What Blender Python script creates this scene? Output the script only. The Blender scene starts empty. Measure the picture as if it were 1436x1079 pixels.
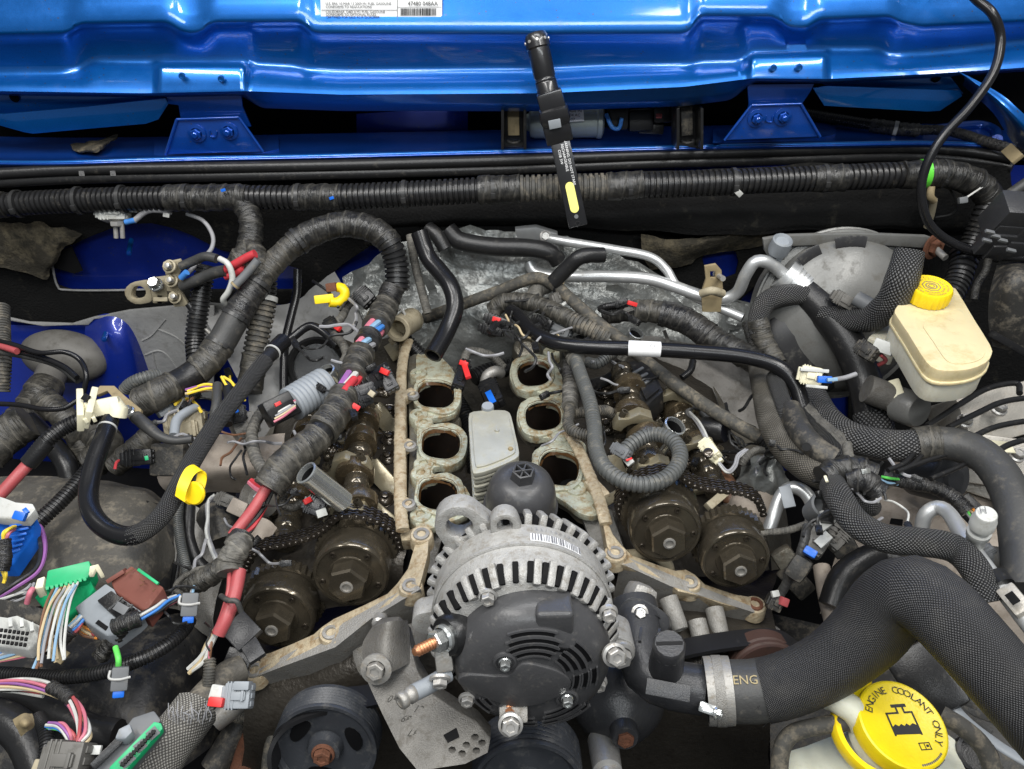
import bpy, bmesh, math, random
from mathutils import Vector, Matrix, noise
random.seed(7)
SC = bpy.context.scene
COL = SC.collection
# ------------------------------------------------------------------ camera
W, H, F = 1436.0, 1079.0, 1079.0          # photo size and focal length in its pixels
PITCH = math.radians(36)
CAM = Vector((0, 0, 1.65))
FWD = Vector((0, math.cos(PITCH), -math.sin(PITCH)))
RT = Vector((1, 0, 0))
UPV = Vector((0, math.sin(PITCH), math.cos(PITCH)))
cd = bpy.data.cameras.new('camera')
cd.sensor_width = 36; cd.lens = 36 * F / W; cd.clip_start = 0.02; cd.clip_end = 60
cam = bpy.data.objects.new('camera', cd); COL.objects.link(cam)
cam.location = CAM; cam.rotation_euler = (math.pi / 2 - PITCH, 0, 0)
SC.camera = cam
# ------------------------------------------------------------------ light: garage lamps overhead
wd = bpy.data.worlds.new('World'); SC.world = wd; wd.use_nodes = True
bg = wd.node_tree.nodes['Background']
bg.inputs[0].default_value = (.85, .92, 1, 1); bg.inputs[1].default_value = .17
def area(name, loc, target, sx, sy, power, col=(1, 1, 1)):
    l = bpy.data.lights.new(name, 'AREA'); l.shape = 'RECTANGLE'; l.size = sx; l.size_y = sy
    l.energy = power; l.color = col
    o = bpy.data.objects.new(name, l); COL.objects.link(o); o.location = loc
    o.rotation_euler = (Vector(target) - Vector(loc)).to_track_quat('-Z', 'Y').to_euler()
    return o
area('ceiling_lamp', (-.75, .15, 2.7), (-.1, .75, 1.0), 1.3, .16, 27, (1, .98, .95))
area('ceiling_lamp', (.85, .25, 2.7), (.1, .75, 1.0), 1.3, .16, 24, (1, .98, .95))
area('ceiling_lamp', (.1, -.75, 2.5), (0, .8, 1.1), 1.8, .18, 17, (.94, .98, 1))
area('ceiling_lamp', (0, .62, 2.6), (0, .72, 1.0), .9, .14, 11, (1, 1, 1))
SC.view_settings.view_transform = 'Standard'; SC.view_settings.look = 'None'
SC.view_settings.exposure = 0.0; SC.view_settings.gamma = 1
SC.cycles.max_bounces = 6; SC.cycles.use_denoising = True
# ------------------------------------------------------------------ pixel -> place
def ray(px, py): return FWD + RT * ((px - 718) / F) - UPV * ((py - 539.5) / F)
def Z(px, py, z):
    r = ray(px, py); return CAM + r * ((z - CAM.z) / r.z)
def Y(px, py, y):
    r = ray(px, py); return CAM + r * (y / r.y)
def D(px, py, d): return CAM + ray(px, py) * d
def V(p): return p if isinstance(p, Vector) else Z(*p)
def S(v): return (V(v) - CAM).dot(FWD) / F        # metres per photo pixel there
def tocam(v): return (CAM - V(v)).normalized()
ZUP = Vector((0, 0, 1)); FRONT = Vector((0, -1, 0))
# ------------------------------------------------------------------ objects
LOC = {}
def setp(o, label=None, cat=None, group=None, kind=None):
    if label: o['label'] = label
    if cat: o['category'] = cat
    if group: o['group'] = group
    if kind: o['kind'] = kind
    return o
def thing(name, label, cat, pos, group=None, kind=None):
    o = bpy.data.objects.new(name, None); COL.objects.link(o)
    o.empty_display_size = .02; o.location = V(pos); LOC[o.name] = V(pos).copy()
    return setp(o, label, cat, group, kind)
def mk(name, bm, mat, parent=None, label=None, cat=None, group=None, kind=None, smooth=38):
    me = bpy.data.meshes.new(name)
    if parent is not None: L = LOC[parent.name]
    else:
        vs = [v.co for v in bm.verts]; n = max(1, len(vs))
        L = Vector((sum(v.x for v in vs) / n, sum(v.y for v in vs) / n, min(v.z for v in vs)))
    bmesh.ops.translate(bm, verts=bm.verts, vec=-L)
    bm.to_mesh(me); bm.free()
    me.materials.append(mat if not isinstance(mat, str) else MAT[mat])
    if smooth:
        me.shade_smooth(); me.set_sharp_from_angle(angle=math.radians(smooth))
    o = bpy.data.objects.new(name, me); COL.objects.link(o)
    if parent is not None: o.parent = parent
    else: o.location = L
    LOC[o.name] = L.copy()
    return setp(o, label, cat, group, kind)
def merge(a, b):
    me = bpy.data.meshes.new('tmp'); b.to_mesh(me); b.free(); a.from_mesh(me); bpy.data.meshes.remove(me); return a
def frame(x, up):
    x = x.normalized(); z = (up - x * up.dot(x))
    if z.length < 1e-5: z = Vector((0, .3, 1)) - x * Vector((0, .3, 1)).dot(x)
    z.normalize(); return x, z.cross(x), z
def boxm(c, ax, ay, az, bev=.0, seg=2, taper=1.0):
    """ax, ay, az: half-extent vectors; taper scales the +az face"""
    bm = bmesh.new(); vs = []
    for k in (-1, 1):
        f = taper if k > 0 else 1
        for i, j in ((-1, -1), (1, -1), (1, 1), (-1, 1)):
            vs.append(bm.verts.new(c + ax * i * f + ay * j * f + az * k))
    for f in ((3, 2, 1, 0), (4, 5, 6, 7), (0, 1, 5, 4), (1, 2, 6, 5), (2, 3, 7, 6), (3, 0, 4, 7)):
        bm.faces.new([vs[i] for i in f])
    bmesh.ops.recalc_face_normals(bm, faces=bm.faces)
    if bev: bmesh.ops.bevel(bm, geom=bm.edges[:], offset=bev, segments=seg, profile=.6, affect='EDGES', clamp_overlap=True)
    return bm
def barm(A, B, w, t, up=None, bev=None, off=0.0, taper=1.0):
    """box along A-B; w, t in photo pixels; off shifts it along up (pixels)"""
    A, B = V(A), V(B); c = (A + B) / 2; s = S(c)
    x, y, z = frame(B - A, up or tocam(c))
    w *= s; t *= s; b = (min(w, t) * .18 if bev is None else bev * s)
    return boxm(c + z * off * s, x * ((B - A).length / 2), y * (w / 2), z * (t / 2), b, 2, taper)
def bar(name, A, B, w, t, mat, parent=None, up=None, bev=None, off=0.0, taper=1.0, **k):
    bm = barm(A, B, w, t, up, bev, off, taper)
    if name in PLUGS:                                  # moulded latch, collar ribs and a cable neck on every plug
        A, B = V(A), V(B); c = (A + B) / 2; s = S(c); x, y, z = frame(B - A, up or tocam(c)); L = (B - A).length / 2; w *= s / 2; t *= s / 2
        merge(bm, boxm(c + z * t * 1.05 + x * L * .15, x * L * .55, y * w * .34, z * t * .22, t * .06))
        merge(bm, boxm(c + z * t * 1.22 + x * L * .50, x * L * .10, y * w * .42, z * t * .20, t * .05))
        for f in (-.25, -.5, -.75): merge(bm, boxm(c + x * L * f, x * L * .055, y * w * 1.09, z * t * 1.09, t * .05))
        merge(bm, boxm(c - x * L * 1.12, x * L * .16, y * w * .72, z * t * .72, t * .12))
        for f in (-.62, 0, .62): merge(bm, boxm(c + x * L * 1.02 + y * w * f, x * L * .06, y * w * .2, z * t * .55, t * .05))
    return mk(name, bm, mat, parent, **k)
PLUGS = {'plug', 'shell', 'body', 'small_plug', 'sensor_plug', 'side_plug', 'connector_body'}
def lathem(pos, axis, prof, n=32, up=None, squash=None):
    """prof: list of (radius, height along axis) in metres"""
    pos = V(pos); z = axis.normalized(); t = up or Vector((.13, .2, 1))
    if abs(z.dot(t.normalized())) > .98: t = Vector((1, 0, .1))
    x = (t - z * t.dot(z)).normalized(); y = z.cross(x)
    bm = bmesh.new(); rings = []
    uvl = bm.loops.layers.uv.new('UVMap')
    for r, h in prof:
        if r < 1e-6: rings.append([bm.verts.new(pos + z * h)])
        else: rings.append([bm.verts.new(pos + z * h + (x * math.cos(2 * math.pi * i / n) + y * math.sin(2 * math.pi * i / n)) * r) for i in range(n)])
    for a, b in zip(rings, rings[1:]):
        for i in range(n):
            j = (i + 1) % n
            if len(a) == 1 and len(b) == 1: continue
            if len(a) == 1: f = bm.faces.new((a[0], b[i], b[j]))
            elif len(b) == 1: f = bm.faces.new((a[i], a[j], b[0]))
            else: f = bm.faces.new((a[i], a[j], b[j], b[i]))
    bmesh.ops.recalc_face_normals(bm, faces=bm.faces)
    return bm
def lathe(name, pos, axis, prof, mat, parent=None, n=32, up=None, **k):
    return mk(name, lathem(pos, axis, prof, n, up), mat, parent, **k)
def hexm(pos, axis, r, h, n=6, flange=1.35, dimple=True):
    """bolt head: flange washer, hexagon, shallow dimple"""
    pos = V(pos)
    bm = lathem(pos, axis, [(0, -h * .1), (r * flange, -h * .1), (r * flange, h * .22), (r * 1.05, h * .34)], 20)
    b2 = lathem(pos, axis, [(r, h * .2), (r, h * .92), (r * .88, h), (r * .55, h), (r * .5, h * (.86 if dimple else 1)), (0, h * (.86 if dimple else 1))], n)
    return merge(bm, b2)
def bolt(pos, axis, rpx, hpx=None, mat='steel', parent=None, name='bolt', flange=1.35, n=6, **k):
    s = S(pos); return mk(name, hexm(pos, axis, rpx * s, (hpx or rpx * 1.1) * s, n, flange), mat, parent, smooth=30, **k)
def platem(poly, ext, holes=(), bev=0.0):
    """poly: 3D outline, roughly planar; extruded by ext (Vector); holes: list of outlines"""
    bm = bmesh.new(); es = []
    for loop in [poly] + list(holes):
        vs = [bm.verts.new(V(p)) for p in loop]
        es += [bm.edges.new((vs[i], vs[(i + 1) % len(vs)])) for i in range(len(vs))]
    bmesh.ops.triangle_fill(bm, use_beauty=True, use_dissolve=False, edges=es)
    r = bmesh.ops.extrude_face_region(bm, geom=bm.faces[:])
    bmesh.ops.translate(bm, verts=[g for g in r['geom'] if isinstance(g, bmesh.types.BMVert)], vec=ext)
    bmesh.ops.recalc_face_normals(bm, faces=bm.faces)
    if bev:
        bm.normal_update()
        ed = [e for e in bm.edges if len(e.link_faces) == 2 and e.calc_face_angle(0) > .7]
        bmesh.ops.bevel(bm, geom=ed, offset=bev, segments=2, profile=.6, affect='EDGES', clamp_overlap=True)
    return bm
def smoothloop(pts, k=3):
    """closed Catmull-Rom through points"""
    pts = [V(p) for p in pts]; n = len(pts); out = []
    for i in range(n):
        p0, p1, p2, p3 = pts[i - 1], pts[i], pts[(i + 1) % n], pts[(i + 2) % n]
        for j in range(k):
            t = j / k; out.append(.5 * (2 * p1 + (p2 - p0) * t + (2 * p0 - 5 * p1 + 4 * p2 - p3) * t * t + (3 * p1 - p0 - 3 * p2 + p3) * t ** 3))
    return out
def plate(name, poly, ext, mat, parent=None, holes=(), bev=0.0, sm=0, **k):
    if sm: poly = smoothloop(poly, sm); holes = [smoothloop(h, sm) for h in holes]
    return mk(name, platem(poly, ext, holes, bev), mat, parent, **k)
# ------------------------------------------------------------------ tubes
def curve(pts, ds):
    pts = [V(p) for p in pts]
    if len(pts) == 2: pts = [pts[0], (pts[0] + pts[1]) / 2, pts[1]]
    P = [pts[0] * 2 - pts[1]] + pts + [pts[-1] * 2 - pts[-2]]; out = []
    for i in range(1, len(P) - 2):
        p0, p1, p2, p3 = P[i - 1:i + 3]
        for j in range(24):
            t = j / 24; out.append(.5 * (2 * p1 + (p2 - p0) * t + (2 * p0 - 5 * p1 + 4 * p2 - p3) * t * t + (3 * p1 - p0 - 3 * p2 + p3) * t ** 3))
    out.append(P[-2]); L = [0]
    for a, b in zip(out, out[1:]): L.append(L[-1] + (b - a).length)
    return out, L
def at(out, L, s):
    s = min(max(s, 0), L[-1]); lo, hi = 0, len(L) - 1
    while hi - lo > 1:
        m = (lo + hi) // 2
        if L[m] <= s: lo = m
        else: hi = m
    t = (s - L[lo]) / max(1e-9, L[hi] - L[lo]); return out[lo].lerp(out[hi], t)
def tubem(pts, r, style='smooth', n=14, t0=0.0, t1=1.0, pitch=None, hollow=0, seed=0, amp=1.0, cap=True, flat=None, rad=None):
    """tube along a smooth path; r in metres. style smooth|corr|tape|braid. flat=(a, vec): squash across vec"""
    out, L = curve(pts, .01); s0, s1 = L[-1] * t0, L[-1] * t1
    st = []                                            # (s, radius factor)
    if style in ('corr', 'ribs'):
        gv = .84 if style == 'corr' else .955
        p = pitch or r * .42; k = max(1, int((s1 - s0) / p)); p = (s1 - s0) / k
        for i in range(k):
            for f, q in ((0, gv), (.24, gv), (.36, 1), (.86, 1)): st.append((s0 + (i + f) * p, q))
        st.append((s1, gv))
    else:
        ds = {'smooth': r * .55, 'tape': r * .16, 'braid': r * .4}[style]
        ds = max(ds, (s1 - s0) / 400); k = max(2, int((s1 - s0) / ds))
        for i in range(k + 1): st.append((s0 + (s1 - s0) * i / k, 1))
    bm = bmesh.new(); uvl = bm.loops.layers.uv.new('UVMap'); rings = []; x = None; info = []
    for s, q in st:
        if rad:
            tt = s / L[-1] * (len(rad) - 1); kk = min(int(tt), len(rad) - 2); q = q * (rad[kk] + (rad[kk + 1] - rad[kk]) * (tt - kk))
        p = at(out, L, s); d = (at(out, L, s + r * .4) - at(out, L, s - r * .4)).normalized()
        if x is None:
            x = Vector((.3, .2, 1)); x = (x - d * x.dot(d)).normalized()
        else:
            x = (x - d * x.dot(d)).normalized()
        y = d.cross(x); ring = []
        for i in range(n):
            a = 2 * math.pi * i / n; rr = r * q; v = x * math.cos(a) + y * math.sin(a)
            if style == 'tape':
                h = (s / (r * 1.1) + a / (2 * math.pi)) % 1.0
                rr *= 1 + amp * (.09 * (h - .5) + .09 * noise.noise(Vector((seed * 7.1 + s / r * .45, math.cos(a) * .9, math.sin(a) * .9)))
                    + .07 * (.4 - abs(noise.noise(Vector((seed + s / r * 1.5 + a * .5, math.cos(a) * 1.9 + 5, math.sin(a) * 1.9)))))
                    + .02 * noise.noise(Vector((seed + s / r * 4 + a, math.cos(a) * 4 + 5, math.sin(a) * 4))))
            elif style == 'braid':
                rr *= 1 + amp * .05 * noise.noise(Vector((seed * 3.3 + s / r * .4, math.cos(a) * 1.1, math.sin(a) * 1.1)))
            elif style == 'smooth':
                rr *= 1 + amp * .015 * noise.noise(Vector((seed + s / r * .3, math.cos(a), math.sin(a))))
            w = v * rr
            if flat: w = w - flat[1] * (w.dot(flat[1]) * (1 - flat[0]))
            ring.append(bm.verts.new(p + w))
        rings.append(ring); info.append((s, d, p))
    cir = 2 * math.pi * r
    for k in range(len(rings) - 1):
        a, b = rings[k], rings[k + 1]; va, vb = info[k][0] / cir, info[k + 1][0] / cir
        for i in range(n):
            j = (i + 1) % n; f = bm.faces.new((a[i], a[j], b[j], b[i]))
            for l, uv in zip(f.loops, ((i / n, va), ((i + 1) / n, va), ((i + 1) / n, vb), (i / n, vb))): l[uvl].uv = uv
    for ring, (s, d, p), sg in ((rings[0], info[0], -1), (rings[-1], info[-1], 1)):
        if hollow:
            inner = [bm.verts.new(p + (v.co - p) * hollow) for v in ring]
            deep = [bm.verts.new(p - d * sg * r * 2.2 + (v.co - p) * hollow * .97) for v in ring]
            for i in range(n):
                j = (i + 1) % n; bm.faces.new((ring[i], ring[j], inner[j], inner[i])); bm.faces.new((inner[i], inner[j], deep[j], deep[i]))
            bm.faces.new(deep)
        elif cap: bm.faces.new(ring)
    bmesh.ops.recalc_face_normals(bm, faces=bm.faces)
    return bm
STY = {'corr': 'corr_black', 'tape': 'tape', 'braid': 'braid', 'smooth': 'rubber'}
def rpx(pts, r):
    ps = [V(p) for p in pts]; return r * sum(S(p) for p in ps) / len(ps)
def tube(name, pts, r, style='smooth', mat=None, parent=None, rm=None, n=14, t0=0, t1=1, pitch=None, hollow=0, seed=None, amp=1.0, flat=None, rad=None, **k):
    """r in photo pixels (at the mean depth of the path)"""
    rr = rm or rpx(pts, r); global _sd; _sd += 1
    if style == 'tape' and n == 14: n = 28
    return mk(name, tubem(pts, rr, style, n, t0, t1, pitch, hollow, _sd if seed is None else seed, amp, True, flat, rad), mat or STY[style], parent, smooth=(50 if style not in ('corr', 'ribs') else 60), **k)
_sd = 0
def multi(T, pts, r, segs):
    """one path, many sleeves: segs = (t0, t1, style, name, radius factor, material)"""
    rr = rpx(pts, r)
    for sg in segs:
        t0, t1, st, nm = sg[:4]; rf = sg[4] if len(sg) > 4 else 1; m = sg[5] if len(sg) > 5 else None
        tube(nm, pts, 0, st, m, T, rm=rr * rf, t0=t0, t1=t1)
def ringband(pts, r, t, wpx, rf=1.12, mat='zip_tie', name='cable_tie', parent=None, head=True):
    """a strap round a tube at path fraction t"""
    out, L = curve(pts, .01); rr = rpx(pts, r); p = at(out, L, L[-1] * t)
    d = (at(out, L, L[-1] * t + rr * .5) - at(out, L, L[-1] * t - rr * .5)).normalized(); w = wpx * S(p) / 2
    bm = lathem(p, d, [(rr * rf * .9, -w), (rr * rf, -w), (rr * rf, w), (rr * rf * .9, w)], 24)
    if head:
        u = tocam(p) + Vector((0, 0, -.4)); u = (u - d * u.dot(d)).normalized()
        merge(bm, boxm(p + u * rr * rf * 1.02, d * w * 1.3, u * w * 1.0, d.cross(u) * w * 1.5, w * .2))
    return mk(name, bm, mat, parent, smooth=30)
def wires(T, pts, spread, cols, r=2.2, name='wire', jitter=1.0):
    """a loose bundle of thin insulated wires following one path"""
    ps = [V(p) for p in pts]; s = S(ps[0])
    for i, c in enumerate(cols):
        a = 2 * math.pi * i / max(1, len(cols)) + .7; q = []
        for k, p in enumerate(ps):
            e = 1.0 if k not in (0, len(ps) - 1) else .75
            q.append(p + (RT * math.cos(a + k * .5) + UPV * math.sin(a + k * .5)) * spread * s * e + Vector((random.uniform(-1, 1), random.uniform(-1, 1), random.uniform(-.6, .6))) * s * jitter * 1.2)
        tube(name, q, r, 'smooth', 'wire_' + c, T, n=7, amp=0)
# ------------------------------------------------------------------ sheets
def sheetm(grid, nu=8, nv=8, rough=0.0, freq=20, thick=None, seed=0):
    """grid: rows of 3D points; smooth patch through them"""
    G = [[V(p) for p in row] for row in grid]
    def cr(ps, t):
        n = len(ps) - 1; i = min(int(t * n), n - 1); f = t * n - i
        g = lambda k: ps[k] if 0 <= k <= n else (ps[0] * 2 - ps[1] if k < 0 else ps[n] * 2 - ps[n - 1])
        p0, p1, p2, p3 = g(i - 1), g(i), g(i + 1), g(i + 2)
        return .5 * (2 * p1 + (p2 - p0) * f + (2 * p0 - 5 * p1 + 4 * p2 - p3) * f * f + (3 * p1 - p0 - 3 * p2 + p3) * f ** 3)
    R, C = len(G), len(G[0]); bm = bmesh.new(); uvl = bm.loops.layers.uv.new('UVMap')
    NU, NV = nu * (C - 1), nv * (R - 1); vs = []
    for b in range(NV + 1):
        row = []
        for a in range(NU + 1):
            p = cr([cr(G[r], a / NU) for r in range(R)], b / NV)
            if rough:
                q = p * freq + Vector((seed, 0, 0))
                p = p + Vector((noise.noise(q), noise.noise(q + Vector((9, 0, 0))), noise.noise(q + Vector((0, 9, 0))))) * rough + noise.noise(q * 3.1) * Vector((0, -.4, .5)) * rough
            row.append(bm.verts.new(p))
        vs.append(row)
    for b in range(NV):
        for a in range(NU):
            f = bm.faces.new((vs[b][a], vs[b][a + 1], vs[b + 1][a + 1], vs[b + 1][a]))
            for l, uv in zip(f.loops, ((a, b), (a + 1, b), (a + 1, b + 1), (a, b + 1))): l[uvl].uv = (uv[0] / NU, uv[1] / NV)
    bm.normal_update()
    if bm.faces and sum(f.normal.dot(tocam(f.calc_center_median())) for f in bm.faces) < 0:
        bmesh.ops.reverse_faces(bm, faces=bm.faces)
    if thick:
        r = bmesh.ops.solidify(bm, geom=bm.faces[:], thickness=thick)
    return bm
def sheet(name, grid, mat, parent=None, nu=8, nv=8, rough=0, freq=20, thick=None, seed=0, **k):
    return mk(name, sheetm(grid, nu, nv, rough, freq, thick, seed), mat, parent, smooth=50, **k)
# ------------------------------------------------------------------ lettering (flat print on real surfaces)
def textm(body, pos, xdir, up, size, lift=.0004):
    """mesh letters standing at pos (start of baseline), reading along xdir, top towards up"""
    cu = bpy.data.curves.new('t', 'FONT'); cu.body = body; cu.size = size; cu.resolution_u = 2; cu.align_x = 'CENTER' if len(body) == 1 else 'LEFT'
    o = bpy.data.objects.new('t', cu); COL.objects.link(o)
    dg = bpy.context.evaluated_depsgraph_get(); me = bpy.data.meshes.new_from_object(o.evaluated_get(dg))
    bpy.data.objects.remove(o); bpy.data.curves.remove(cu)
    bm = bmesh.new(); bm.from_mesh(me); bpy.data.meshes.remove(me)
    x = xdir.normalized(); y = (up - x * up.dot(x)).normalized(); z = x.cross(y)
    m = Matrix((x, y, z)).transposed()
    for v in bm.verts: v.co = V(pos) + m @ v.co + z * lift
    return bm
def text(body, pos, xdir, up, size, mat, parent, name='lettering'):
    return mk(name, textm(body, pos, xdir, up, size), mat, parent, smooth=0)
# ------------------------------------------------------------------ materials
MAT = {}
def nt(name):
    m = bpy.data.materials.new(name); m.use_nodes = True; t = m.node_tree
    MAT[name] = m; return m, t, t.nodes['Principled BSDF'], t.nodes, t.links
def M(name, col, rough=.5, metal=0.0, dirt=0.0, dcol=(.20, .17, .13), sc=45, bump=0.0, bsc=400, coat=0.0, var=.22, spec=.38, drough=.85, sss=0.0, uv=None):
    """grimy surface: base colour with slow variation, dust or oil in patches, fine bump"""
    m, t, P, N, L = nt(name)
    tc = N.new('ShaderNodeTexCoord'); geo = N.new('ShaderNodeNewGeometry')
    n1 = N.new('ShaderNodeTexNoise'); n1.inputs['Scale'].default_value = sc; n1.inputs['Detail'].default_value = 8; n1.inputs['Roughness'].default_value = .65
    L.new(geo.outputs['Position'], n1.inputs['Vector'])
    mx = N.new('ShaderNodeMix'); mx.data_type = 'RGBA'
    mx.inputs['A'].default_value = (*[c * (1 - var) for c in col], 1); mx.inputs['B'].default_value = (*[min(1, c * (1 + var)) for c in col], 1)
    L.new(n1.outputs['Fac'], mx.inputs['Factor'])
    out = mx.outputs['Result']
    if dirt:
        n2 = N.new('ShaderNodeTexNoise'); n2.inputs['Scale'].default_value = sc * 1.7; n2.inputs['Detail'].default_value = 9; n2.inputs['Roughness'].default_value = .72
        L.new(geo.outputs['Position'], n2.inputs['Vector'])
        rp = N.new('ShaderNodeMapRange'); rp.inputs[1].default_value = .66 - .30 * dirt; rp.inputs[2].default_value = .80 - .30 * dirt; rp.inputs[4].default_value = min(.92, .35 + dirt * .6)
        L.new(n2.outputs['Fac'], rp.inputs[0])
        m2 = N.new('ShaderNodeMix'); m2.data_type = 'RGBA'; m2.inputs['B'].default_value = (*dcol, 1)
        L.new(out, m2.inputs['A']); L.new(rp.outputs[0], m2.inputs['Factor']); out = m2.outputs['Result']
        mr = N.new('ShaderNodeMix'); mr.inputs[2].default_value = rough; mr.inputs[3].default_value = drough
        L.new(rp.outputs[0], mr.inputs[0]); L.new(mr.outputs[0], P.inputs['Roughness'])
        if metal:
            mm = N.new('ShaderNodeMix'); mm.inputs[2].default_value = metal; mm.inputs[3].default_value = metal * .15
            L.new(rp.outputs[0], mm.inputs[0]); L.new(mm.outputs[0], P.inputs['Metallic'])
    else:
        rr = N.new('ShaderNodeMapRange'); rr.inputs[3].default_value = max(.04, rough - .1); rr.inputs[4].default_value = min(1, rough + .1)
        L.new(n1.outputs['Fac'], rr.inputs[0]); L.new(rr.outputs[0], P.inputs['Roughness'])
        P.inputs['Metallic'].default_value = metal
    L.new(out, P.inputs['Base Color'])
    P.inputs['Specular IOR Level'].default_value = spec
    if coat: P.inputs['Coat Weight'].default_value = coat; P.inputs['Coat Roughness'].default_value = .08
    if sss:
        P.inputs['Subsurface Weight'].default_value = sss; P.inputs['Subsurface Radius'].default_value = (.01, .008, .005); P.inputs['Subsurface Scale'].default_value = .6
    if bump:
        n3 = N.new('ShaderNodeTexNoise'); n3.inputs['Scale'].default_value = bsc; n3.inputs['Detail'].default_value = 5
        L.new(geo.outputs['Position'], n3.inputs['Vector'])
        b = N.new('ShaderNodeBump'); b.inputs['Strength'].default_value = bump; b.inputs['Distance'].default_value = .002
        L.new(n3.outputs['Fac'], b.inputs['Height']); L.new(b.outputs[0], P.inputs['Normal'])
    return m
def mathn(N, L, op, a, b=None):
    n = N.new('ShaderNodeMath'); n.operation = op
    for i, v in enumerate((a, b)):
        if v is None: continue
        if isinstance(v, (int, float)): n.inputs[i].default_value = v
        else: L.new(v, n.inputs[i])
    return n.outputs[0]
def braid(name, lo, hi, strands, aspect=1.0, rough=.5, dust=(.16, .15, .13), dustamt=.25, bs=.6):
    """woven sleeve: crossing strands from the tube's own length and girth"""
    m, t, P, N, L = nt(name)
    uv = N.new('ShaderNodeUVMap'); sp = N.new('ShaderNodeSeparateXYZ'); L.new(uv.outputs[0], sp.inputs[0])
    gp = N.new('ShaderNodeNewGeometry'); nw = N.new('ShaderNodeTexNoise'); nw.inputs['Scale'].default_value = 55; nw.inputs['Detail'].default_value = 3; L.new(gp.outputs['Position'], nw.inputs['Vector'])
    u = mathn(N, L, 'ADD', mathn(N, L, 'MULTIPLY', sp.outputs[0], strands), mathn(N, L, 'MULTIPLY', nw.outputs['Fac'], 1.6)); v = mathn(N, L, 'MULTIPLY', sp.outputs[1], strands * aspect)
    a = mathn(N, L, 'ADD', u, v); b = mathn(N, L, 'SUBTRACT', u, v)
    sa = mathn(N, L, 'ABSOLUTE', mathn(N, L, 'SINE', mathn(N, L, 'MULTIPLY', a, math.pi)))
    sb = mathn(N, L, 'ABSOLUTE', mathn(N, L, 'SINE', mathn(N, L, 'MULTIPLY', b, math.pi)))
    h = mathn(N, L, 'MULTIPLY', sa, sb)
    geo = N.new('ShaderNodeNewGeometry'); n1 = N.new('ShaderNodeTexNoise'); n1.inputs['Scale'].default_value = 40; n1.inputs['Detail'].default_value = 8
    L.new(geo.outputs['Position'], n1.inputs['Vector'])
    rp = N.new('ShaderNodeMapRange'); rp.inputs[1].default_value = .5; rp.inputs[2].default_value = .75; rp.inputs[4].default_value = dustamt
    L.new(n1.outputs['Fac'], rp.inputs[0])
    mx = N.new('ShaderNodeMix'); mx.data_type = 'RGBA'; mx.inputs['A'].default_value = (*lo, 1); mx.inputs['B'].default_value = (*hi, 1)
    L.new(mathn(N, L, 'POWER', h, 1.4), mx.inputs['Factor'])  # strand tops coloured lighter as painted glints, gaps left dark
    m2 = N.new('ShaderNodeMix'); m2.data_type = 'RGBA'; m2.inputs['B'].default_value = (*dust, 1)
    L.new(mx.outputs['Result'], m2.inputs['A']); L.new(rp.outputs[0], m2.inputs['Factor']); L.new(m2.outputs['Result'], P.inputs['Base Color'])
    P.inputs['Roughness'].default_value = rough; P.inputs['Specular IOR Level'].default_value = .28
    bp = N.new('ShaderNodeBump'); bp.inputs['Strength'].default_value = bs; bp.inputs['Distance'].default_value = .0015
    L.new(h, bp.inputs['Height']); L.new(bp.outputs[0], P.inputs['Normal'])
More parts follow.
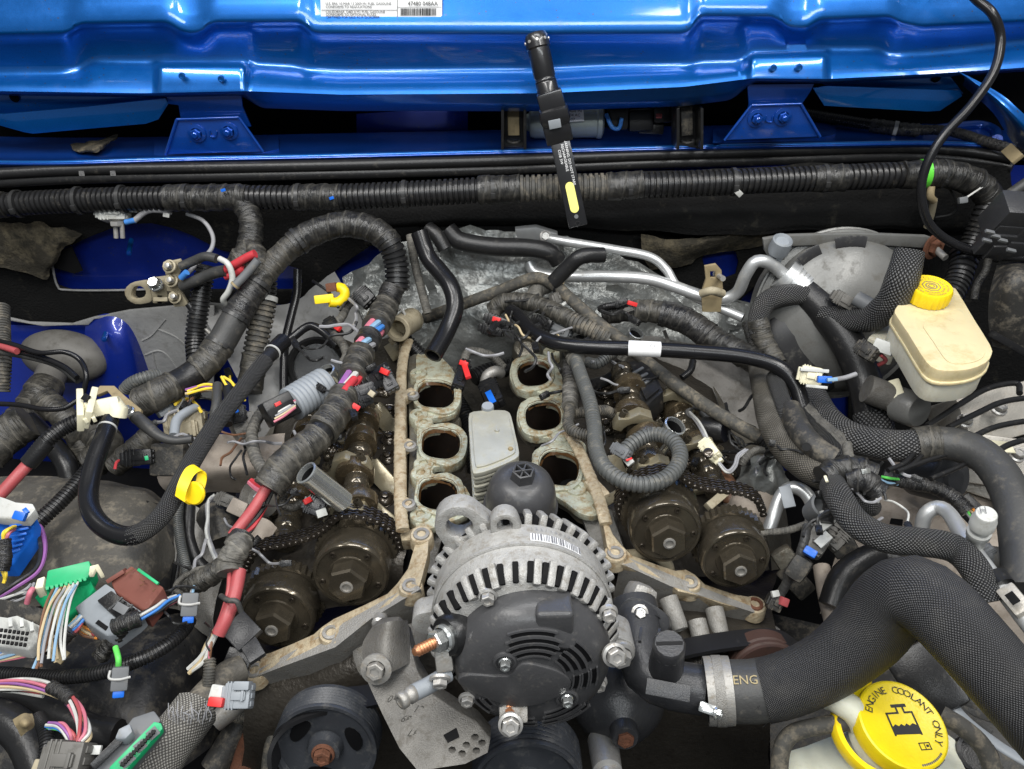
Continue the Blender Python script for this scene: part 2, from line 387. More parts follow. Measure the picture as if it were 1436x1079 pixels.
def tapem(name, lo, hi, rough=.55):
    """cloth or vinyl tape: spiral overlaps following the wrap, stretched crinkles, dust along the laps"""
    m, t, P, N, L = nt(name)
    uv = N.new('ShaderNodeUVMap'); sp = N.new('ShaderNodeSeparateXYZ'); L.new(uv.outputs[0], sp.inputs[0])
    geo = N.new('ShaderNodeNewGeometry'); n2 = N.new('ShaderNodeTexNoise'); n2.inputs['Scale'].default_value = 90; n2.inputs['Detail'].default_value = 9; n2.inputs['Roughness'].default_value = .65
    L.new(geo.outputs['Position'], n2.inputs['Vector'])
    ph = mathn(N, L, 'FRACT', mathn(N, L, 'ADD', mathn(N, L, 'ADD', mathn(N, L, 'MULTIPLY', sp.outputs[1], 2 * math.pi / 1.1), sp.outputs[0]), mathn(N, L, 'MULTIPLY', n2.outputs['Fac'], .25)))
    mp = N.new('ShaderNodeMapping'); mp.inputs['Rotation'].default_value = (0, 0, .25); mp.inputs['Scale'].default_value = (4, 26, 1); L.new(uv.outputs[0], mp.inputs[0])
    n1 = N.new('ShaderNodeTexNoise'); n1.inputs['Scale'].default_value = 1; n1.inputs['Detail'].default_value = 4; n1.inputs['Distortion'].default_value = 1.2; L.new(mp.outputs[0], n1.inputs['Vector'])
    rp = N.new('ShaderNodeMapRange'); rp.inputs[1].default_value = .40; rp.inputs[2].default_value = .70; rp.inputs[4].default_value = .7; L.new(n2.outputs['Fac'], rp.inputs[0])
    lap = N.new('ShaderNodeMapRange'); lap.inputs[1].default_value = .16; lap.inputs[2].default_value = .02; lap.inputs[4].default_value = .6; L.new(ph, lap.inputs[0])
    fc = mathn(N, L, 'MINIMUM', mathn(N, L, 'ADD', rp.outputs[0], lap.outputs[0]), 1.0)
    mx = N.new('ShaderNodeMix'); mx.data_type = 'RGBA'; mx.inputs['A'].default_value = (*lo, 1); mx.inputs['B'].default_value = (*hi, 1); L.new(fc, mx.inputs['Factor']); L.new(mx.outputs['Result'], P.inputs['Base Color'])
    rr = N.new('ShaderNodeMapRange'); rr.inputs[3].default_value = rough - .12; rr.inputs[4].default_value = rough + .25; L.new(fc, rr.inputs[0]); L.new(rr.outputs[0], P.inputs['Roughness'])
    ad = mathn(N, L, 'ADD', mathn(N, L, 'MULTIPLY', ph, .55), n1.outputs['Fac'])
    bp = N.new('ShaderNodeBump'); bp.inputs['Strength'].default_value = .8; bp.inputs['Distance'].default_value = .003
    L.new(ad, bp.inputs['Height']); L.new(bp.outputs[0], P.inputs['Normal'])
def paint(name, col, flake=.35, dustamt=.12, rough=.3, metal=.45):
    """metallic car paint under clear coat, specks of dirt"""
    m, t, P, N, L = nt(name)
    geo = N.new('ShaderNodeNewGeometry')
    n1 = N.new('ShaderNodeTexNoise'); n1.inputs['Scale'].default_value = 900; n1.inputs['Detail'].default_value = 2
    n2 = N.new('ShaderNodeTexNoise'); n2.inputs['Scale'].default_value = 26; n2.inputs['Detail'].default_value = 10; n2.inputs['Roughness'].default_value = .75
    for n in (n1, n2): L.new(geo.outputs['Position'], n.inputs['Vector'])
    mx = N.new('ShaderNodeMix'); mx.data_type = 'RGBA'
    mx.inputs['A'].default_value = (*[c * (1 - flake) for c in col], 1); mx.inputs['B'].default_value = (*[min(1, c * (1 + flake)) for c in col], 1)
    L.new(n1.outputs['Fac'], mx.inputs['Factor'])
    rp = N.new('ShaderNodeMapRange'); rp.inputs[1].default_value = .6; rp.inputs[2].default_value = .78; rp.inputs[4].default_value = dustamt
    L.new(n2.outputs['Fac'], rp.inputs[0])
    m2 = N.new('ShaderNodeMix'); m2.data_type = 'RGBA'; m2.inputs['B'].default_value = (.16, .15, .14, 1)
    L.new(mx.outputs['Result'], m2.inputs['A']); L.new(rp.outputs[0], m2.inputs['Factor'])
    L.new(m2.outputs['Result'], P.inputs['Base Color'])
    n3 = N.new('ShaderNodeTexVoronoi'); n3.inputs['Scale'].default_value = 110; L.new(geo.outputs['Position'], n3.inputs['Vector'])
    n4 = N.new('ShaderNodeTexNoise'); n4.inputs['Scale'].default_value = 9; n4.inputs['Detail'].default_value = 3; L.new(geo.outputs['Position'], n4.inputs['Vector'])
    sp = mathn(N, L, 'MULTIPLY', mathn(N, L, 'LESS_THAN', n3.outputs['Distance'], .13), mathn(N, L, 'GREATER_THAN', n4.outputs['Fac'], .52))
    m3 = N.new('ShaderNodeMix'); m3.data_type = 'RGBA'; m3.inputs['B'].default_value = (.05, .06, .09, 1); L.new(m2.outputs['Result'], m3.inputs['A']); L.new(mathn(N, L, 'MULTIPLY', sp, .7), m3.inputs['Factor']); L.new(m3.outputs['Result'], P.inputs['Base Color'])
    rr = N.new('ShaderNodeMapRange'); rr.inputs[1].default_value = .4; rr.inputs[2].default_value = .65; rr.inputs[3].default_value = rough - .02; rr.inputs[4].default_value = rough + .08; L.new(n2.outputs['Fac'], rr.inputs[0]); L.new(rr.outputs[0], P.inputs['Roughness'])
    P.inputs['Metallic'].default_value = metal
    P.inputs['Coat Weight'].default_value = .9
    cr = N.new('ShaderNodeMapRange'); cr.inputs[1].default_value = .35; cr.inputs[2].default_value = .7; cr.inputs[3].default_value = .04; cr.inputs[4].default_value = .16; L.new(n2.outputs['Fac'], cr.inputs[0]); L.new(cr.outputs[0], P.inputs['Coat Roughness'])
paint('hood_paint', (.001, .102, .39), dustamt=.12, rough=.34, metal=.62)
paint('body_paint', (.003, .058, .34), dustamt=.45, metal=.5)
paint('shaded_paint', (.004, .022, .26), dustamt=.3, rough=.4, metal=.3)  # same car paint with the shade at the firewall put into its blue
M('rubber', (.014, .014, .0145), .36, dirt=.3, dcol=(.085, .078, .065), bump=.15)
M('rubber_clean', (.009, .009, .010), .26, dirt=.12, dcol=(.05, .05, .047))
M('rubber_grey', (.045, .045, .044), .45, dirt=.4, dcol=(.12, .108, .088), bump=.15)
M('rubber_dusty', (.05, .048, .042), .7, dirt=.6, dcol=(.18, .155, .115), bump=.2)
M('corr_black', (.014, .014, .0145), .33, dirt=.3, dcol=(.10, .09, .072))
M('corr_grey', (.085, .088, .085), .45, dirt=.4, dcol=(.22, .20, .16))
M('corr_dusty', (.06, .058, .052), .6, dirt=.6, dcol=(.2, .175, .135))
M('plastic', (.012, .012, .0125), .3, dirt=.28, dcol=(.085, .078, .064), bump=.1, bsc=700)
M('plastic_matt', (.034, .0345, .037), .33, dirt=.28, dcol=(.10, .093, .08), bump=.15, bsc=600, sc=80)
M('plastic_dusty', (.03, .029, .027), .5, dirt=.55, dcol=(.16, .14, .108), bump=.25)
M('plastic_grey', (.24, .26, .28), .45, dirt=.25, dcol=(.2, .18, .14))
M('plastic_mid', (.12, .125, .13), .5, dirt=.35, dcol=(.2, .18, .15))
M('white_plastic', (.48, .485, .46), .42, dirt=.4, dcol=(.27, .25, .2))
M('cream', (.70, .66, .48), .42, dirt=.25, dcol=(.42, .36, .25))
M('cream_dirty', (.36, .315, .22), .5, dirt=.5, dcol=(.18, .14, .085), var=.3)
M('yellow', (.86, .60, .012), .38, dirt=.16, dcol=(.42, .30, .06))
M('yellow_bright', (.86, .64, .01), .34, dirt=.3, dcol=(.58, .41, .03), sc=40, bump=.1)
M('green', (.012, .36, .14), .38, dirt=.22, dcol=(.10, .20, .12))
M('brown', (.17, .06, .045), .5, dirt=.2, dcol=(.26, .16, .12))
M('blue_plastic', (.01, .12, .55), .35, dirt=.12, dcol=(.12, .16, .25))
M('red_plastic', (.62, .03, .03), .4, dirt=.08, dcol=(.3, .1, .08))
M('reservoir', (.62, .53, .32), .32, dirt=.45, dcol=(.40, .31, .14), sss=.35, sc=11, var=.3)
M('reservoir_low', (.58, .56, .46), .36, dirt=.4, dcol=(.40, .36, .26), sss=.3, sc=16)
M('coolant_tank', (.62, .62, .50), .42, dirt=.35, dcol=(.42, .39, .29), sss=.2)
M('cast_alu', (.33, .32, .30), .48, .45, dirt=.5, dcol=(.15, .128, .095), bump=.45, bsc=600, sc=60, var=.3)
M('cast_dusty', (.24, .232, .215), .52, .3, dirt=.5, dcol=(.13, .115, .09), bump=.5, bsc=900, sc=60, var=.35)
M('alternator_alu', (.34, .335, .32), .48, .25, dirt=.55, dcol=(.17, .152, .125), bump=.5, bsc=900, sc=80, var=.4)
M('alu_tube', (.52, .53, .53), .36, .6, dirt=.35, dcol=(.25, .235, .2), sc=35)
M('steel', (.45, .44, .42), .38, .6, dirt=.45, dcol=(.2, .165, .12), sc=120)
M('steel_dull', (.30, .29, .27), .5, .5, dirt=.5, dcol=(.17, .14, .1), sc=110, bump=.2)
M('zinc', (.66, .68, .67), .2, .85, dirt=.12, dcol=(.36, .32, .22), sc=60)
M('cast_dark', (.155, .148, .135), .5, .3, dirt=.5, dcol=(.085, .075, .06), bump=.5, bsc=800, sc=60, var=.35)
M('filter_black', (.05, .05, .052), .34, dirt=.3, dcol=(.12, .112, .10), bump=.1, sc=70)
M('rust', (.15, .062, .035), .8, .2, dirt=.5, dcol=(.07, .038, .025), sc=140, bump=.4)
M('copper', (.45, .20, .10), .4, .7, dirt=.4, dcol=(.2, .11, .07), sc=160)
M('oily_steel', (.088, .075, .055), .2, .65, dirt=.5, dcol=(.038, .03, .02), drough=.2, sc=22, coat=.3, var=.35)
M('oily_dark', (.06, .05, .038), .26, .7, dirt=.35, dcol=(.02, .015, .010), drough=.3, sc=70, coat=.4)
M('oily_bronze', (.135, .105, .066), .2, .7, dirt=.45, dcol=(.06, .043, .022), drough=.22, sc=50, coat=.3, var=.3)
M('chain', (.05, .042, .034), .28, .45, dirt=.3, dcol=(.02, .015, .010), drough=.35, sc=150, coat=.3)
M('cam_cap', (.25, .22, .15), .32, .45, dirt=.5, dcol=(.12, .088, .04), drough=.38, sc=55, coat=.2, var=.3)
M('head_alu', (.20, .185, .15), .38, .5, dirt=.55, dcol=(.09, .065, .035), drough=.4, bump=.5, bsc=220, sc=50, var=.4)
M('head_dark', (.05, .044, .036), .35, .4, dirt=.5, dcol=(.016, .012, .008), drough=.3, bump=.5, bsc=200, sc=60)  # brown metal darkened further so gaps carry their shade in the colour
M('rail', (.44, .37, .255), .38, .2, dirt=.6, dcol=(.17, .095, .035), drough=.45, sc=55, bump=.6, bsc=250, var=.45)
M('gasket_face', (.42, .43, .335), .32, .25, dirt=.66, dcol=(.19, .105, .025), drough=.3, sc=50, bump=.5, bsc=220, var=.45)
M('port_stain', (.075, .036, .012), .28, .1, dirt=.5, dcol=(.014, .009, .006), drough=.25, sc=80, coat=.3)
M('port_black', (.004, .004, .0045), .5, spec=.2)
M('port_dark', (.007, .005, .004), .35, dirt=.3, dcol=(.03, .014, .006), drough=.3, sc=60)  # near-black inside of the ports with brown patches
M('rust_dark', (.05, .026, .02), .6, dirt=.4, dcol=(.025, .016, .013))
M('cooler', (.43, .42, .35), .36, .4, dirt=.5, dcol=(.30, .28, .21), drough=.55, sc=35, var=.3)
M('felt', (.012, .012, .012), .95, dirt=.3, dcol=(.06, .055, .043), bump=1, bsc=260, sc=16, spec=.1)
M('felt_brown', (.05, .045, .035), .95, dirt=.6, dcol=(.16, .135, .09), bump=1, bsc=240, sc=22, spec=.15)
M('mat_grey', (.29, .29, .285), .6, dirt=.45, dcol=(.16, .155, .14), bump=.4, bsc=140, sc=26, var=.25)
M('foil', (.24, .25, .242), .33, .5, dirt=.5, dcol=(.08, .077, .066), bump=1, bsc=120, sc=30, var=.35)
M('liner', (.022, .022, .023), .42, dirt=.5, dcol=(.125, .11, .085), bump=.2, bsc=300, sc=30, var=.4)
M('liner_tan', (.085, .079, .068), .6, dirt=.5, dcol=(.24, .21, .16), bump=.4, bsc=320, sc=34, var=.35)
M('frame_grey', (.20, .19, .175), .55, dirt=.5, dcol=(.10, .088, .07), bump=.4, sc=25, var=.35)
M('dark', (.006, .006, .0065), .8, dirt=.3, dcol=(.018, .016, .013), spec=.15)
M('boot_grey', (.12, .115, .105), .5, dirt=.5, dcol=(.065, .06, .05), sc=30)
M('booster', (.16, .16, .152), .38, .2, dirt=.5, dcol=(.08, .073, .06), sc=22, bump=.1, var=.25)
M('booster_black', (.02, .02, .021), .42, dirt=.35, dcol=(.10, .095, .08), sc=40)
M('abs_alu', (.44, .415, .37), .5, .4, dirt=.45, dcol=(.28, .245, .195), bump=.3)
M('pinkbeige', (.36, .31, .26), .6, .1, dirt=.5, dcol=(.22, .18, .14), sc=30, bump=.2, var=.3)
M('zip_tie', (.03, .03, .03), .35)
M('zip_white', (.42, .42, .40), .4, dirt=.3, dcol=(.24, .22, .19))
M('sticker', (.84, .85, .85), .4, dirt=.1, dcol=(.55, .5, .4), sc=20)
M('ink', (.02, .02, .022), .5)
M('ink_grey', (.14, .14, .15), .5)
M('ink_gold', (.30, .24, .12), .5)
M('ink_white', (.75, .75, .75), .5)
M('green_band', (.10, .55, .04), .45)
M('motor_can', (.34, .38, .35), .42, .3, dirt=.3, dcol=(.24, .24, .2), sc=50)
M('leather_tape', (.26, .205, .115), .7, dirt=.45, dcol=(.14, .11, .07))
M('cob_led', (.88, .80, .22), .3)
M('torch_black', (.012, .012, .013), .3, coat=.3)
M('belt', (.010, .010, .011), .45, dirt=.15, dcol=(.045, .042, .04))
M('pulley', (.036, .039, .045), .38, dirt=.45, dcol=(.09, .088, .085), bump=.1)
M('sleeve_grey', (.22, .215, .20), .8, dirt=.5, dcol=(.13, .12, .10), bump=.6, bsc=500)
for nm, c in dict(red=(.48, .04, .05), pink=(.50, .15, .20), blue=(.05, .20, .55), lblue=(.22, .36, .50), white=(.50, .50, .47), grey=(.27, .27, .28), black=(.02, .02, .02),
                  yellow=(.80, .58, .05), green=(.12, .62, .10), tan=(.50, .40, .24), brown=(.18, .09, .05), purple=(.26, .10, .30), orange=(.72, .27, .05), rose=(.36, .07, .075)).items():
    M('wire_' + nm, c, .42, dirt=.4, dcol=tuple(x * .45 + .07 for x in c), sc=90)
tapem('tape', (.011, .011, .011), (.05, .047, .040), .40)
tapem('tape_dusty', (.026, .025, .022), (.105, .096, .078), .48)
tapem('tape_vinyl', (.012, .012, .013), (.055, .052, .047), .38)
tapem('cloth_grey', (.075, .072, .064), (.20, .187, .16), .6)
braid('braid', (.007, .007, .0075), (.15, .15, .15), 26, 1.0, .38, dustamt=.2, bs=1)
braid('braid_big', (.010, .010, .0105), (.075, .075, .078), 76, 1.0, .45, dustamt=.14)
braid('braid_dusty', (.03, .028, .024), (.13, .118, .095), 30, 1.0, .6, dustamt=.6)
braid('mesh_grey', (.05, .048, .043), (.36, .345, .31), 40, 1.0, .7, dustamt=.3)
# ================================================================== SETTING
def lin(pts, x):
    for (a, b), (c, d) in zip(pts, pts[1:]):
        if x <= c: return b + (d - b) * (x - a) / (c - a)
    return pts[-1][1]
def sm(pts, x, w=7): return sum(lin(pts, x + k * w / 3) for k in range(-3, 4)) / 7
# dark ground far below the bay, seen only through gaps
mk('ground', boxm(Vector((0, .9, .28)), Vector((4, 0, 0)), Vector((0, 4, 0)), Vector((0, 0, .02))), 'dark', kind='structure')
mk('crevice_backing', sheetm([[(-260, 560, .66), (300, 520, .6), (1100, 520, .6), (1700, 560, .66)], [(-260, 900, .66), (300, 900, .58), (1100, 900, .58), (1700, 900, .66)], [(-260, 1500, .66), (300, 1500, .58), (1100, 1500, .58), (1700, 1500, .66)]], 6, 6, .006, 9), 'dark', kind='structure')  # dark sheet added beneath the bay to put shade in the crevices
# ---- hood, inner side
E1 = [(-120, 50), (0, 48), (95, 46), (112, 33), (235, 31), (255, 44), (270, 47), (283, 44), (298, 31), (425, 30), (433, 42), (445, 46), (740, 47), (960, 46), (972, 40), (980, 22), (1085, 23), (1105, 38), (1130, 40), (1148, 27), (1250, 23), (1258, 30), (1290, 37), (1436, 30), (1560, 22)]
E2 = [(-120, 110), (0, 107), (112, 106), (130, 96), (215, 97), (222, 93), (345, 93), (352, 100), (480, 108), (750, 106), (850, 101), (1000, 98), (1040, 97), (1052, 80), (1155, 78), (1162, 80), (1228, 80), (1245, 87), (1330, 80), (1436, 68), (1560, 56)]
E3 = [(-120, 124), (0, 128), (200, 131), (345, 128), (480, 133), (760, 131), (960, 122), (1055, 110), (1160, 111), (1300, 104), (1436, 95), (1560, 88)]
FL = [(-120, 3), (210, 3), (240, 4), (345, 4), (360, 20), (480, 20), (960, 24), (1030, 24), (1050, 4), (1300, 3), (1560, 3)]
DEEP = [(-120, 0), (90, 0), (118, .010), (205, .010), (222, .010), (420, .010), (433, .003), (960, .003), (976, .010), (1242, .010), (1258, .004), (1560, .004)]
def hoodm():
    bm = bmesh.new(); cols = []
    xs = [-120 + i * 4 for i in range(421)]
    for x in xs:
        e1, e2, e3, fl = sm(E1, x), sm(E2, x), sm(E3, x), sm(FL, x, 12); dp = sm(DEEP, x, 9)
        pad = max(0, min(1, (x - 216) / 8)) * max(0, min(1, (350 - x) / 8)) + max(0, min(1, (x - 1046) / 8)) * max(0, min(1, (1164 - x) / 8))
        st = [(-190, -.03), (-60, .006), (e1 - 26, .014), (e1 - 22, .017), (e1 - 12, .0175), (e1 - 5, .0215), (e1 + 1, .020), (e1 + 7, .011 - dp * .6), (e1 + 16, .006 - dp), (e2 - 16, -.004 - dp), (e2 - 7, -.004 - dp * .7),
              (e2 - 1, .000 + .022 * pad), (e2 + 4, .006 + .024 * pad), (e3 - 12, .024 + .010 * pad), (e3 - 4, .030 + .008 * pad), (e3, .033 + .006 * pad), (e3 + 2, .030 + .005 * pad), (e3 + fl * .5 + 2, .020), (e3 + fl + 3, .004), (e3 + fl + 3, -.03)]
        # hinge-side dip between the two raised pads
        cols.append([bm.verts.new(Y(x, py, 1.135 - p)) for py, p in st])
    for a, b in zip(cols, cols[1:]):
        for i in range(len(a) - 1): bm.faces.new((a[i], a[i + 1], b[i + 1], b[i]))
    bm.normal_update(); bmesh.ops.recalc_face_normals(bm, faces=bm.faces)
    if sum(f.normal.y for f in bm.faces) > 0: bmesh.ops.reverse_faces(bm, faces=bm.faces)
    return bm
hood = thing('hood', 'bright blue painted hood held open, pressed inner side facing the engine', 'hood', Y(718, 120, 1.13))
mk('inner_panel', hoodm(), 'hood_paint', hood, smooth=60)
mk('outer_skin', boxm(Vector((0, 1.20, 1.66)), Vector((.95, 0, 0)), Vector((0, .004, .29)), Vector((0, .012, -.0005)), .002), 'hood_paint', hood)
def fplate(name, pts, y0, y1, ext, mat, parent, bev=.0012):
    ps = [Y(a, b, y0 + (y1 - y0) * i / max(1, len(pts) - 1)) if y0 != y1 else Y(a, b, y0) for i, (a, b) in enumerate(pts)]
    return plate(name, ps, ext, mat, parent, bev=bev)
fplate('rear_flange', [(-60, 158), (6, 160), (120, 150), (232, 138), (236, 146), (222, 168), (205, 174), (46, 188), (34, 186), (-60, 160)], 1.128, 1.128, Vector((0, .004, 0)), 'hood_paint', hood)
fplate('rear_flange', [(-60, 128), (228, 134), (228, 138), (120, 150), (4, 161), (-60, 160)], 1.15, 1.15, Vector((0, .004, 0)), 'hood_paint', hood)
fplate('rear_flange', [(1140, 124), (1160, 121), (1346, 127), (1350, 135), (1318, 156), (1300, 157), (1156, 149)], 1.128, 1.128, Vector((0, .004, 0)), 'hood_paint', hood)
fplate('rear_flange', [(1140, 112), (1160, 112), (1300, 105), (1330, 104), (1352, 132), (1160, 121)], 1.15, 1.15, Vector((0, .004, 0)), 'hood_paint', hood)
for x, y in ((20, 137), (1313, 109)):
    lathe('drain_hole', Y(x, y, 1.148), FRONT, [(.0, .001), (.0055, .001), (.007, .0002)], 'dark', hood, 20)
for x, y in ((255, 107), (310, 111), (1085, 96), (1121, 95)):
    lathe('spot_weld', Y(x, y, 1.096), FRONT, [(.0048, -.002), (.0045, .0004), (.003, .0008), (.0025, 0), (0, 0)], 'hood_paint', hood, 16)
# sticker, its print
stk = thing('emission_sticker', 'white printed label with barcode stuck to the upper hood', 'sticker', Y(535, 12, 1.114))
yS = 1.1185
st_pts = [(448, -40), (620, -40), (620, 22), (615, 27), (455, 29), (450, 25)]
plate('paper', [Y(a, b, yS) for a, b in st_pts], Vector((0, .0006, 0)), 'sticker', stk)
sS = S(Y(535, 10, yS)); yT = yS - .0008
text('47480 048AA', Y(572, 8, yT), RT, ZUP, 7.5 * sS, 'ink', stk)
for i, l in enumerate(('U.S. EPA: 10 MAR 12 2009 M1 FUEL GASOLINE', 'CONFORMS TO REGULATIONS', 'CALIFORNIA  OBD II M1 FUEL GASOLINE', 'CONFORMS TO OPTIONAL RULES', 'CERTIFIED FOR SALE AS A QUALIFIER')):
    text(l, Y(457, (7, 11.5, 18.5, 22.3, 26)[i], yT), RT, ZUP, 4.6 * sS, 'ink', stk)
bm = bmesh.new()
x = 562.0
while x < 612:
    w = random.choice((.7, 1.0, 1.5)); merge(bm, platem([Y(x, 12, yT), Y(x + w, 12, yT), Y(x + w, 22, yT), Y(x, 22, yT)], Vector((0, .0002, 0)))); x += w + random.choice((.7, 1.1))
mk('barcode', bm, 'ink', stk, smooth=0)
bm = bmesh.new()
for a in ((451, 14, 557, 14.5), (557, -5, 557.6, 28), (557, 10, 619, 10.4)):
    merge(bm, platem([Y(a[0], a[1], yT), Y(a[2], a[1], yT), Y(a[2], a[3], yT), Y(a[0], a[3], yT)], Vector((0, .0002, 0))))
mk('rule_line', bm, 'ink_grey', stk, smooth=0)
# ---- hinges
def hinge(strap, brk, inner, nuts, mark, label):
    T = thing('hinge_bracket', label, 'hinge', Y(*brk[2], 1.13), 'hood hinges on the cowl')
    plate('strap', [Y(a, b, 1.128) for a, b in strap], Vector((0, .004, 0)), 'body_paint', T, bev=.001)
    plate('bracket', [Y(a, b, 1.118) for a, b in brk], Vector((0, .0035, 0)), 'body_paint', T, bev=.0014)
    for a, b, n in ((brk[0], brk[3], 0), (brk[1], brk[2], 1), (brk[0], brk[1], 2)):
        tube('bracket_lip', [Y(*a, 1.117), Y((a[0] + b[0]) / 2, (a[1] + b[1]) / 2, 1.1165), Y(*b, 1.117)], 2.2, 'smooth', 'body_paint', T, n=10, amp=0)
    c = [sum(p[i] for p in brk) / 4 for i in (0, 1)]
    plate('foot_plate', [Y(brk[3][0] - 16, brk[3][1] + 1, 1.13), Z(brk[3][0] + 2, brk[3][1] + 2, 1.2535), Z(brk[2][0] - 2, brk[2][1] + 2, 1.2535), Z(brk[2][0] + 22, brk[2][1] - 4, 1.2535), Z(brk[2][0] + 22, brk[2][1] - 22, 1.2535), Z(brk[3][0] - 16, brk[3][1] - 16, 1.2535)], Vector((0, 0, -.003)), 'body_paint', T)
    for q in nuts:
        p = Y(*q, 1.1165); b_ = bolt(p, FRONT, 7.6, 7, 'body_paint', T, 'nut', 1.65)
        lathe('stud', p + FRONT * .004, FRONT, [(.0042, 0), (.0042, .007), (.003, .008), (0, .008)], 'body_paint', b_, 14)
    tube('stamped_mark', [Y(mark[0] - 5, mark[1] - 5, 1.1165), Y(mark[0] - 4, mark[1] + 3, 1.1165), Y(mark[0] + 3, mark[1] + 4, 1.1165), Y(mark[0] + 5, mark[1] - 4, 1.1165)], 1.2, 'smooth', 'body_paint', T, n=6, amp=0)
    return T
hinge([(232, 132), (338, 132), (340, 150), (352, 178), (255, 178), (250, 148), (236, 146)], [(248, 168), (335, 165), (369, 213), (232, 217)], None, [(276, 187), (321, 184)], (299, 188), 'blue painted hood hinge bolted to the cowl below the barcode sticker side')
hinge([(1048, 119), (1142, 118), (1136, 130), (1122, 150), (1126, 170), (1046, 170), (1050, 146)], [(1054, 148), (1123, 146), (1150, 192), (1016, 197)], None, [(1061, 166), (1098, 164)], (1079, 167), 'blue painted hood hinge bolted to the cowl beside the windscreen washer hose')
# ---- cowl
cowl = thing('cowl_panel', 'blue painted cowl panel with dusty top under the open hood', 'cowl', Z(718, 215, 1.25))
cx = [-120, 60, 240, 480, 718, 960, 1160, 1300, 1420, 1560]
ct = [200, 205, 204, 199, 194, 189, 186, 186, 196, 206]
ce = [226, 229, 224, 219, 213, 207, 203, 201, 206, 214]
sheet('top_surface', [[Z(x, t - 12, 1.249) for x, t in zip(cx, ct)], [Z(x, t, 1.25) for x, t in zip(cx, ct)], [Z(x, e - 8, 1.2515) for x, e in zip(cx, ce)], [Z(x, e - 4, 1.2555) for x, e in zip(cx, ce)], [Z(x, e, 1.2555) for x, e in zip(cx, ce)], [Z(x, e + 4, 1.251) for x, e in zip(cx, ce)], [Z(x, e + 10, 1.238) for x, e in zip(cx, ce)]], 'body_paint', cowl, 8, 4)
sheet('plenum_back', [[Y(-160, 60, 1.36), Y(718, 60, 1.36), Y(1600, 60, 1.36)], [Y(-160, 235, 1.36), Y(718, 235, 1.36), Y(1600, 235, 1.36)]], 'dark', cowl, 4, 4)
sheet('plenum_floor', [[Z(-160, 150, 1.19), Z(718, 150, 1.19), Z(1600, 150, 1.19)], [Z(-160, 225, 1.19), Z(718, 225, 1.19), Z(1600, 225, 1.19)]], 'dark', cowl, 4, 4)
sheet('side_panel', [[Y(1335, 95, 1.10), Y(1400, 130, 1.08), Y(1436, 160, 1.06), Y(1500, 215, 1.05)], [Y(1352, 108, 1.10), Y(1392, 140, 1.08), Y(1424, 172, 1.06), Y(1480, 230, 1.05)], [Y(1350, 120, 1.16), Y(1392, 158, 1.14), Y(1420, 200, 1.12), Y(1470, 250, 1.1)]], 'hood_paint', cowl, 8, 6)
tube('opening_rim', [Z(1290, 186, 1.252), Z(1325, 180, 1.252), Z(1372, 176, 1.252), Z(1395, 184, 1.252), Z(1398, 196, 1.252)], 7, 'smooth', 'body_paint', cowl)
tube('lit_bead', [Z(x, e, 1.254) for x, e in zip(cx, ce)], 3.6, 'smooth', 'hood_paint', cowl, n=10, amp=0)  # bead added in the brighter paint as light along the rolled edge
# ---- weather seal
seal = thing('weather_seal', 'black rubber weather seal running along the cowl edge', 'seal', Z(718, 228, 1.24))
u = [(-60, 248), (10, 243), (120, 238), (300, 235), (500, 231), (718, 225), (900, 218), (1080, 213), (1250, 208), (1340, 211), (1400, 219), (1420, 223)]
tube('upper_lip', [Z(a, b, 1.243) for a, b in u], 7.5, 'smooth', 'rubber', seal, n=12)
tube('lower_lip', [Z(a, b + 12, 1.229) for a, b in u], 8.0, 'smooth', 'rubber', seal, n=12)
tube('base_strip', [Z(a, b + 6, 1.225) for a, b in u], 9, 'smooth', 'rubber', seal, n=10)
for x, y in ((114, 238), (158, 238)):
    bar('seal_clip', Z(x, y + 2, 1.2495), Z(x + 1, y + 10, 1.243), 7, 3, 'rubber', seal)
# ---- firewall
mk('firewall', sheetm([[Y(x, 232, 1.17) for x in (-260, 300, 718, 1100, 1700)], [Y(x, 400, 1.165) for x in (-260, 300, 718, 1100, 1700)], [Y(x, 720, 1.16) for x in (-260, 300, 718, 1100, 1700)]], 6, 6), 'shaded_paint', kind='structure')
def fw(pts, y, ext=.006): return [Y(a, b, y) for a, b in pts]
fel = thing('firewall_insulation', 'black felt insulation mat with a cut-out showing blue paint, behind the battery clamp', 'insulation', Y(200, 420, 1.14))
h1 = [(70, 362), (84, 350), (100, 345), (128, 332), (157, 321), (185, 315), (213, 314), (240, 320), (267, 330), (310, 352), (380, 366), (420, 378), (424, 398), (412, 408), (300, 408), (97, 408), (80, 402), (74, 385)]
plate('felt_mat', fw([(-120, 252), (120, 252), (360, 252), (580, 250), (590, 330), (575, 350), (520, 345), (480, 372), (440, 410), (400, 428), (330, 424), (268, 430), (180, 436), (130, 446), (100, 455), (40, 452), (8, 446), (-120, 440)], 1.142), Vector((0, .008, 0)), 'felt', fel, [fw(h1, 1.142)], bev=.002)
sheet('torn_flap', [[Y(-60, 320, 1.13), Y(20, 312, 1.125), Y(80, 318, 1.12), Y(112, 330, 1.128)], [Y(-60, 350, 1.125), Y(20, 350, 1.115), Y(70, 352, 1.11), Y(80, 358, 1.12)], [Y(-40, 372, 1.128), Y(20, 378, 1.12), Y(52, 388, 1.115), Y(68, 392, 1.122)]], 'felt_brown', fel, 10, 10, .006, 40, .004)
plate('dark_patch', fw([(72, 356), (100, 346), (116, 380), (104, 384), (76, 376)], 1.139), Vector((0, .002, 0)), 'dark', fel)
tube('mat_edge', fw([(72, 364), (80, 400), (97, 407), (180, 407), (240, 404)], 1.1405), 1.6, 'smooth', 'mat_grey', fel, n=8)
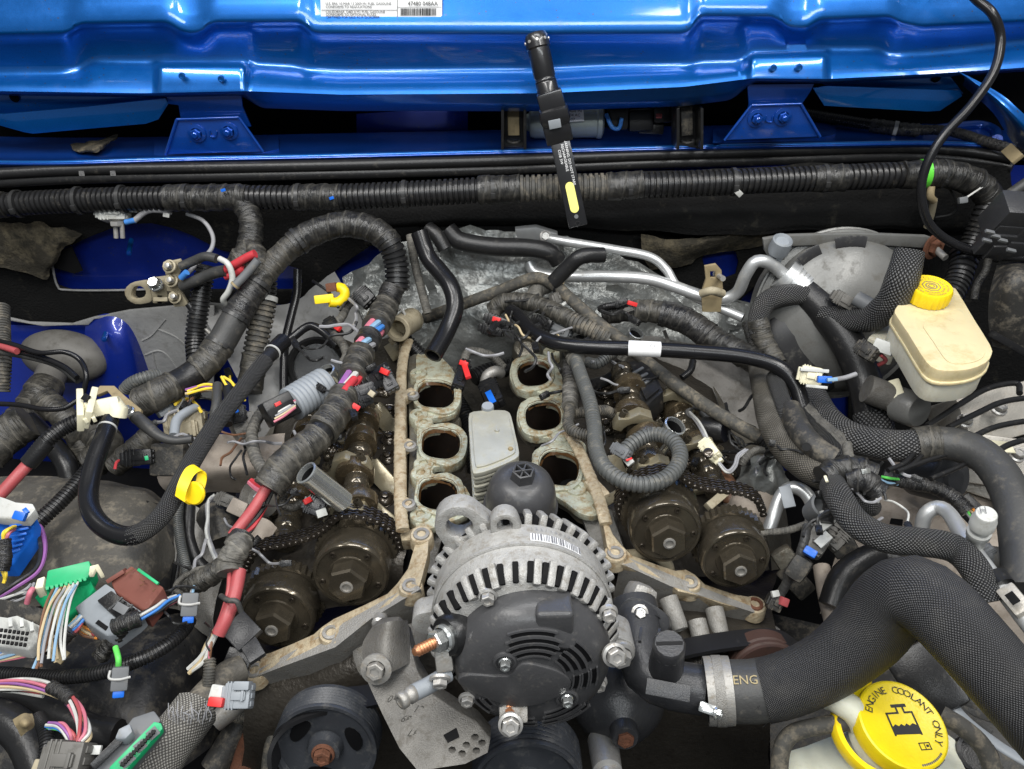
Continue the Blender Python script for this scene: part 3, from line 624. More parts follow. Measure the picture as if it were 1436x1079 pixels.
gm = thing('sound_mat', 'cracked light grey sound mat on the firewall below the battery clamp', 'mat', Y(230, 500, 1.12))
plate('panel', fw([(8, 446), (40, 453), (100, 455), (130, 446), (180, 436), (268, 428), (300, 430), (300, 560), (215, 560), (205, 530), (196, 490), (178, 460), (150, 446), (132, 448), (124, 456), (60, 458), (12, 450)], 1.132), Vector((0, .006, 0)), 'mat_grey', gm, bev=.0015)
for pl in ([(199, 478), (213, 470), (232, 448)], [(222, 462), (245, 472), (263, 486)], [(203, 498), (222, 492), (236, 500), (250, 520)], [(214, 495), (218, 515), (222, 530)]):
    tube('crack_ridge', fw(pl, 1.1318), 1.3, 'smooth', 'mat_grey', gm, n=6)
sheet('lower_panel', [[Y(290, 424, 1.13), Y(330, 424, 1.13), Y(400, 426, 1.12), Y(470, 380, 1.1)], [Y(286, 445, 1.13), Y(350, 450, 1.12), Y(410, 470, 1.09), Y(500, 440, 1.06)], [Z(345, 560, .98), Z(370, 540, .99), Z(430, 540, .97), Z(520, 500, .98)], [Z(330, 670, .88), Z(370, 660, .88), Z(440, 660, .88), Z(540, 600, .9)]], 'mat_grey', gm, 8, 8, .008, 12)
blu = thing('footwell_bulge', 'shade-darkened blue bulge in the firewall beside the grey rubber boot', 'body panel', Y(160, 500, 1.12))
sheet('bulge', [[Y(120, 450, 1.14), Y(150, 440, 1.135), Y(180, 452, 1.135), Y(205, 490, 1.14)], [Y(118, 490, 1.12), Y(150, 480, 1.105), Y(182, 490, 1.11), Y(210, 530, 1.13)], [Y(118, 560, 1.10), Y(150, 560, 1.085), Y(190, 560, 1.09), Y(216, 570, 1.12)]], 'shaded_paint', blu, 8, 8)
sheet('lower_face', [[Y(-60, 445, 1.15), Y(20, 456, 1.145), Y(120, 456, 1.145)], [Y(-60, 500, 1.13), Y(20, 500, 1.13), Y(120, 500, 1.13)], [Y(-60, 590, 1.08), Y(20, 590, 1.08), Y(120, 590, 1.08)]], 'shaded_paint', blu, 8, 8)
for a, b in (((150, 462), (146, 476)), ((184, 337), (181, 355))):
    T = thing('stud_pin', 'light blue painted stud on the ' + ('firewall bulge' if a[1] > 400 else 'firewall above the battery clamp'), 'stud', Y(*a, 1.12), 'studs on the firewall')
    tube('shank', [Y(*a, 1.13), Y(*b, 1.09)], 3.6, 'smooth', 'hood_paint', T, n=10, amp=0)
    lathe('tip', Y(*b, 1.09), (Y(*b, 1.09) - Y(*a, 1.13)), [(.0028, -.004), (.0036, -.002), (.0036, .003), (0, .004)], 'body_paint', T, 12)
fr_ = thing('firewall_insulation', 'black felt insulation mat with brown dirt behind the brake booster', 'insulation', Y(1100, 330, 1.13))
sheet('upper_fold', [[Y(470, 250, 1.145), Y(600, 250, 1.145), Y(800, 244, 1.14), Y(1000, 236, 1.14), Y(1200, 230, 1.14), Y(1420, 232, 1.14)], [Y(470, 310, 1.135), Y(600, 305, 1.12), Y(800, 300, 1.115), Y(1000, 306, 1.10), Y(1200, 306, 1.11), Y(1420, 310, 1.12)], [Y(470, 326, 1.14), Y(600, 316, 1.135), Y(800, 318, 1.13), Y(1000, 330, 1.10), Y(1200, 322, 1.115), Y(1420, 325, 1.13)]], 'felt', fr_, 10, 8, .004, 18)
plate('felt_mat', fw([(560, 300), (1320, 300), (1320, 420), (1080, 420), (1060, 400), (1020, 440), (900, 440), (560, 380)], 1.145), Vector((0, .006, 0)), 'felt', fr_, [fw([(985, 362), (994, 352), (1015, 349), (1032, 354), (1036, 368), (1032, 386), (1010, 394), (990, 384)], 1.145)], bev=.001)
sheet('dirty_fold', [[Y(900, 330, 1.12), Y(970, 335, 1.11), Y(1040, 320, 1.115), Y(1090, 315, 1.13)], [Y(900, 352, 1.12), Y(960, 348, 1.105), Y(1030, 334, 1.11), Y(1080, 330, 1.13)], [Y(910, 380, 1.13), Y(965, 372, 1.13), Y(984, 360, 1.135), Y(1076, 345, 1.14)]], 'felt_brown', fr_, 8, 8, .004, 40)
plate('dark_corner', fw([(1190, 285), (1500, 285), (1500, 620), (1190, 620)], 1.152), Vector((0, .004, 0)), 'felt', fr_)  # dark panel covering the blue firewall in this corner
foil = mk('heat_shield', sheetm([[Y(480, 390, 1.13), Y(600, 325, 1.13), Y(700, 325, 1.12), Y(820, 340, 1.12), Y(960, 398, 1.12), Y(1060, 425, 1.12)], [Y(480, 440, 1.08), Y(600, 400, 1.09), Y(700, 400, 1.08), Y(820, 400, 1.08), Y(960, 440, 1.09), Y(1060, 455, 1.09)], [Y(500, 520, 1.02), Y(600, 470, 1.04), Y(700, 470, 1.03), Y(820, 470, 1.03), Y(960, 490, 1.04), Y(1060, 510, 1.05)], [Z(520, 620, .82), Z(600, 600, .82), Z(700, 600, .8), Z(820, 600, .8), Z(960, 620, .84), Z(1080, 620, .86)]], 10, 10, .009, 48), 'foil', label='crinkled silver heat shield foil on the firewall behind the engine', cat='heat shield')
sh = mk('transmission_cover', sheetm([[Z(880, 470, 1.0), Z(960, 480, 1.0), Z(1040, 500, .99), Z(1120, 520, .98)], [Z(900, 540, .93), Z(970, 540, .95), Z(1040, 560, .95), Z(1100, 580, .93)], [Z(930, 640, .86), Z(990, 640, .88), Z(1050, 640, .88), Z(1130, 640, .86)]], 10, 10, .010, 22), 'frame_grey', label='dusty grey body panel showing below the labelled black pipe', cat='body panel')
# ---- left inner fender and battery place
fe = thing('inner_fender', 'dusty black inner fender liner under the loose green connectors', 'fender liner', Z(150, 900, .85))
sheet('upper_dome', [[(-80, 672, .96), (40, 668, .97), (120, 672, .975), (200, 684, .97), (235, 705, .95)], [(-80, 700, .975), (40, 690, .985), (120, 690, .99), (205, 705, .985), (250, 745, .94)], [(-80, 800, .96), (60, 790, .985), (130, 800, .99), (195, 800, .98), (238, 800, .935)], [(-80, 880, .93), (60, 850, .94), (130, 850, .95), (190, 850, .94), (225, 860, .90)]], 'liner_tan', fe, 8, 8, .002, 40)
sheet('side_wall', [[(205, 702, .985), (232, 712, .965), (252, 745, .945), (270, 800, .92)], [(212, 730, .975), (240, 750, .95), (262, 800, .92), (285, 850, .89)], [(196, 830, .955), (230, 840, .93), (262, 860, .89), (300, 900, .86)]], 'liner', fe, 8, 8)
sheet('lower_liner', [[(-80, 860, .90), (80, 880, .92), (190, 880, .925), (250, 860, .90), (300, 880, .84)], [(-80, 940, .90), (80, 930, .925), (180, 935, .93), (250, 910, .91), (300, 930, .85)], [(-80, 1010, .90), (80, 990, .92), (190, 1000, .92), (255, 980, .89), (300, 980, .84)], [(-80, 1140, .88), (80, 1130, .88), (190, 1120, .88), (250, 1080, .84), (310, 1040, .80)]], 'liner', fe, 9, 9, .003, 20)
for a, b in (((245, 790, .955), (238, 850, .93)), ((256, 905, .905), (262, 925, .895))):
    tube('slot', [a, b], 3, 'smooth', 'dark', fe, n=8, flat=(.3, ZUP))
tube('rib_edge', [(238, 700, .972), (252, 735, .962), (250, 790, .95), (240, 840, .935), (215, 870, .93)], 3.2, 'smooth', 'liner', fe)
# ---- right inner fender
fe2 = thing('inner_fender', 'beige dusty inner fender plate behind the braided hoses', 'fender liner', Z(1280, 740, .9))
sheet('plate', [[(1200, 640, .93), (1290, 640, .95), (1380, 640, .97), (1500, 640, .97)], [(1190, 720, .92), (1290, 720, .94), (1380, 730, .95), (1500, 740, .96)], [(1170, 790, .88), (1280, 800, .90), (1380, 820, .92), (1500, 840, .92)], [(1150, 860, .82), (1280, 880, .84), (1380, 900, .86), (1500, 920, .86)]], 'pinkbeige', fe2, 8, 8, .003, 20)
plate('slot', [(1249, 728, .947), (1266, 730, .947), (1265, 738, .947), (1247, 735, .947)], Vector((0, 0, .0015)), 'dark', fe2)
sheet('front_crossmember', [[(1080, 860, .80), (1250, 900, .82), (1500, 960, .84)], [(1080, 960, .80), (1250, 980, .82), (1500, 1040, .84)], [(1080, 1100, .78), (1250, 1120, .80), (1500, 1160, .80)]], 'plastic_dusty', fe2, 6, 6)
# ================================================================== ENGINE
def ell(cx, cy, rx, ry, z, n=18, rot=0, sq=2.6):
    o = []
    for i in range(n):
        a = 2 * math.pi * i / n; c, s = math.cos(a), math.sin(a)
        x = rx * math.copysign(abs(c) ** (2 / sq), c); y = ry * math.copysign(abs(s) ** (2 / sq), s)
        o.append((cx + x * math.cos(rot) - y * math.sin(rot), cy + x * math.sin(rot) + y * math.cos(rot), z))
    return o
def wob(pts, k=1.2): return [(p[0] + random.uniform(-k, k), p[1] + random.uniform(-k, k)) + tuple(p[2:]) for p in pts]
def port(T, hole, lean, deep=.05):
    """intake runner going down from the flange: near-black wall and black bottom"""
    top = [V(p) + Vector((0, 0, -.002)) for p in hole]; c = sum(top, Vector()) / len(top)
    bm = bmesh.new(); rings = []
    for k in range(6):
        f = k / 5; rings.append([bm.verts.new(c + (p - c) * (1.0 - .10 * f) * (1 + .04 * noise.noise(p * 60 + Vector((0, 0, k)))) + lean * deep * f) for p in top])
    for a, b in zip(rings, rings[1:]):
        for i in range(len(a)): j = (i + 1) % len(a); bm.faces.new((a[i], b[i], b[j], a[j]))
    w = mk('port_wall', bm, 'port_dark', T, smooth=60)
    bm = bmesh.new(); bm.faces.new([bm.verts.new(c + (p - c) * .95 + lean * deep * .95) for p in top]); mk('port_depth', bm, 'port_black', w)
    # burnt rim just inside the mouth
    bm = bmesh.new(); a = [bm.verts.new(c + (p - c) * (1.07 + .06 * noise.noise(p * 200)) + Vector((0, 0, .0026))) for p in top]; b = [bm.verts.new(c + (p - c) * (.93 + .05 * noise.noise(p * 300)) - Vector((0, 0, .004))) for p in top]
    for i in range(len(a)): j = (i + 1) % len(a); bm.faces.new((a[i], a[j], b[j], b[i]))
    bmesh.ops.recalc_face_normals(bm, faces=bm.faces); mk('carbon_rim', bm, 'port_stain', w, smooth=60)
DN = Vector((0, 0, -1))
# ---- engine block masses under everything
blk = thing('engine_block', 'dark engine block casting between the two cylinder heads', 'engine block', Z(690, 700, .85))
sheet('valley_floor', [[Z(560, 480, .93), Z(690, 470, .92), Z(830, 470, .93)], [Z(560, 600, .93), Z(690, 600, .92), Z(830, 600, .93)], [Z(560, 800, .93), Z(690, 800, .93), Z(840, 800, .93)]], 'head_dark', blk, 6, 6, .006, 30)
sheet('front_face', [[Z(330, 860, .84), Z(600, 820, .9), Z(860, 810, .9), Z(1090, 800, .84)], [Y(340, 1000, .45), Y(600, 930, .47), Y(860, 930, .47), Y(1080, 960, .46)], [Y(340, 1200, .44), Y(600, 1200, .44), Y(860, 1200, .44), Y(1080, 1200, .44)]], 'head_dark', blk, 8, 8, .008, 25)
for p, q, w, t in (((455, 940, .83), (520, 880, .88), 50, 40), ((560, 800, .95), (590, 900, .86), 40, 40), ((880, 820, .93), (905, 900, .88), 46, 40), ((1000, 870, .88), (1080, 900, .84), 46, 36), ((612, 730, .99), (592, 800, .95), 30, 50)):
    bar('casting_rib', p, q, w, t, 'cast_alu', blk)
# ---- left head
hl = thing('cylinder_head', 'open cylinder head with bare intake ports next to the red-taped wiring harness', 'cylinder head', Z(560, 640, .95))
zF = 1.03
lports = [ell(611, 553, 26, 19, zF, rot=.06), ell(618, 622, 27, 21, zF, rot=.06), ell(614, 693, 27, 22, zF, rot=.1)]
lo = [(574, 500), (590, 498), (606, 496), (622, 504), (637, 522), (645, 545), (644, 566), (637, 580), (620, 585), (607, 586), (605, 592), (612, 597), (630, 597), (645, 606), (652, 625), (650, 642), (641, 652), (618, 654), (608, 656), (607, 663), (616, 668), (638, 672), (654, 684), (661, 704), (655, 722), (630, 732), (600, 742), (580, 742), (571, 720), (573, 660), (573, 600), (572, 550)]
def flange(T, outline, ports, inward):
    plate('valley_plate', [(a, b, zF - .015) for a, b in wob(outline)], DN * .016, 'head_alu', T, [[(p[0], p[1], zF - .015) for p in h] for h in ports], bev=.002, sm=2)
    lim = [(max(a, 584) if inward > 0 else a, b) for a, b in outline]
    plate('gasket_plate', [(a, b, zF - .0035) for a, b in wob(lim, .6)], DN * .009, 'gasket_face', T, [[(p[0], p[1], zF - .0035) for p in h] for h in ports], bev=.0015, sm=2)
    for h in ports:
        cx_, cy_ = sum(p[0] for p in h) / len(h), sum(p[1] for p in h) / len(h); o = []
        for p in h:
            dx, dy = p[0] - cx_, p[1] - cy_; k = 1.27 + (.12 if dx * inward > 0 else -.05) + random.uniform(-.03, .03); o.append((cx_ + dx * k, cy_ + dy * (k + .06), zF))
        q = plate('port_flange', o, DN * .013, 'gasket_face', T, [h], bev=.0018, sm=2)
        for sy in (-1, 1):
            c = V((cx_ - inward * 24, cy_ + sy * 29, zF - .003)); lathe('flange_boss', c, ZUP, [(.0135, -.014), (.0125, 0), (.0115, .0016), (.0055, .002), (.005, -.003), (0, -.003)], 'gasket_face', q, 22)
lports = [wob(h, .5) for h in lports]
flange(hl, lo, lports, 1)
for h in lports: port(hl, smoothloop(h, 2), Vector((-.45, .1, -1)))
for c in ((560, 540), (570, 612), (560, 690)):
    bar('runner_casting', (c[0] + 10, c[1], .945), (c[0] + 75, c[1] + 4, .945), 52, 44, 'head_alu', hl, up=ZUP, bev=8)
# head body, tilted outwards
HN = Vector((-.42, 0, .9)).normalized()
sheet('deck', [[(395, 480, .955), (470, 478, .985), (572, 474, 1.0)], [(385, 600, .945), (470, 600, .985), (566, 600, 1.005)], [(330, 790, .925), (450, 790, .975), (570, 760, 1.0)], [(310, 880, .86), (440, 860, .93), (560, 830, .96)]], 'head_dark', hl, 8, 8, .005, 40)
sheet('outer_wall', [[(395, 478, .96), (385, 600, .95), (330, 790, .93), (312, 880, .87)], [(370, 500, .88), (350, 620, .88), (300, 800, .84), (290, 890, .80)]], 'head_alu', hl, 8, 6, .003, 30)
# cover rail: the machined edge the cam cover sits on
def railz(a): return 1.03 - max(0, (592 - a)) * (1.03 - .935) / (592 - 345)
def rl(pts): return [(a, b, 1.032 if b < 745 else railz(a)) for a, b in pts]
tube('cover_rail', rl([(573, 478), (566, 500), (562, 540), (561, 600), (561, 660), (562, 715), (565, 744)]), 8, 'tape', 'rail', hl, amp=.8, flat=(.55, ZUP))
bar('rail_wall', (566, 480, 1.012), (563, 744, 1.012), 12, 30, 'rail', hl, up=ZUP)
for a, b in ((579, 554), (575, 625), (573, 707)):
    bar('rail_boss', (563, b + 8, 1.029), (a + 3, b - 4, 1.031), 15, 14, 'rail', hl, up=ZUP, bev=4)
    lathe('bolt_hole', (a, b - 1, 1.0365), ZUP, [(.0085, -.004), (.0075, .0), (.0045, .0008), (.004, -.003), (0, -.003)], 'steel_dull', hl, 20)
# front timing case edge, running down and out
tc_ = thing('timing_cover', 'timing cover with tan sealant-stained edge below the front cam gears', 'engine cover', Z(590, 830, .98))
def trl(pts): return [Z(a, b, 1.03 - max(0, (592 - a)) * (.095 / 247)) for a, b in pts]
edge = [(561, 748), (575, 742), (588, 736), (600, 737), (602, 752), (600, 778), (594, 804), (588, 822), (576, 836), (548, 850), (520, 863), (486, 884), (480, 896), (468, 906), (452, 905), (396, 932), (360, 948), (347, 943), (350, 934), (364, 928), (366, 918), (378, 915), (410, 903), (441, 889), (450, 879), (468, 868), (510, 848), (543, 832), (556, 817), (572, 798), (579, 775), (583, 755), (572, 757), (562, 758)]
plate('cover_edge', trl(wob(edge, 1)), Vector((0, .006, -.022)), 'rail', tc_, bev=.0022)
for a, b in ((591, 750), (576, 822), (464, 888), (357, 941)):
    lathe('cast_boss', trl([(a, b)])[0], ZUP, [(.0132, -.016), (.0126, -.0016), (.0115, .0004), (0, .0004)], 'rail', tc_, 22)
    lathe('bolt_hole', trl([(a, b)])[0] + Vector((0, 0, .0006)), ZUP, [(.0095, -.002), (.0085, .0016), (.0052, .002), (.0045, -.001), (0, -.001)], 'steel_dull', tc_, 20)
plate('case_wall', trl([(560, 830), (470, 880), (390, 925), (352, 944), (360, 949), (396, 935), (470, 908), (520, 868), (590, 826), (580, 815)]), Vector((0, .03, -.16)), 'cast_alu', tc_)
bar('case_lobe', trl([(500, 880)])[0] + Vector((0, -.005, -.05)), trl([(588, 846)])[0] + Vector((0, -.005, -.045)), 42, 46, 'cast_dusty', tc_, bev=12)
lathe('pipe_plug', trl([(532, 864)])[0] + Vector((0, -.004, -.004)), Vector((0, -1, .4)), [(.007, -.01), (.007, .004), (.005, .006), (0, .006)], 'steel', tc_, 18)
redg = [(842, 712), (846, 742), (852, 766), (863, 788), (893, 801), (937, 819), (952, 830), (982, 836), (1012, 846), (1046, 856), (1068, 863), (1073, 858), (1072, 848), (1056, 838), (1030, 834), (988, 820), (975, 806), (962, 798), (948, 799), (920, 792), (886, 778), (872, 764), (860, 750), (854, 734), (852, 712)]
def trr(pts): return [Z(a, b, 1.03 - max(0, (a - 850)) * (.085 / 220)) for a, b in pts]
plate('cover_edge', trr(wob(redg, 1)), Vector((0, .006, -.022)), 'rail', tc_, bev=.0022)
for a, b in ((863, 776), (967, 817), (1059, 848)):
    lathe('cast_boss', trr([(a, b)])[0], ZUP, [(.0132, -.016), (.0126, -.0016), (.0115, .0004), (0, .0004)], 'rail', tc_, 22)
    lathe('bolt_hole', trr([(a, b)])[0] + Vector((0, 0, .0006)), ZUP, [(.0095, -.002), (.0085, .0016), (.0052, .002), (.0045, -.001), (0, -.001)], 'steel_dull' if a < 1000 else 'rust', tc_, 20)
plate('case_wall', trr([(870, 790), (940, 822), (1060, 860), (1066, 855), (990, 826), (880, 782)]), Vector((0, .03, -.16)), 'cast_alu', tc_)
for a, b, c, d in ((938, 824, 952, 843), (1003, 840, 1010, 859), (978, 856, 986, 871)):
    A, B = trr([(a, b)])[0] + Vector((0, -.004, -.012)), trr([(c, d)])[0] + Vector((0, -.02, -.02))
    s = S(A); lathe('stud_boss', B, (B - A), [(.010, -(B - A).length), (.0095, -.004), (.0085, .001), (.0055, .002), (.0045, 0), (.003, 0), (0, -.002)], 'cast_dusty' if a != 975 else 'steel_dull', tc_, 22)
bar('case_flank', (846, 720, 1.0), (872, 800, .97), 26, 40, 'cast_dusty', tc_, bev=6)
bar('case_flank', (820, 700, 1.01), (852, 780, .98), 30, 40, 'cast_dusty', tc_, bev=8)
# ---- right head
hr = thing('cylinder_head', 'open cylinder head with bare intake ports beside the looped ribbed conduit', 'cylinder head', Z(850, 640, .95))
rports = [ell(749, 523, 23, 18, zF, rot=-.1), ell(762, 583, 25, 20, zF, rot=-.1), ell(784, 656, 28, 24, zF, rot=.15)]
ro = [(716, 512), (722, 503), (740, 497), (760, 497), (776, 504), (786, 520), (791, 545), (793, 575), (796, 604), (812, 616), (822, 634), (828, 660), (836, 690), (842, 716), (832, 724), (812, 720), (796, 706), (776, 694), (758, 676), (748, 652), (746, 636), (756, 628), (772, 622), (774, 616), (766, 614), (744, 614), (731, 605), (724, 588), (727, 570), (736, 562), (756, 558), (760, 553), (752, 550), (732, 549), (720, 540), (715, 527)]
flange(hr, ro, rports, -1)
for h in rports: port(hr, smoothloop(h, 2), Vector((.45, .1, -1)))
for c in ((740, 524), (750, 585), (765, 655)):
    bar('runner_casting', (c[0] - 18, c[1], .945), (c[0] + 62, c[1] + 2, .945), 50, 44, 'head_alu', hr, up=ZUP, bev=8)
lathe('oil_gallery_boss', (738, 486, 1.02), Vector((-.1, -.6, 1)), [(.026, -.05), (.022, -.01), (.018, 0), (.012, .002), (.010, -.004), (0, -.004)], 'head_alu', hr, 28)
sheet('deck', [[(770, 480, 1.0), (860, 480, .985), (990, 500, .955)], [(790, 560, 1.0), (890, 580, .985), (1010, 580, .95)], [(840, 690, 1.0), (940, 690, .975), (1060, 680, .935)], [(850, 800, .96), (970, 810, .93), (1080, 800, .87)]], 'head_dark', hr, 8, 8, .005, 40)
sheet('outer_wall', [[(990, 498, .96), (1012, 580, .955), (1062, 680, .94), (1082, 800, .87)], [(1030, 520, .88), (1060, 600, .88), (1100, 700, .86), (1110, 800, .8)]], 'head_alu', hr, 8, 6, .003, 30)
tube('cover_rail', [(796, 606, 1.034), (812, 632, 1.034), (826, 664, 1.034), (840, 700, 1.034), (850, 735, 1.032)], 8.5, 'tape', 'rail', hr, amp=.8, flat=(.5, ZUP))
bar('rail_boss', (826, 676, 1.03), (848, 700, 1.03), 20, 14, 'rail', hr, up=ZUP, bev=4)
# ---- cams, caps, springs
def cam(T0, A, B, r, lobes, label, mat='oily_steel'):
    A, B = V(A), V(B); d = B - A; L = d.length; s = S((A + B) / 2); r *= s
    T = thing('camshaft', label, 'camshaft', (A + B) / 2)
    pr = [(0, 0), (r * .72, 0)]; k = 0
    while k < L - r * .9:
        w = r * (.55 + .25 * ((len(pr) * 37) % 5) / 5); f = (.72, .98, .78, 1.0, .66, .92)[len(pr) % 6]
        pr += [(r * f * .94, k), (r * f, k + r * .08), (r * f, k + w * .75), (r * f * .93, k + w * .82)]; k += w
    pr += [(r * .7, L), (0, L)]
    lathe('shaft', A, d, pr, mat, T, 28)
    x, y, z = frame(d, ZUP)
    for i, (t, a) in enumerate(lobes):
        c = A + d * t; bm = bmesh.new(); w = r * .36
        ca, sa = math.cos(a), math.sin(a); o = (y * ca + z * sa)
        pts = []
        for q in range(24):
            th = 2 * math.pi * q / 24; v = y * math.cos(th) + z * math.sin(th); e = max(0, v.dot(o)) ** 2
            pts.append(c - x * w + v * r * (.98 + .38 * e))
        mk('lobe', platem(pts, x * w * 2, bev=r * .06), 'oily_bronze', T, smooth=40)
    return T
c1 = cam(hl, (511, 572, 1.042), (494, 736, 1.036), 24, [(.18, 1.2), (.36, 1.4), (.62, 2.2), (.86, .4)], 'oily camshaft between the zinc spark plug tube and the stained cover rail')
c2 = cam(hl, (440, 560, .985), (398, 764, .978), 22, [(.3, 1.2), (.6, 2.2), (.75, .6)], 'oily camshaft mostly hidden under the dusty taped harness')
c3 = cam(hr, (872, 520, 1.036), (925, 700, 1.036), 23, [(.2, 1.2), (.4, 2.6), (.6, .8), (.8, 1.8)], 'oily camshaft under the looped ribbed conduit')
c4 = cam(hr, (936, 555, .992), (1006, 688, .984), 24, [(.25, 1.8), (.6, .9)], 'oily camshaft behind the cream two-wire connector')
def cap(T, P, right, w, h, boltat, sgn=1, mat='cam_cap', depth=18):
    """cam bearing cap: arch bridge with two bolted feet. P centre on the cam axis, pixels"""
    P = (P[0], P[1], P[2] + .017); c = V(P); s = S(c); x = right.normalized(); y = Vector((0, 1, 0)); z = x.cross(y).normalized()
    if z.z < 0: z = -z
    o = []
    n = 10
    for i in range(n + 1):
        a = math.pi * i / n; o.append(c + x * (-math.cos(a)) * w * .30 * s + z * math.sin(a) * h * .5 * s)
    o = o[::-1]
    out = [c - x * w * .5 * s, c - x * w * .5 * s + z * h * .42 * s, c - x * w * .30 * s + z * h * .55 * s, c - x * w * .14 * s + z * h * .86 * s, c + x * w * .14 * s + z * h * .86 * s, c + x * w * .30 * s + z * h * .55 * s, c + x * w * .5 * s + z * h * .42 * s, c + x * w * .5 * s]
    q = mk('bearing_cap', platem([p + FRONT * depth * s * .5 for p in out + o], -FRONT * depth * s, bev=.0016), mat, T, smooth=35)
    for sg in (-1, 1):
        p = c + x * sg * w * .40 * s + z * h * .48 * s
        b_ = lathe('cap_bolt', p, z, [(5.6 * s, -.002), (5.6 * s, .006), (5.0 * s, .0075), (3.3 * s, .0075), (3.0 * s, .004), (0, .004)], 'oily_steel', q, 16)
    return q
TL = Vector((1, 0, .38)); TR = Vector((1, 0, -.38))
cap(hl, (494, 666, 1.018), TL, 66, 44, None); cap(hl, (490, 728, 1.013), TL, 64, 40, None); cap(hl, (508, 592, 1.02), TL, 60, 40, None, depth=12)
cap(hl, (424, 655, .965), TL, 58, 36, None, depth=14)
for a, b, w in (((520, 652, 1.02), (556, 692, 1.0), 26), ((525, 572, 1.02), (556, 608, 1.0), 24), ((512, 700, 1.03), (558, 738, 1.012), 16)):
    bar('ladder_strut', a, b, w, 10, 'cam_cap', hl, up=Vector((-.5, -.4, 1)), bev=2)
cap(hr, (888, 606, 1.018), TR, 66, 44, None); cap(hr, (915, 668, 1.018), TR, 62, 40, None); cap(hr, (938, 575, .985), TR, 64, 44, None, depth=14); cap(hr, (975, 640, .975), TR, 62, 40, None, depth=14)
for a, b, w in (((858, 640, 1.02), (878, 690, 1.0), 22), ((905, 568, 1.01), (890, 598, 1.0), 20), ((836, 712, 1.03), (872, 690, 1.02), 14)):
    bar('ladder_strut', a, b, w, 10, 'cam_cap', hr, up=Vector((.5, -.4, 1)), bev=2)
def springs(T, pts):
    for p in pts:
        p = V(p); s = S(p); ax = Vector((random.uniform(-.2, .2), -.2, 1)).normalized(); q = []
        lathe('spring_retainer', p + ax * .020, ax, [(11 * s, -.004), (12 * s, 0), (9 * s, .003), (5 * s, .004), (4.4 * s, .008), (0, .009)], 'oily_dark', T, 20)
        for k in range(45): a = k * .62; q.append(p + ax * (-.015 + .035 * k / 44) + (Vector((1, 0, 0)) * math.cos(a) + ax.cross(Vector((1, 0, 0))) * math.sin(a)) * 11 * s)
        tube('valve_spring', q, 2.4, 'smooth', 'oily_dark', T, n=7, amp=0)
springs(hl, [(545, 590, .985), (548, 628, .985), (547, 655, .985), (540, 560, .985), (540, 712, .985), (470, 640, .97), (455, 605, .97)])
springs(hr, [(845, 560, .985), (852, 610, .985), (862, 650, .985), (930, 620, .965), (955, 660, .965), (905, 545, .97)])
def rockers(T, A, B, off, n):
    A, B = V(A), V(B)
    for i in range(n):
        p = A.lerp(B, (i + .5) / n) + Vector((random.uniform(-.003, .003), 0, random.uniform(-.004, .004))); s = S(p); d = Vector((off, random.uniform(-.15, .15), -.35)).normalized()
        q = mk('rocker_arm', boxm(p, d * 15 * s, d.cross(ZUP).normalized() * 4.5 * s, d.cross(d.cross(ZUP)).normalized() * 5 * s, .0022), ('oily_bronze', 'oily_dark', 'cam_cap')[i % 3], T, smooth=50)
        lathe('lash_adjuster', p + d * 13 * s, Vector((off * .2, -.2, 1)), [(7 * s, -.02), (7 * s, .004), (5 * s, .007), (2.5 * s, .008), (2 * s, .006), (0, .006)], 'oily_steel', q, 16)
        if i % 2: bolt(p - d * 8 * s + Vector((0, -.006, .008)), Vector((off * -.3, -.3, 1)), 4.6, 6, 'oily_bronze', T)
rockers(hl, (532, 545, 1.0), (522, 730, 1.0), 1, 9); rockers(hl, (480, 575, .99), (462, 735, .985), -1, 8); rockers(hl, (420, 620, .965), (380, 760, .955), -1, 6); rockers(hl, (446, 600, .97), (424, 750, .965), 1, 6)
rockers(hr, (858, 540, 1.0), (900, 690, 1.0), -1, 8); rockers(hr, (905, 560, .99), (950, 690, .985), 1, 7); rockers(hr, (965, 570, .965), (1030, 690, .955), 1, 7); rockers(hr, (925, 590, .97), (985, 700, .965), -1, 6)
def plugtube(pos, axis, r, L, label):
    s = S(pos); r *= s
    T = thing('spark_plug_tube', label, 'metal tube', V(pos), 'zinc spark plug tubes in the heads')
    lathe('sleeve', pos, axis, [(r, -L), (r, -.004), (r * 1.06, -.002), (r * 1.06, 0), (r * .9, .0006), (r * .86, -.003), (r * .84, -L * .9)], 'zinc', T, 30)
    lathe('bore', pos, axis, [(r * .845, -.005), (r * .84, -.022), (0, -.022)], 'dark', T, 24)
plugtube((456, 521, 1.10), Vector((-.35, -.2, 1)), 13.5, .06, 'bright zinc spark plug tube beside the grey ribbed connector')
plugtube((429, 663, 1.118), Vector((-.5, -.12, .8)), 16.5, .058, 'large bright zinc spark plug tube in front of the taped harness')
plugtube((947, 597, 1.05), Vector((.35, -.2, 1)), 15, .05, 'bright zinc spark plug tube inside the ribbed conduit loop')
plugtube((892, 467, 1.05), Vector((.35, -.2, 1)), 11, .05, 'small zinc spark plug tube behind the white pipe label')
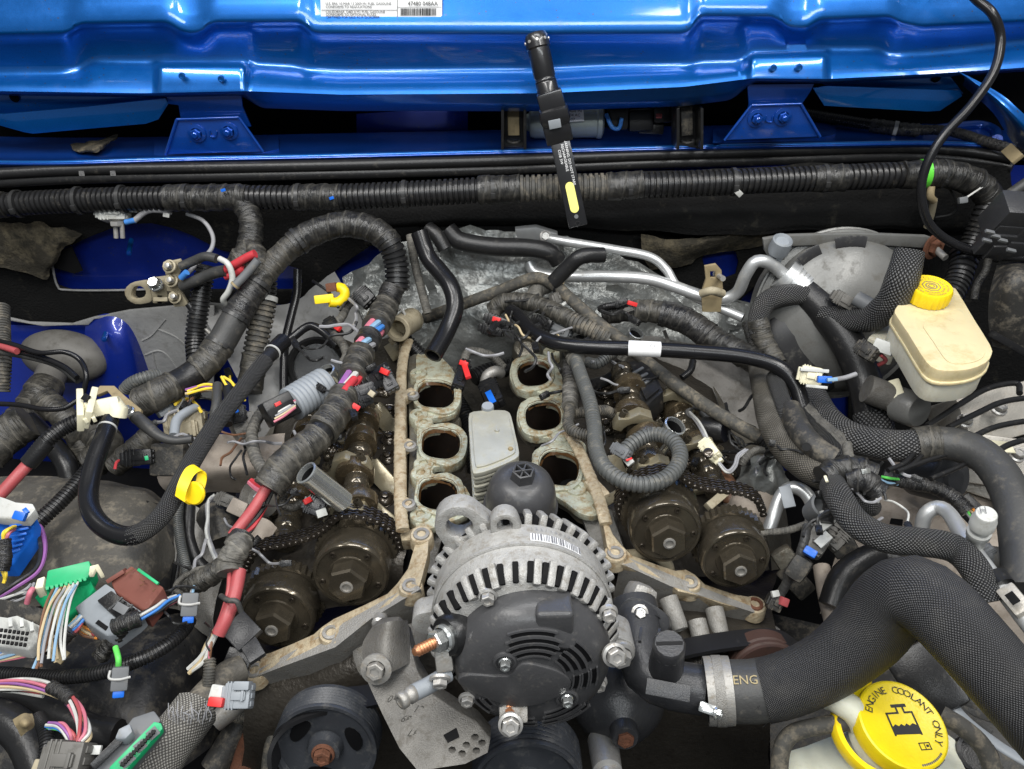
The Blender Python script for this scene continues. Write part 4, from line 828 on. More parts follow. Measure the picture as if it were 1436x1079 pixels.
# ---- cam phasers
def phaser(c, y, rpx_, L, label, rot=0):
    p = Y(c[0], c[1], y); s = S(p); r = rpx_ * s; ax = Vector((0, -1, .24)).normalized()
    T = thing('cam_phaser', label, 'cam gear', p, 'cam phasers at the front of the heads'); fu = Vector((0, .24, 1)).normalized(); q0 = Vector((math.sin(rot + .3), 0, math.cos(rot + .3)))
    lathe('drum', p, ax, [(r * .5, -L), (r * .98, -L), (r, -L + .002), (r, -.005), (r * .985, -.0025), (r * .94, 0), (r * .88, .0002), (r * .86, -.0012), (r * .58, -.0012), (r * .56, .0006), (0, .0006)], 'oily_steel', T, 64)
    # sprocket behind the drum
    bm = bmesh.new(); o = []
    for i in range(76):
        a = 2 * math.pi * (i + .5) / 76; q = r * (1.05 + (.075 if i % 2 else 0)); o.append(p - ax * (L + .001) + (RT * math.cos(a) + fu * math.sin(a)) * q)
    mk('sprocket', platem(o, Vector((0, .011, 0))), 'oily_steel', T, smooth=20)
    hx = lathem(p, ax, [(r * .53, .0), (r * .53, .016), (r * .48, .019), (r * .16, .019), (r * .14, .010), (0, .010)], 6, up=RT * math.sin(rot) + fu * math.cos(rot))
    b_ = mk('centre_bolt', hx, 'oily_steel', T, smooth=25)
    lathe('socket', p + ax * .0195, ax, [(r * .17, -.004), (r * .17, .0006), (r * .12, .0010), (r * .10, -.002), (0, -.002)], 'steel_dull', b_, 12)
    for k in range(5):
        a = rot + .45 + k * 2 * math.pi / 5; q = p + (RT * math.sin(a) + fu * math.cos(a)) * r * .76 + ax * -.001
        q.z += 0
        sc_ = lathe('face_screw', q, ax, [(r * .085, -.002), (r * .085, .0012), (r * .075, .002), (r * .045, .002), (r * .04, .0), (0, .0)], 'oily_dark', T, 14)
    a0 = rot + .5; tm = bmesh.new()
    for k, ch in enumerate('1230AB'):
        a = -.55 + k * .13 + rot; q = p + (RT * math.sin(a) + fu * math.cos(a)) * r * .68 + ax * .0004
        merge(tm, textm(ch, q, RT * math.cos(a) - fu * math.sin(a), RT * math.sin(a) + fu * math.cos(a), r * .10))
    mk('stamped_code', tm, 'oily_bronze', T, smooth=0)
    return p, r, T
pA = phaser((491, 808), .545, 54, .033, 'oily brown cam phaser nearest the stained timing cover corner beside the alternator', .25)
pB = phaser((388, 868), .525, 53, .030, 'oily brown cam phaser touching the red-sleeved wiring', .2)
pC = phaser((934, 748), .572, 51, .034, 'oily brown cam phaser under the ribbed conduit loop', -.1)
pD = phaser((1032, 786), .555, 49, .030, 'oily brown cam phaser with a grey plug lying across its face', -.15)
# ---- timing chains
def chain(y, pts, label, n0=None):
    out, L = curve([Y(a, b, y) for a, b in pts], .01); p0 = at(out, L, 0)
    T = thing('timing_chain', label, 'chain', p0); s = S(at(out, L, L[-1] / 2)); pitch = 10 * s
    # link: two waisted side plates and two pins, along +x, pins along y
    def linkmesh(w):
        bm = bmesh.new()
        for yy in w:
            o = []
            for i in range(9): a = math.pi / 2 + math.pi * i / 8; o.append(Vector((-pitch * .5 + math.cos(a) * pitch * .56, yy, math.sin(a) * pitch * .56)))
            o.append(Vector((0, yy, -pitch * .42)))
            for i in range(9): a = -math.pi / 2 + math.pi * i / 8; o.append(Vector((pitch * .5 + math.cos(a) * pitch * .56, yy, math.sin(a) * pitch * .56)))
            o.append(Vector((0, yy, pitch * .42)))
            merge(bm, platem(o, Vector((0, pitch * .13, 0))))
        for sx in (-.5, .5): merge(bm, lathem(Vector((sx * pitch, 0, 0)), Vector((0, 1, 0)), [(0, -pitch * 1.18), (pitch * .2, -pitch * 1.14), (pitch * .3, -pitch * .98), (pitch * .3, pitch * 1.1), (0, pitch * 1.1)], 10))
        me = bpy.data.meshes.new('link'); bm.to_mesh(me); bm.free(); me.materials.append(MAT['chain']); me.shade_smooth(); me.set_sharp_from_angle(angle=.6); return me
    ma, mb = linkmesh((-pitch * .95, pitch * .82)), linkmesh((-pitch * .62, -pitch * .1, pitch * .45))
    n = int(L[-1] / pitch)
    for i in range(n):
        a, b = at(out, L, i * pitch), at(out, L, (i + 1) * pitch); d = (b - a).normalized()
        o = bpy.data.objects.new('link', (ma, mb)[i % 2]); COL.objects.link(o); o.parent = T
        zz = d.cross(Vector((0, 1, 0))).normalized(); yy = zz.cross(d)
        m = Matrix((d, yy, zz)).transposed().to_4x4(); m.translation = (a + b) / 2 - p0; o.matrix_local = m
    return T
def arc(pr, k0, k1, f=1.12, n=9):
    p, r, _ = pr; return [(p.x + math.sin(k0 + (k1 - k0) * i / n) * r * f, p.z + math.cos(k0 + (k1 - k0) * i / n) * r * f) for i in range(n + 1)]
def chain_around(P, Q, y, k, label):
    """over the top of both sprockets, down the inner and outer side; k=+1 inner gear lies to the +x side"""
    pts = arc(P, k * 2.2, k * -.35, 1.18) + [((P[0].x + Q[0].x) / 2 - k * .002, (P[0].z + Q[0].z) / 2 + P[1] * 1.02)] + arc(Q, k * -.05, k * -1.5, 1.18, 6)
    vs = [Vector((a, y, b)) for a, b in pts]
    def inv(v):
        r = v - CAM; d = r.dot(FWD); return (718 + F * r.dot(RT) / d, 539.5 - F * r.dot(UPV) / d)
    return chain(y, [inv(v) for v in vs], label)
chain_around(pA, pB, .592, 1, 'oily timing chain over the two cam phasers on the red-wire side')
chain_around(pC, pD, .620, -1, 'oily timing chain over the two cam phasers under the conduit loop')
bar('chain_guide', (1018, 690, .985), (992, 712, .985), 12, 10, 'cream_dirty', hr)
bar('chain_guide', (500, 832, .95), (555, 800, .97), 10, 16, 'plastic_matt', hl)
tube('guide_rail', [(838, 690, 1.0), (842, 720, .98), (850, 760, .95), (870, 790, .92)], 9, 'smooth', 'plastic_matt', hr)
tube('guide_rail', [(880, 780, .985), (915, 778, .975), (934, 790, .965), (938, 806, .95)], 9, 'smooth', 'cream_dirty', hr)
tube('guide_rail', [(570, 745, 1.0), (572, 780, .97), (560, 820, .94)], 8, 'smooth', 'plastic', hl)
# ---- oil cooler and filter housing
oc = thing('oil_cooler', 'tan metal stacked-plate oil cooler standing in the engine valley', 'oil cooler', Z(690, 650, .99))
ct_ = [(657, 586), (664, 577), (700, 575), (712, 577), (717, 584), (723, 610), (728, 634), (722, 644), (690, 658), (668, 664), (662, 658), (659, 620)]
top = [Z(a, b, 1.085) for a, b in ct_]; cc = sum(top, Vector()) / len(top)
def scl(f, dz): return [cc + (p - cc) * f + Vector((0, 0, dz)) for p in smoothloop(top, 2)]
mk('top_plate', platem(scl(1, 0), Vector((0, 0, -.006)), bev=.002), 'cooler', oc, smooth=40)
mk('raised_face', platem(scl(.86, .0022), Vector((0, 0, -.003)), bev=.0012), 'cooler', oc, smooth=40)
for i in range(9):
    mk('fin_plate', platem(scl(1.0 if i % 2 == 0 else .975, -.0075 - i * .0062), Vector((0, 0, -.0034)), bev=.0008), 'cooler', oc, smooth=40)
mk('core', platem(scl(.94, -.006), Vector((0, 0, -.06))), 'head_dark', oc)
lathe('fitting', (684, 574, 1.083), Vector((0, -.1, 1)), [(.0075, -.02), (.0075, .004), (.0068, .006), (0, .006)], 'plastic_grey', oc, 20)
for p in ((716, 629, 1.0885), (697, 603, 1.0885)): lathe('dimple', p, ZUP, [(.003, -.001), (.0025, .0006), (0, .0008)], 'leather_tape' if p[0] > 700 else 'cooler', oc, 14)
of_ = thing('oil_filter_housing', 'black domed oil filter cap with hexagonal star top in the engine valley', 'oil filter', Z(730, 700, 1.0))
P = Z(731, 696, 1.075); ax = Vector((.04, -.12, 1)).normalized(); s = S(P); R = 51 * s
lathe('dome', P, ax, [(R * 1.0, -.085), (R * 1.0, -.02), (R * 1.04, -.018), (R * 1.04, -.013), (R * .985, -.011), (R * .965, .0), (R * .92, .011), (R * .83, .020), (R * .66, .027), (R * .50, .030), (R * .42, .031), (0, .031)], 'filter_black', of_, 56)
top = P + ax * .031; r6 = 15.5 * s
hx = lathem(top, ax, [(r6 * 1.18, -.002), (r6 * 1.08, .005), (r6, .011), (r6 * .86, .0115), (r6 * .80, .0105), (r6 * .78, .003), (0, .003)], 6)
mk('hex_top', hx, 'filter_black', of_, smooth=25)
for k in range(3):
    a = k * math.pi / 3 + .2; x, y, z = frame(ax, Vector((math.cos(a), math.sin(a), 0))); d = z
    mk('star_rib', boxm(top + ax * .0072, d * r6 * .8, y * r6 * .07, ax * .0038, .0006), 'filter_black', of_)
lathe('star_hub', top + ax * .003, ax, [(r6 * .2, 0), (r6 * .18, .009), (0, .0095)], 'filter_black', of_, 16)
lathe('base_ring', P - ax * .05, ax, [(R * 1.0, -.03), (R * 1.12, -.03), (R * 1.12, .0), (R * 1.0, .002)], 'plastic', of_, 48)
# ---- small things in the valley
T = thing('knock_sensor_plug', 'black plug with red latch on a tape-wrapped lead deep in the engine valley', 'connector', (650, 530, 1.0))
bar('body', (652, 512, 1.035), (641, 545, 1.03), 18, 15, 'plastic', T)
bar('latch', (650, 508, 1.043), (657, 530, 1.043), 8, 5, 'red_plastic', T); bar('latch', (645, 508, 1.046), (656, 512, 1.046), 7, 4, 'red_plastic', T)
tube('lead', [(650, 510, 1.035), (655, 495, 1.04), (668, 493, 1.035), (690, 500, 1.02), (706, 515, 1.0)], 5.5, 'tape', 'cloth_grey', T)
T = thing('sensor', 'black sensor with printed blue label in the engine valley', 'sensor', (690, 560, .98))
bar('body', (684, 540, 1.005), (696, 568, 1.005), 26, 18, 'plastic', T); bar('label_print', (684, 549, 1.0165), (692, 565, 1.0165), 9, 1, 'blue_plastic', T, bev=.2)
tube('neck', [(680, 540, 1.0), (683, 528, 1.005), (694, 521, 1.01), (702, 524, 1.0)], 8, 'smooth', 'steel_dull', T)
tube('lead', [(700, 524, 1.0), (712, 518, .99), (725, 500, .99)], 5, 'corr', None, T)
for i, (pts, r) in enumerate(([[(560, 470, 1.02), (590, 500, .99), (625, 540, .96), (660, 600, .94), (668, 660, .93)], 12], [[(664, 530, .97), (690, 520, .97), (716, 516, .97)], 13])):
    tube('valley_conduit', pts, r, 'corr', None, label=('long black ribbed conduit running down the engine valley', 'short black ribbed conduit behind the oil cooler sensor')[i], cat='conduit')
T = thing('coolant_stub', 'dirty cream water outlet stub at the rear of the head', 'pipe stub', (560, 460, 1.03))
p = Z(557, 462, 1.062); ax = Vector((-.25, -.85, .25)).normalized(); s = S(p); r = 18 * s
lathe('pipe', p, ax, [(r * 1.0, -.055), (r * .95, -.012), (r * 1.03, -.008), (r * 1.03, -.001), (r * .98, 0), (r * .72, 0), (r * .70, -.02), (r * .7, -.025), (0, -.025)], 'cream_dirty', T, 30)
bar('mounting_ear', (548, 480, 1.03), (575, 462, 1.035), 10, 10, 'cream_dirty', T); tube('wire_clip', [(556, 437, 1.07), (562, 434, 1.075), (568, 441, 1.075)], 1.8, 'smooth', 'zip_white', T, n=7)
bar('bracket', (548, 482, 1.0), (560, 500, 1.01), 22, 4, 'cam_cap', T)
lathe('pin', (566, 493, 1.02), ZUP, [(.004, -.02), (.004, 0), (.006, .001), (.006, .005), (0, .007)], 'cam_cap', T, 14)
# ================================================================== FRONT OF THE ENGINE
# ---- alternator (built about its own axis)
al = thing('alternator', 'dusty cast alternator with black slotted rear cover at the front of the engine', 'alternator', D(745, 900, .70))
AX = Vector((.03, -.985, .17)).normalized()           # towards the viewer
AC = D(735, 901, .628)                                   # centre of the cast rear face
ax_x, ax_y, _ = frame(AX, Vector((0, 0, 1)))
AU = (Vector((0, 0, 1)) - AX * AX.z).normalized(); AR = AU.cross(AX) * -1
if AR.x < 0: AR = -AR
def A_(r, ang, h=0.0): return AC + (AR * math.cos(ang) + AU * math.sin(ang)) * r + AX * h
AS = S(AC); AO = .0765
lathe('stator_housing', AC, AX, [(0, -.082), (AO * .5, -.082), (AO * .80, -.079), (AO * .90, -.074), (AO * .93, -.062), (AO * .93, -.058), (AO, -.056), (AO, -.032), (AO * .985, -.030), (AO * .97, -.012), (AO * .93, -.003), (AO * .86, .002), (AO * .5, .006), (0, .006)], 'alternator_alu', al, 72)
for i in range(26):                                    # rear vent slots in the shoulder, ribs between
    a = math.radians(-30 + i * 9.3)
    if 76 < (math.degrees(a)) % 360 < 0: continue
    c = A_(AO * .905, a, -.004); x = (A_(1, a) - AC).normalized(); t = x.cross(AX).normalized(); ou = (x + AX * .8).normalized(); ra = ou.cross(t)
    if i not in (13, 14, 18, 19):
        b_ = mk('vent_rib', boxm(c, ra * .0105, t * .0034, ou * .0055, .0026), 'alternator_alu', al, smooth=50)
    c2 = A_(AO * .905, a + math.radians(4.65), -.004)
    mk('vent_slot', boxm(c2, ra * .0082, t * .0024, ou * .0042, .001), 'dark', al)
for i in range(20):                                    # front vent fins round the far shoulder
    a = math.radians(0 + i * 9.5); c = A_(AO * .955, a, -.070); x = (A_(1, a) - AC).normalized(); t = x.cross(AX).normalized(); ou = (x - AX * .5).normalized(); ra = ou.cross(t)
    mk('cooling_fin', boxm(c, ra * .013, t * .0033, ou * .006, .0025), 'alternator_alu', al, smooth=50)
    mk('vent_slot', boxm(A_(AO * .93, a + math.radians(4.75), -.070), ra * .010, t * .003, ou * .004, .001), 'dark', al)
lathe('seam_ring', AC - AX * .031, AX, [(AO * .99, -.002), (AO * 1.012, -.0015), (AO * 1.012, .0015), (AO * .99, .002)], 'alternator_alu', al, 72)
def ear(a, h, wid=.016, hole=True, r0=.9, r1=1.16, th=.012, hexb=None):
    x = (A_(1, a) - AC).normalized(); t = x.cross(AX).normalized(); c = A_(AO * r1, a, h)
    o = []
    for k in range(11): q = -math.pi / 2 + math.pi * k / 10; o.append(c + (x * math.cos(q) + t * math.sin(q)) * wid)
    o += [A_(AO * r0, a, h) + t * wid * 1.25, A_(AO * r0, a, h) - t * wid * 1.25]
    hs = [[c + (x * math.cos(2 * math.pi * k / 14) + t * math.sin(2 * math.pi * k / 14)) * wid * .55 for k in range(14)]] if hole else []
    e = mk('mounting_ear', platem(o, -AX * th, hs, bev=.002), 'alternator_alu', al, smooth=40)
    if hexb: mk('bolt', hexm(c + AX * .001, AX, hexb, hexb * 1.1), 'steel', e, smooth=30)
    return c
ear(math.radians(126), -.060, .021, True, .75, 1.16, .02)
ear(math.radians(100), -.050, .012, True, .85, 1.05, .016)
ear(math.radians(-22), -.02, .014, False, .8, 1.17, .03, .0095)
ear(math.radians(184), -.03, .012, False, .8, 1.08, .02)
for a, r in ((118, .80), (27, .98), (-34, .98)):
    mk('case_bolt', hexm(A_(AO * r, math.radians(a), .004), AX, .0055, .008), 'steel', al, smooth=30)
# black rear cover
CV = AC - AU * .007 + AR * .006 + AX * .004; CR = .0635
def C_(r, ang, h=0.0): return CV + (AR * math.cos(ang) + AU * math.sin(ang)) * r + AX * h
cv = lathe('rear_cover', CV, AX, [(CR * 1.0, -.014), (CR * 1.015, -.012), (CR * 1.015, .0), (CR * .985, .011), (CR * .92, .019), (CR * .80, .0245), (CR * .62, .0275), (CR * .3, .029), (0, .029)], 'filter_black', al, 64)
def slotarc(r, a0, a1, w, h, n=8):
    a0, a1 = math.radians(a0), math.radians(a1)
    hh = lambda q: .029 - max(0, (q / CR - .3)) * .0045 + h - max(0, q / CR - .62) * .012
    i_ = [C_(r - w, a0 + (a1 - a0) * k / n, hh(r - w)) for k in range(n + 1)]; o_ = [C_(r + w, a0 + (a1 - a0) * k / n, hh(r + w)) for k in range(n + 1)]
    return platem(i_ + o_[::-1], -AX * .003)
sl = []
for r, a0, a1 in ((.0285, 62, 118), (.0345, 60, 122), (.0405, 62, 118), (.0465, 70, 112), (.0285, 18, 48), (.0345, 16, 50), (.0405, 14, 48), (.0465, 20, 46), (.034, -18, 4), (.041, -14, 6), (.048, -10, 8), (.041, -75, -45), (.048, -78, -42), (.054, -80, -48), (.048, -112, -90), (.054, -118, -88), (.043, -150, -140), (.050, -152, -134), (.056, -66, -40)):
    mk('vent_slot', slotarc(r, a0, a1, .0016, .0008), 'port_black', cv)
    for rr in (r - .0026, r + .0026): mk('slot_rim', slotarc(rr, a0 - 2, a1 + 2, .0007, .0018), 'filter_black', cv, smooth=30)
pl = [C_(.060, math.radians(186), .0235), C_(.050, math.radians(174), .0275), C_(.022, math.radians(160), .032), C_(.022, math.radians(115), .032), C_(.018, math.radians(70), .032), C_(.024, math.radians(20), .032), C_(.030, math.radians(-12), .031), C_(.024, math.radians(-60), .032), C_(.030, math.radians(-120), .032), C_(.046, math.radians(-158), .0275)]
mk('raised_plate', platem(smoothloop(pl, 3), -AX * .012, bev=.0015), 'filter_black', cv, smooth=45)
bx_ = C_(.052, math.radians(72), .010); mk('brush_box', boxm(bx_, AR * .0145, AU * .013, AX * .0145, .004, 3), 'filter_black', cv, smooth=45)
bx2 = C_(.036, math.radians(58), .0265); mk('latch_window', boxm(bx2, (AR - AU * .25).normalized() * .009, AU * .0022, AX * .002, .0006), 'port_black', cv)
for a, r in ((138, .030), (-38, .034), (-122, .036)):
    q = C_(r, math.radians(a), .0285); lathe('screw_well', q, AX, [(.0095, -.003), (.0092, .0015), (.0075, .0022), (.0068, -.001), (0, -.001)], 'filter_black', cv, 24)
    mk('cover_nut', hexm(q, AX, .0042, .0075, flange=1.2), 'zinc' if a != -122 else 'copper', cv, smooth=30)
# B+ stud
q = A_(AO * .86, math.radians(163), .012); d = (AX * .75 - AR * .75 + AU * .25).normalized()
st = lathe('terminal_base', q - d * .012, d, [(.018, -.02), (.018, .004), (.0165, .010), (.015, .012), (0, .012)], 'plastic', al, 28)
mk('nut', hexm(q, d, .0088, .013, flange=1.25), 'zinc', st, smooth=30)
sd_ = [(0, 0)]; k = .012
while k < .030: sd_ += [(.0046, k), (.0034, k + .0014)]; k += .0028
lathe('threaded_stud', q, d, sd_ + [(.003, .032), (0, .0325)], 'copper', st, 16)
# field terminal on the near left edge
q0, q1 = D(596, 965, .60), D(562, 984, .585)
tube('connector_barrel', [D(628, 945, .615), D(600, 962, .602), D(580, 972, .593)], 12, 'smooth', 'plastic_grey', al, n=20, amp=0)
tube('connector_tip', [D(584, 970, .594), D(572, 977, .589), D(560, 985, .584)], 12.5, 'corr', 'steel_dull', al, n=20, pitch=.006, hollow=.7)
bar('terminal_block', D(620, 908, .612), D(624, 940, .612), 24, 22, 'steel_dull', al); bolt(D(617, 952, .598), (AX - AU * .4).normalized(), 11, 12, 'steel', al)
bolt(D(716, 1016, .60), Vector((0, -.8, .6)), 13, 14, 'steel', al); bolt(D(861, 918, .60), Vector((.2, -.8, .5)), 13, 15, 'steel', al)
bar('bracket_lug', D(700, 1000, .615), D(740, 1000, .615), 26, 20, 'cast_dusty', al)
bolt(D(655, 980, .618), AX, 9, 10, 'steel', al)
# label on the casting
lb = bmesh.new()
def on_case(a, h, lift=.0006): return A_(AO + lift, a, h)
def case_patch(a0, a1, h0, h1, lift): 
    n = 6; i_ = [on_case(a0 + (a1 - a0) * k / n, h0, lift) for k in range(n + 1)]; o_ = [on_case(a0 + (a1 - a0) * k / n, h1, lift) for k in range(n + 1)]
    bm = bmesh.new(); a = [bm.verts.new(p) for p in i_]; b = [bm.verts.new(p) for p in o_]
    for k in range(n): bm.faces.new((a[k], a[k + 1], b[k + 1], b[k]))
    bmesh.ops.recalc_face_normals(bm, faces=bm.faces); return bm
mk('barcode_label', case_patch(math.radians(85), math.radians(51), -.0435, -.034, .0004), 'sticker', al)
a = 84.0
while a > 52:
    w = random.choice((.5, .8, 1.2)); merge(lb, case_patch(math.radians(a), math.radians(a - w), -.043, -.0345, .0008)); a -= w + random.choice((.5, .9))
mk('barcode', lb, 'ink_grey', al, smooth=0)
tm = bmesh.new()
for k, ch in enumerate('1221100390'):
    a = math.radians(84 - k * 3.1); merge(tm, textm(ch, on_case(a, -.0475, .0009), -(A_(1, a + .01) - A_(1, a)), -AX, .0042))
mk('lettering', tm, 'ink_grey', al, smooth=0)
# ---- mount bracket arm (cast, with holes and raised letters) left of the alternator
br = thing('alternator_bracket', 'cast aluminium bracket arm with round holes below the alternator', 'bracket', Y(600, 980, .44))
def bk(pts, d0=.70, d1=.62): return [D(a, b, d0 + (d1 - d0) * (b - 870) / 200) for a, b in pts]
bp = [(516, 890), (530, 878), (556, 876), (572, 892), (585, 940), (604, 972), (640, 996), (668, 1012), (688, 1036), (684, 1056), (652, 1072), (586, 1082), (560, 1050), (536, 1002), (522, 972), (508, 940), (508, 920)]
hol = [[(x + 5.5 * math.cos(t), y + 4.5 * math.sin(t)) for t in (0, .9, 1.8, 2.7, 3.6, 4.5, 5.4)] for x, y in ((654, 1045), (634, 1052), (668, 1053), (648, 1057), (676, 1042), (666, 1034))]
plate('arm', bk(bp), Vector((0, .018, -.012)), 'cast_dark', br, [bk(h) for h in hol], bev=.003)
plate('square_recess', bk([(622, 1032), (640, 1022), (644, 1034), (628, 1042)], .699, .619), Vector((0, .002, -.001)), 'dark', br)
sheet('upper_barrel', [bk([(510, 935), (508, 905), (520, 882)], .70), bk([(540, 945), (540, 905), (545, 872)], .675), bk([(575, 930), (575, 895), (572, 870)], .70)], 'cast_dark', br, 8, 8)
bolt(bk([(528, 938)], .675)[0], Vector((-.05, -.8, .5)), 13, 14, 'steel_dull', br, flange=1.7)
for tx, a, b in (('05', 541, 984), ('12-04', 578, 998), ('68147', 560, 1012), ('LH', 570, 1032)):
    p = bk([(a, b)], .6965, .6165)[0]; text(tx, p, Vector((.55, .25, -.55)), Vector((.5, .4, .6)), .010, 'cast_dark', br, 'cast_number')
# ---- pulleys and belts
def pulley(c, ax, r, w, label, name='pulley', grooves=6, holes=0, mat='pulley', hub='steel_dull', dish=.5):
    T = thing(name, label, 'pulley', c); ax = ax.normalized()
    pr = [(r * .86, -w * .1), (r * .92, 0), (r * .985, 0), (r, -w * .06)]
    k = .12
    for i in range(grooves): pr += [(r, -w * k), (r * .965, -w * (k + .06)), (r, -w * (k + .12))]; k += .125
    pr += [(r, -w), (r * .6, -w)]
    lathe('rim', c, ax, pr, mat, T, 56)
    x, y, z = frame(ax, ZUP)
    lathe('web', c, ax, [(r * .88, -w * .12), (r * .80, -w * dish), (r * .45, -w * dish * .9), (r * .34, -w * .2), (r * .30, w * .12), (r * .2, w * .16), (0, w * .16)], mat, T, 48)
    for k in range(holes):
        a = 2 * math.pi * k / holes + .35; o = []
        for q in range(14):
            t = 2 * math.pi * q / 14; rr = r * (.60 + .14 * math.sin(t)); aa = a + .46 * math.cos(t); o.append(c + (y * math.cos(aa) + z * math.sin(aa)) * rr - ax * (w * dish * .93 - .0015))
        mk('web_hole', platem(o, -ax * .001), 'port_black', T)
    mk('hub_bolt', hexm(c + ax * w * .16, ax, r * .17, r * .16, flange=1.3), hub, T, smooth=30)
    return T
PX = Vector((0, -.94, .34))
pulley(D(455, 1052, .72), PX, 74 * .72 / F, .030, 'dark ribbed idler pulley with slotted web below the red and grey plug', holes=3, hub='rust', dish=.14)
pulley(D(740, 1108, .70), PX, 80 * .70 / F, .045, 'dark crank pulley with belt grooves directly under the alternator', grooves=6, holes=0, dish=.2)
T = thing('water_pump_pulley', 'black domed steel pulley with rusty centre bolt below the coolant outlet', 'pulley', D(870, 1000, .74))
c = D(874, 1020, .74); s = S(c)
lathe('dish', c, PX, [(0, -.04), (66 * s, -.04), (68 * s, -.036), (66 * s, -.030), (64 * s, -.026), (50 * s, -.012), (36 * s, -.004), (24 * s, .001), (20 * s, .003), (19 * s, .014), (17 * s, .016), (0, .016)], 'plastic_matt', T, 56)
mk('hub_bolt', hexm(c + PX * .014, PX, 12 * s, 8 * s, flange=1.2), 'rust', T, smooth=40)
bx = thing('crank_nose', 'round metal stub at the bottom edge under the domed pulley', 'shaft', D(850, 1070, .72))
lathe('stub', D(852, 1082, .72), PX, [(22 * s, -.04), (20 * s, 0), (13 * s, .002), (12 * s, .006), (0, .006)], 'steel', bx, 28)
def belt(pts, w, label, rib=True):
    ps = [V(p) for p in pts]; T = thing('drive_belt', label, 'belt', ps[len(ps) // 2])
    out, L = curve(ps, .01); n = 60; wv = Vector((0, 1, -.32)).normalized() * w
    bm = bmesh.new(); rows = []
    for i in range(n + 1):
        p = at(out, L, L[-1] * i / n); rows.append([bm.verts.new(p - wv * .5), bm.verts.new(p + wv * .5)])
    for a, b in zip(rows, rows[1:]): bm.faces.new((a[0], a[1], b[1], b[0]))
    bmesh.ops.recalc_face_normals(bm, faces=bm.faces); bmesh.ops.solidify(bm, geom=bm.faces[:], thickness=.004)
    mk('band', bm, 'belt', T, smooth=40)
belt([D(384, 1075, .715), D(383, 1035, .715), D(405, 1003, .72), D(450, 984, .725), D(505, 977, .74), D(550, 968, .76)], .032, 'black drive belt wrapped over the slotted idler pulley')
belt([D(938, 912, .78), D(1000, 900, .785), D(1060, 893, .79), D(1100, 895, .79), D(1130, 915, .785)], .026, 'black drive belt behind the coolant outlet')
T = thing('tensioner_pulley', 'rusty grooved pulley half hidden behind the clamp hose', 'pulley', D(1080, 930, .79))
lathe('rim', D(1078, 950, .775), PX, [(30 * s, 0), (52 * s, 0), (52 * s, -.004), (49 * s, -.006), (52 * s, -.008), (52 * s, -.012), (49 * s, -.014), (52 * s, -.016), (52 * s, -.03)], 'rust_dark', T, 48)
lathe('hub', D(1078, 950, .775), PX, [(30 * s, 0), (26 * s, -.008), (0, -.008)], 'pulley', T, 30)
# power steering side junk, left bottom
T = thing('hose_stub', 'grimy pipe joint with ribbed collar behind the slotted idler pulley', 'pipe', (380, 960, .86))
tube('pipe', [(300, 1010, .86), (345, 978, .87), (378, 962, .88), (430, 970, .86)], 17, 'smooth', 'steel_dull', T); tube('collar', [(352, 975, .872), (378, 962, .882)], 23, 'corr', 'leather_tape', T, pitch=.006)
sheet('casting', [[(395, 985, .86), (430, 950, .88), (480, 925, .88)], [(400, 1000, .87), (445, 965, .89), (500, 950, .88)], [(395, 1040, .84), (450, 990, .85), (520, 980, .85)]], 'cast_dusty', T, 8, 8, .004, 40)
for a in ((412, 945, .895), (464, 955, .895), (416, 906, .9)): bolt(a, Vector((-.1, -.8, .5)), 9, 13, 'steel_dull', T)
for i, p in enumerate([[(300, 1079, .80), (330, 1030, .82), (345, 1000, .83)], [(340, 1090, .80), (356, 1040, .82), (372, 1008, .83)]]):
    tube('frame_tube', p, 20, 'smooth', 'plastic_dusty' if i == 0 else 'rust', label=('dark grimy frame tube at the bottom edge', 'rust-streaked frame tube beside the idler pulley belt')[i], cat='frame tube')
tube('grey_tube', [(372, 1090, .84), (378, 1045, .86), (395, 1005, .87), (402, 985, .87)], 7, 'smooth', 'rubber_dusty', label='thin dusty hose rising beside the idler pulley', cat='hose')
tube('ribbed_hose', [(330, 1005, .855), (352, 1008, .86), (378, 1010, .86)], 9, 'corr', 'corr_dusty', label='short dusty ribbed hose above the frame tubes', cat='hose')
# ---- thermostat outlet, hose, clamp
wo = thing('coolant_outlet', 'black plastic coolant outlet elbow with bleed screw beside the alternator', 'pipe elbow', D(910, 920, .70))
tube('elbow', [D(892, 868, .73), D(896, 905, .71), D(905, 940, .693), D(932, 958, .685), D(985, 968, .68)], 33, 'smooth', 'plastic_matt', wo, n=28, amp=.3)
tube('flange_neck', [D(886, 850, .745), D(893, 880, .728)], 36, 'smooth', 'plastic_matt', wo, n=28, amp=.3)
fl_ = [(866, 864), (872, 848), (885, 838), (904, 842), (922, 852), (936, 864), (938, 880), (928, 892), (905, 884), (880, 878)]
plate('flange', [D(a, b, .722) for a, b in fl_], Vector((.01, .02, -.03)), 'plastic_matt', wo, bev=.003, sm=3)
for p in ((900, 872), (912, 880), (924, 886)): bar('web_rib', D(p[0], p[1], .712), D(p[0] - 3, p[1] + 32, .690), 4, 16, 'plastic_matt', wo)
bolt(D(897, 860, .714), Vector((0, -.6, .8)), 8, 12, 'steel', wo, flange=1.5)
p = D(934, 934, .672); q = D(938, 908, .648)
lathe('bleed_boss', p, q - p, [(.0155, -.01), (.0145, .016), (.0135, .028), (0, .028)], 'plastic_matt', wo, 28)
b_ = lathe('bleed_screw', q, q - p, [(.0135, -.012), (.014, .004), (.012, .007), (0, .007)], 'plastic_matt', wo, 12)
ss_ = (q - p).normalized(); mk('screw_slot', boxm(q + ss_ * .0068, (RT - ss_ * RT.dot(ss_)).normalized() * .011, ss_.cross(RT).normalized() * .0015, ss_ * .0008), 'port_black', b_)
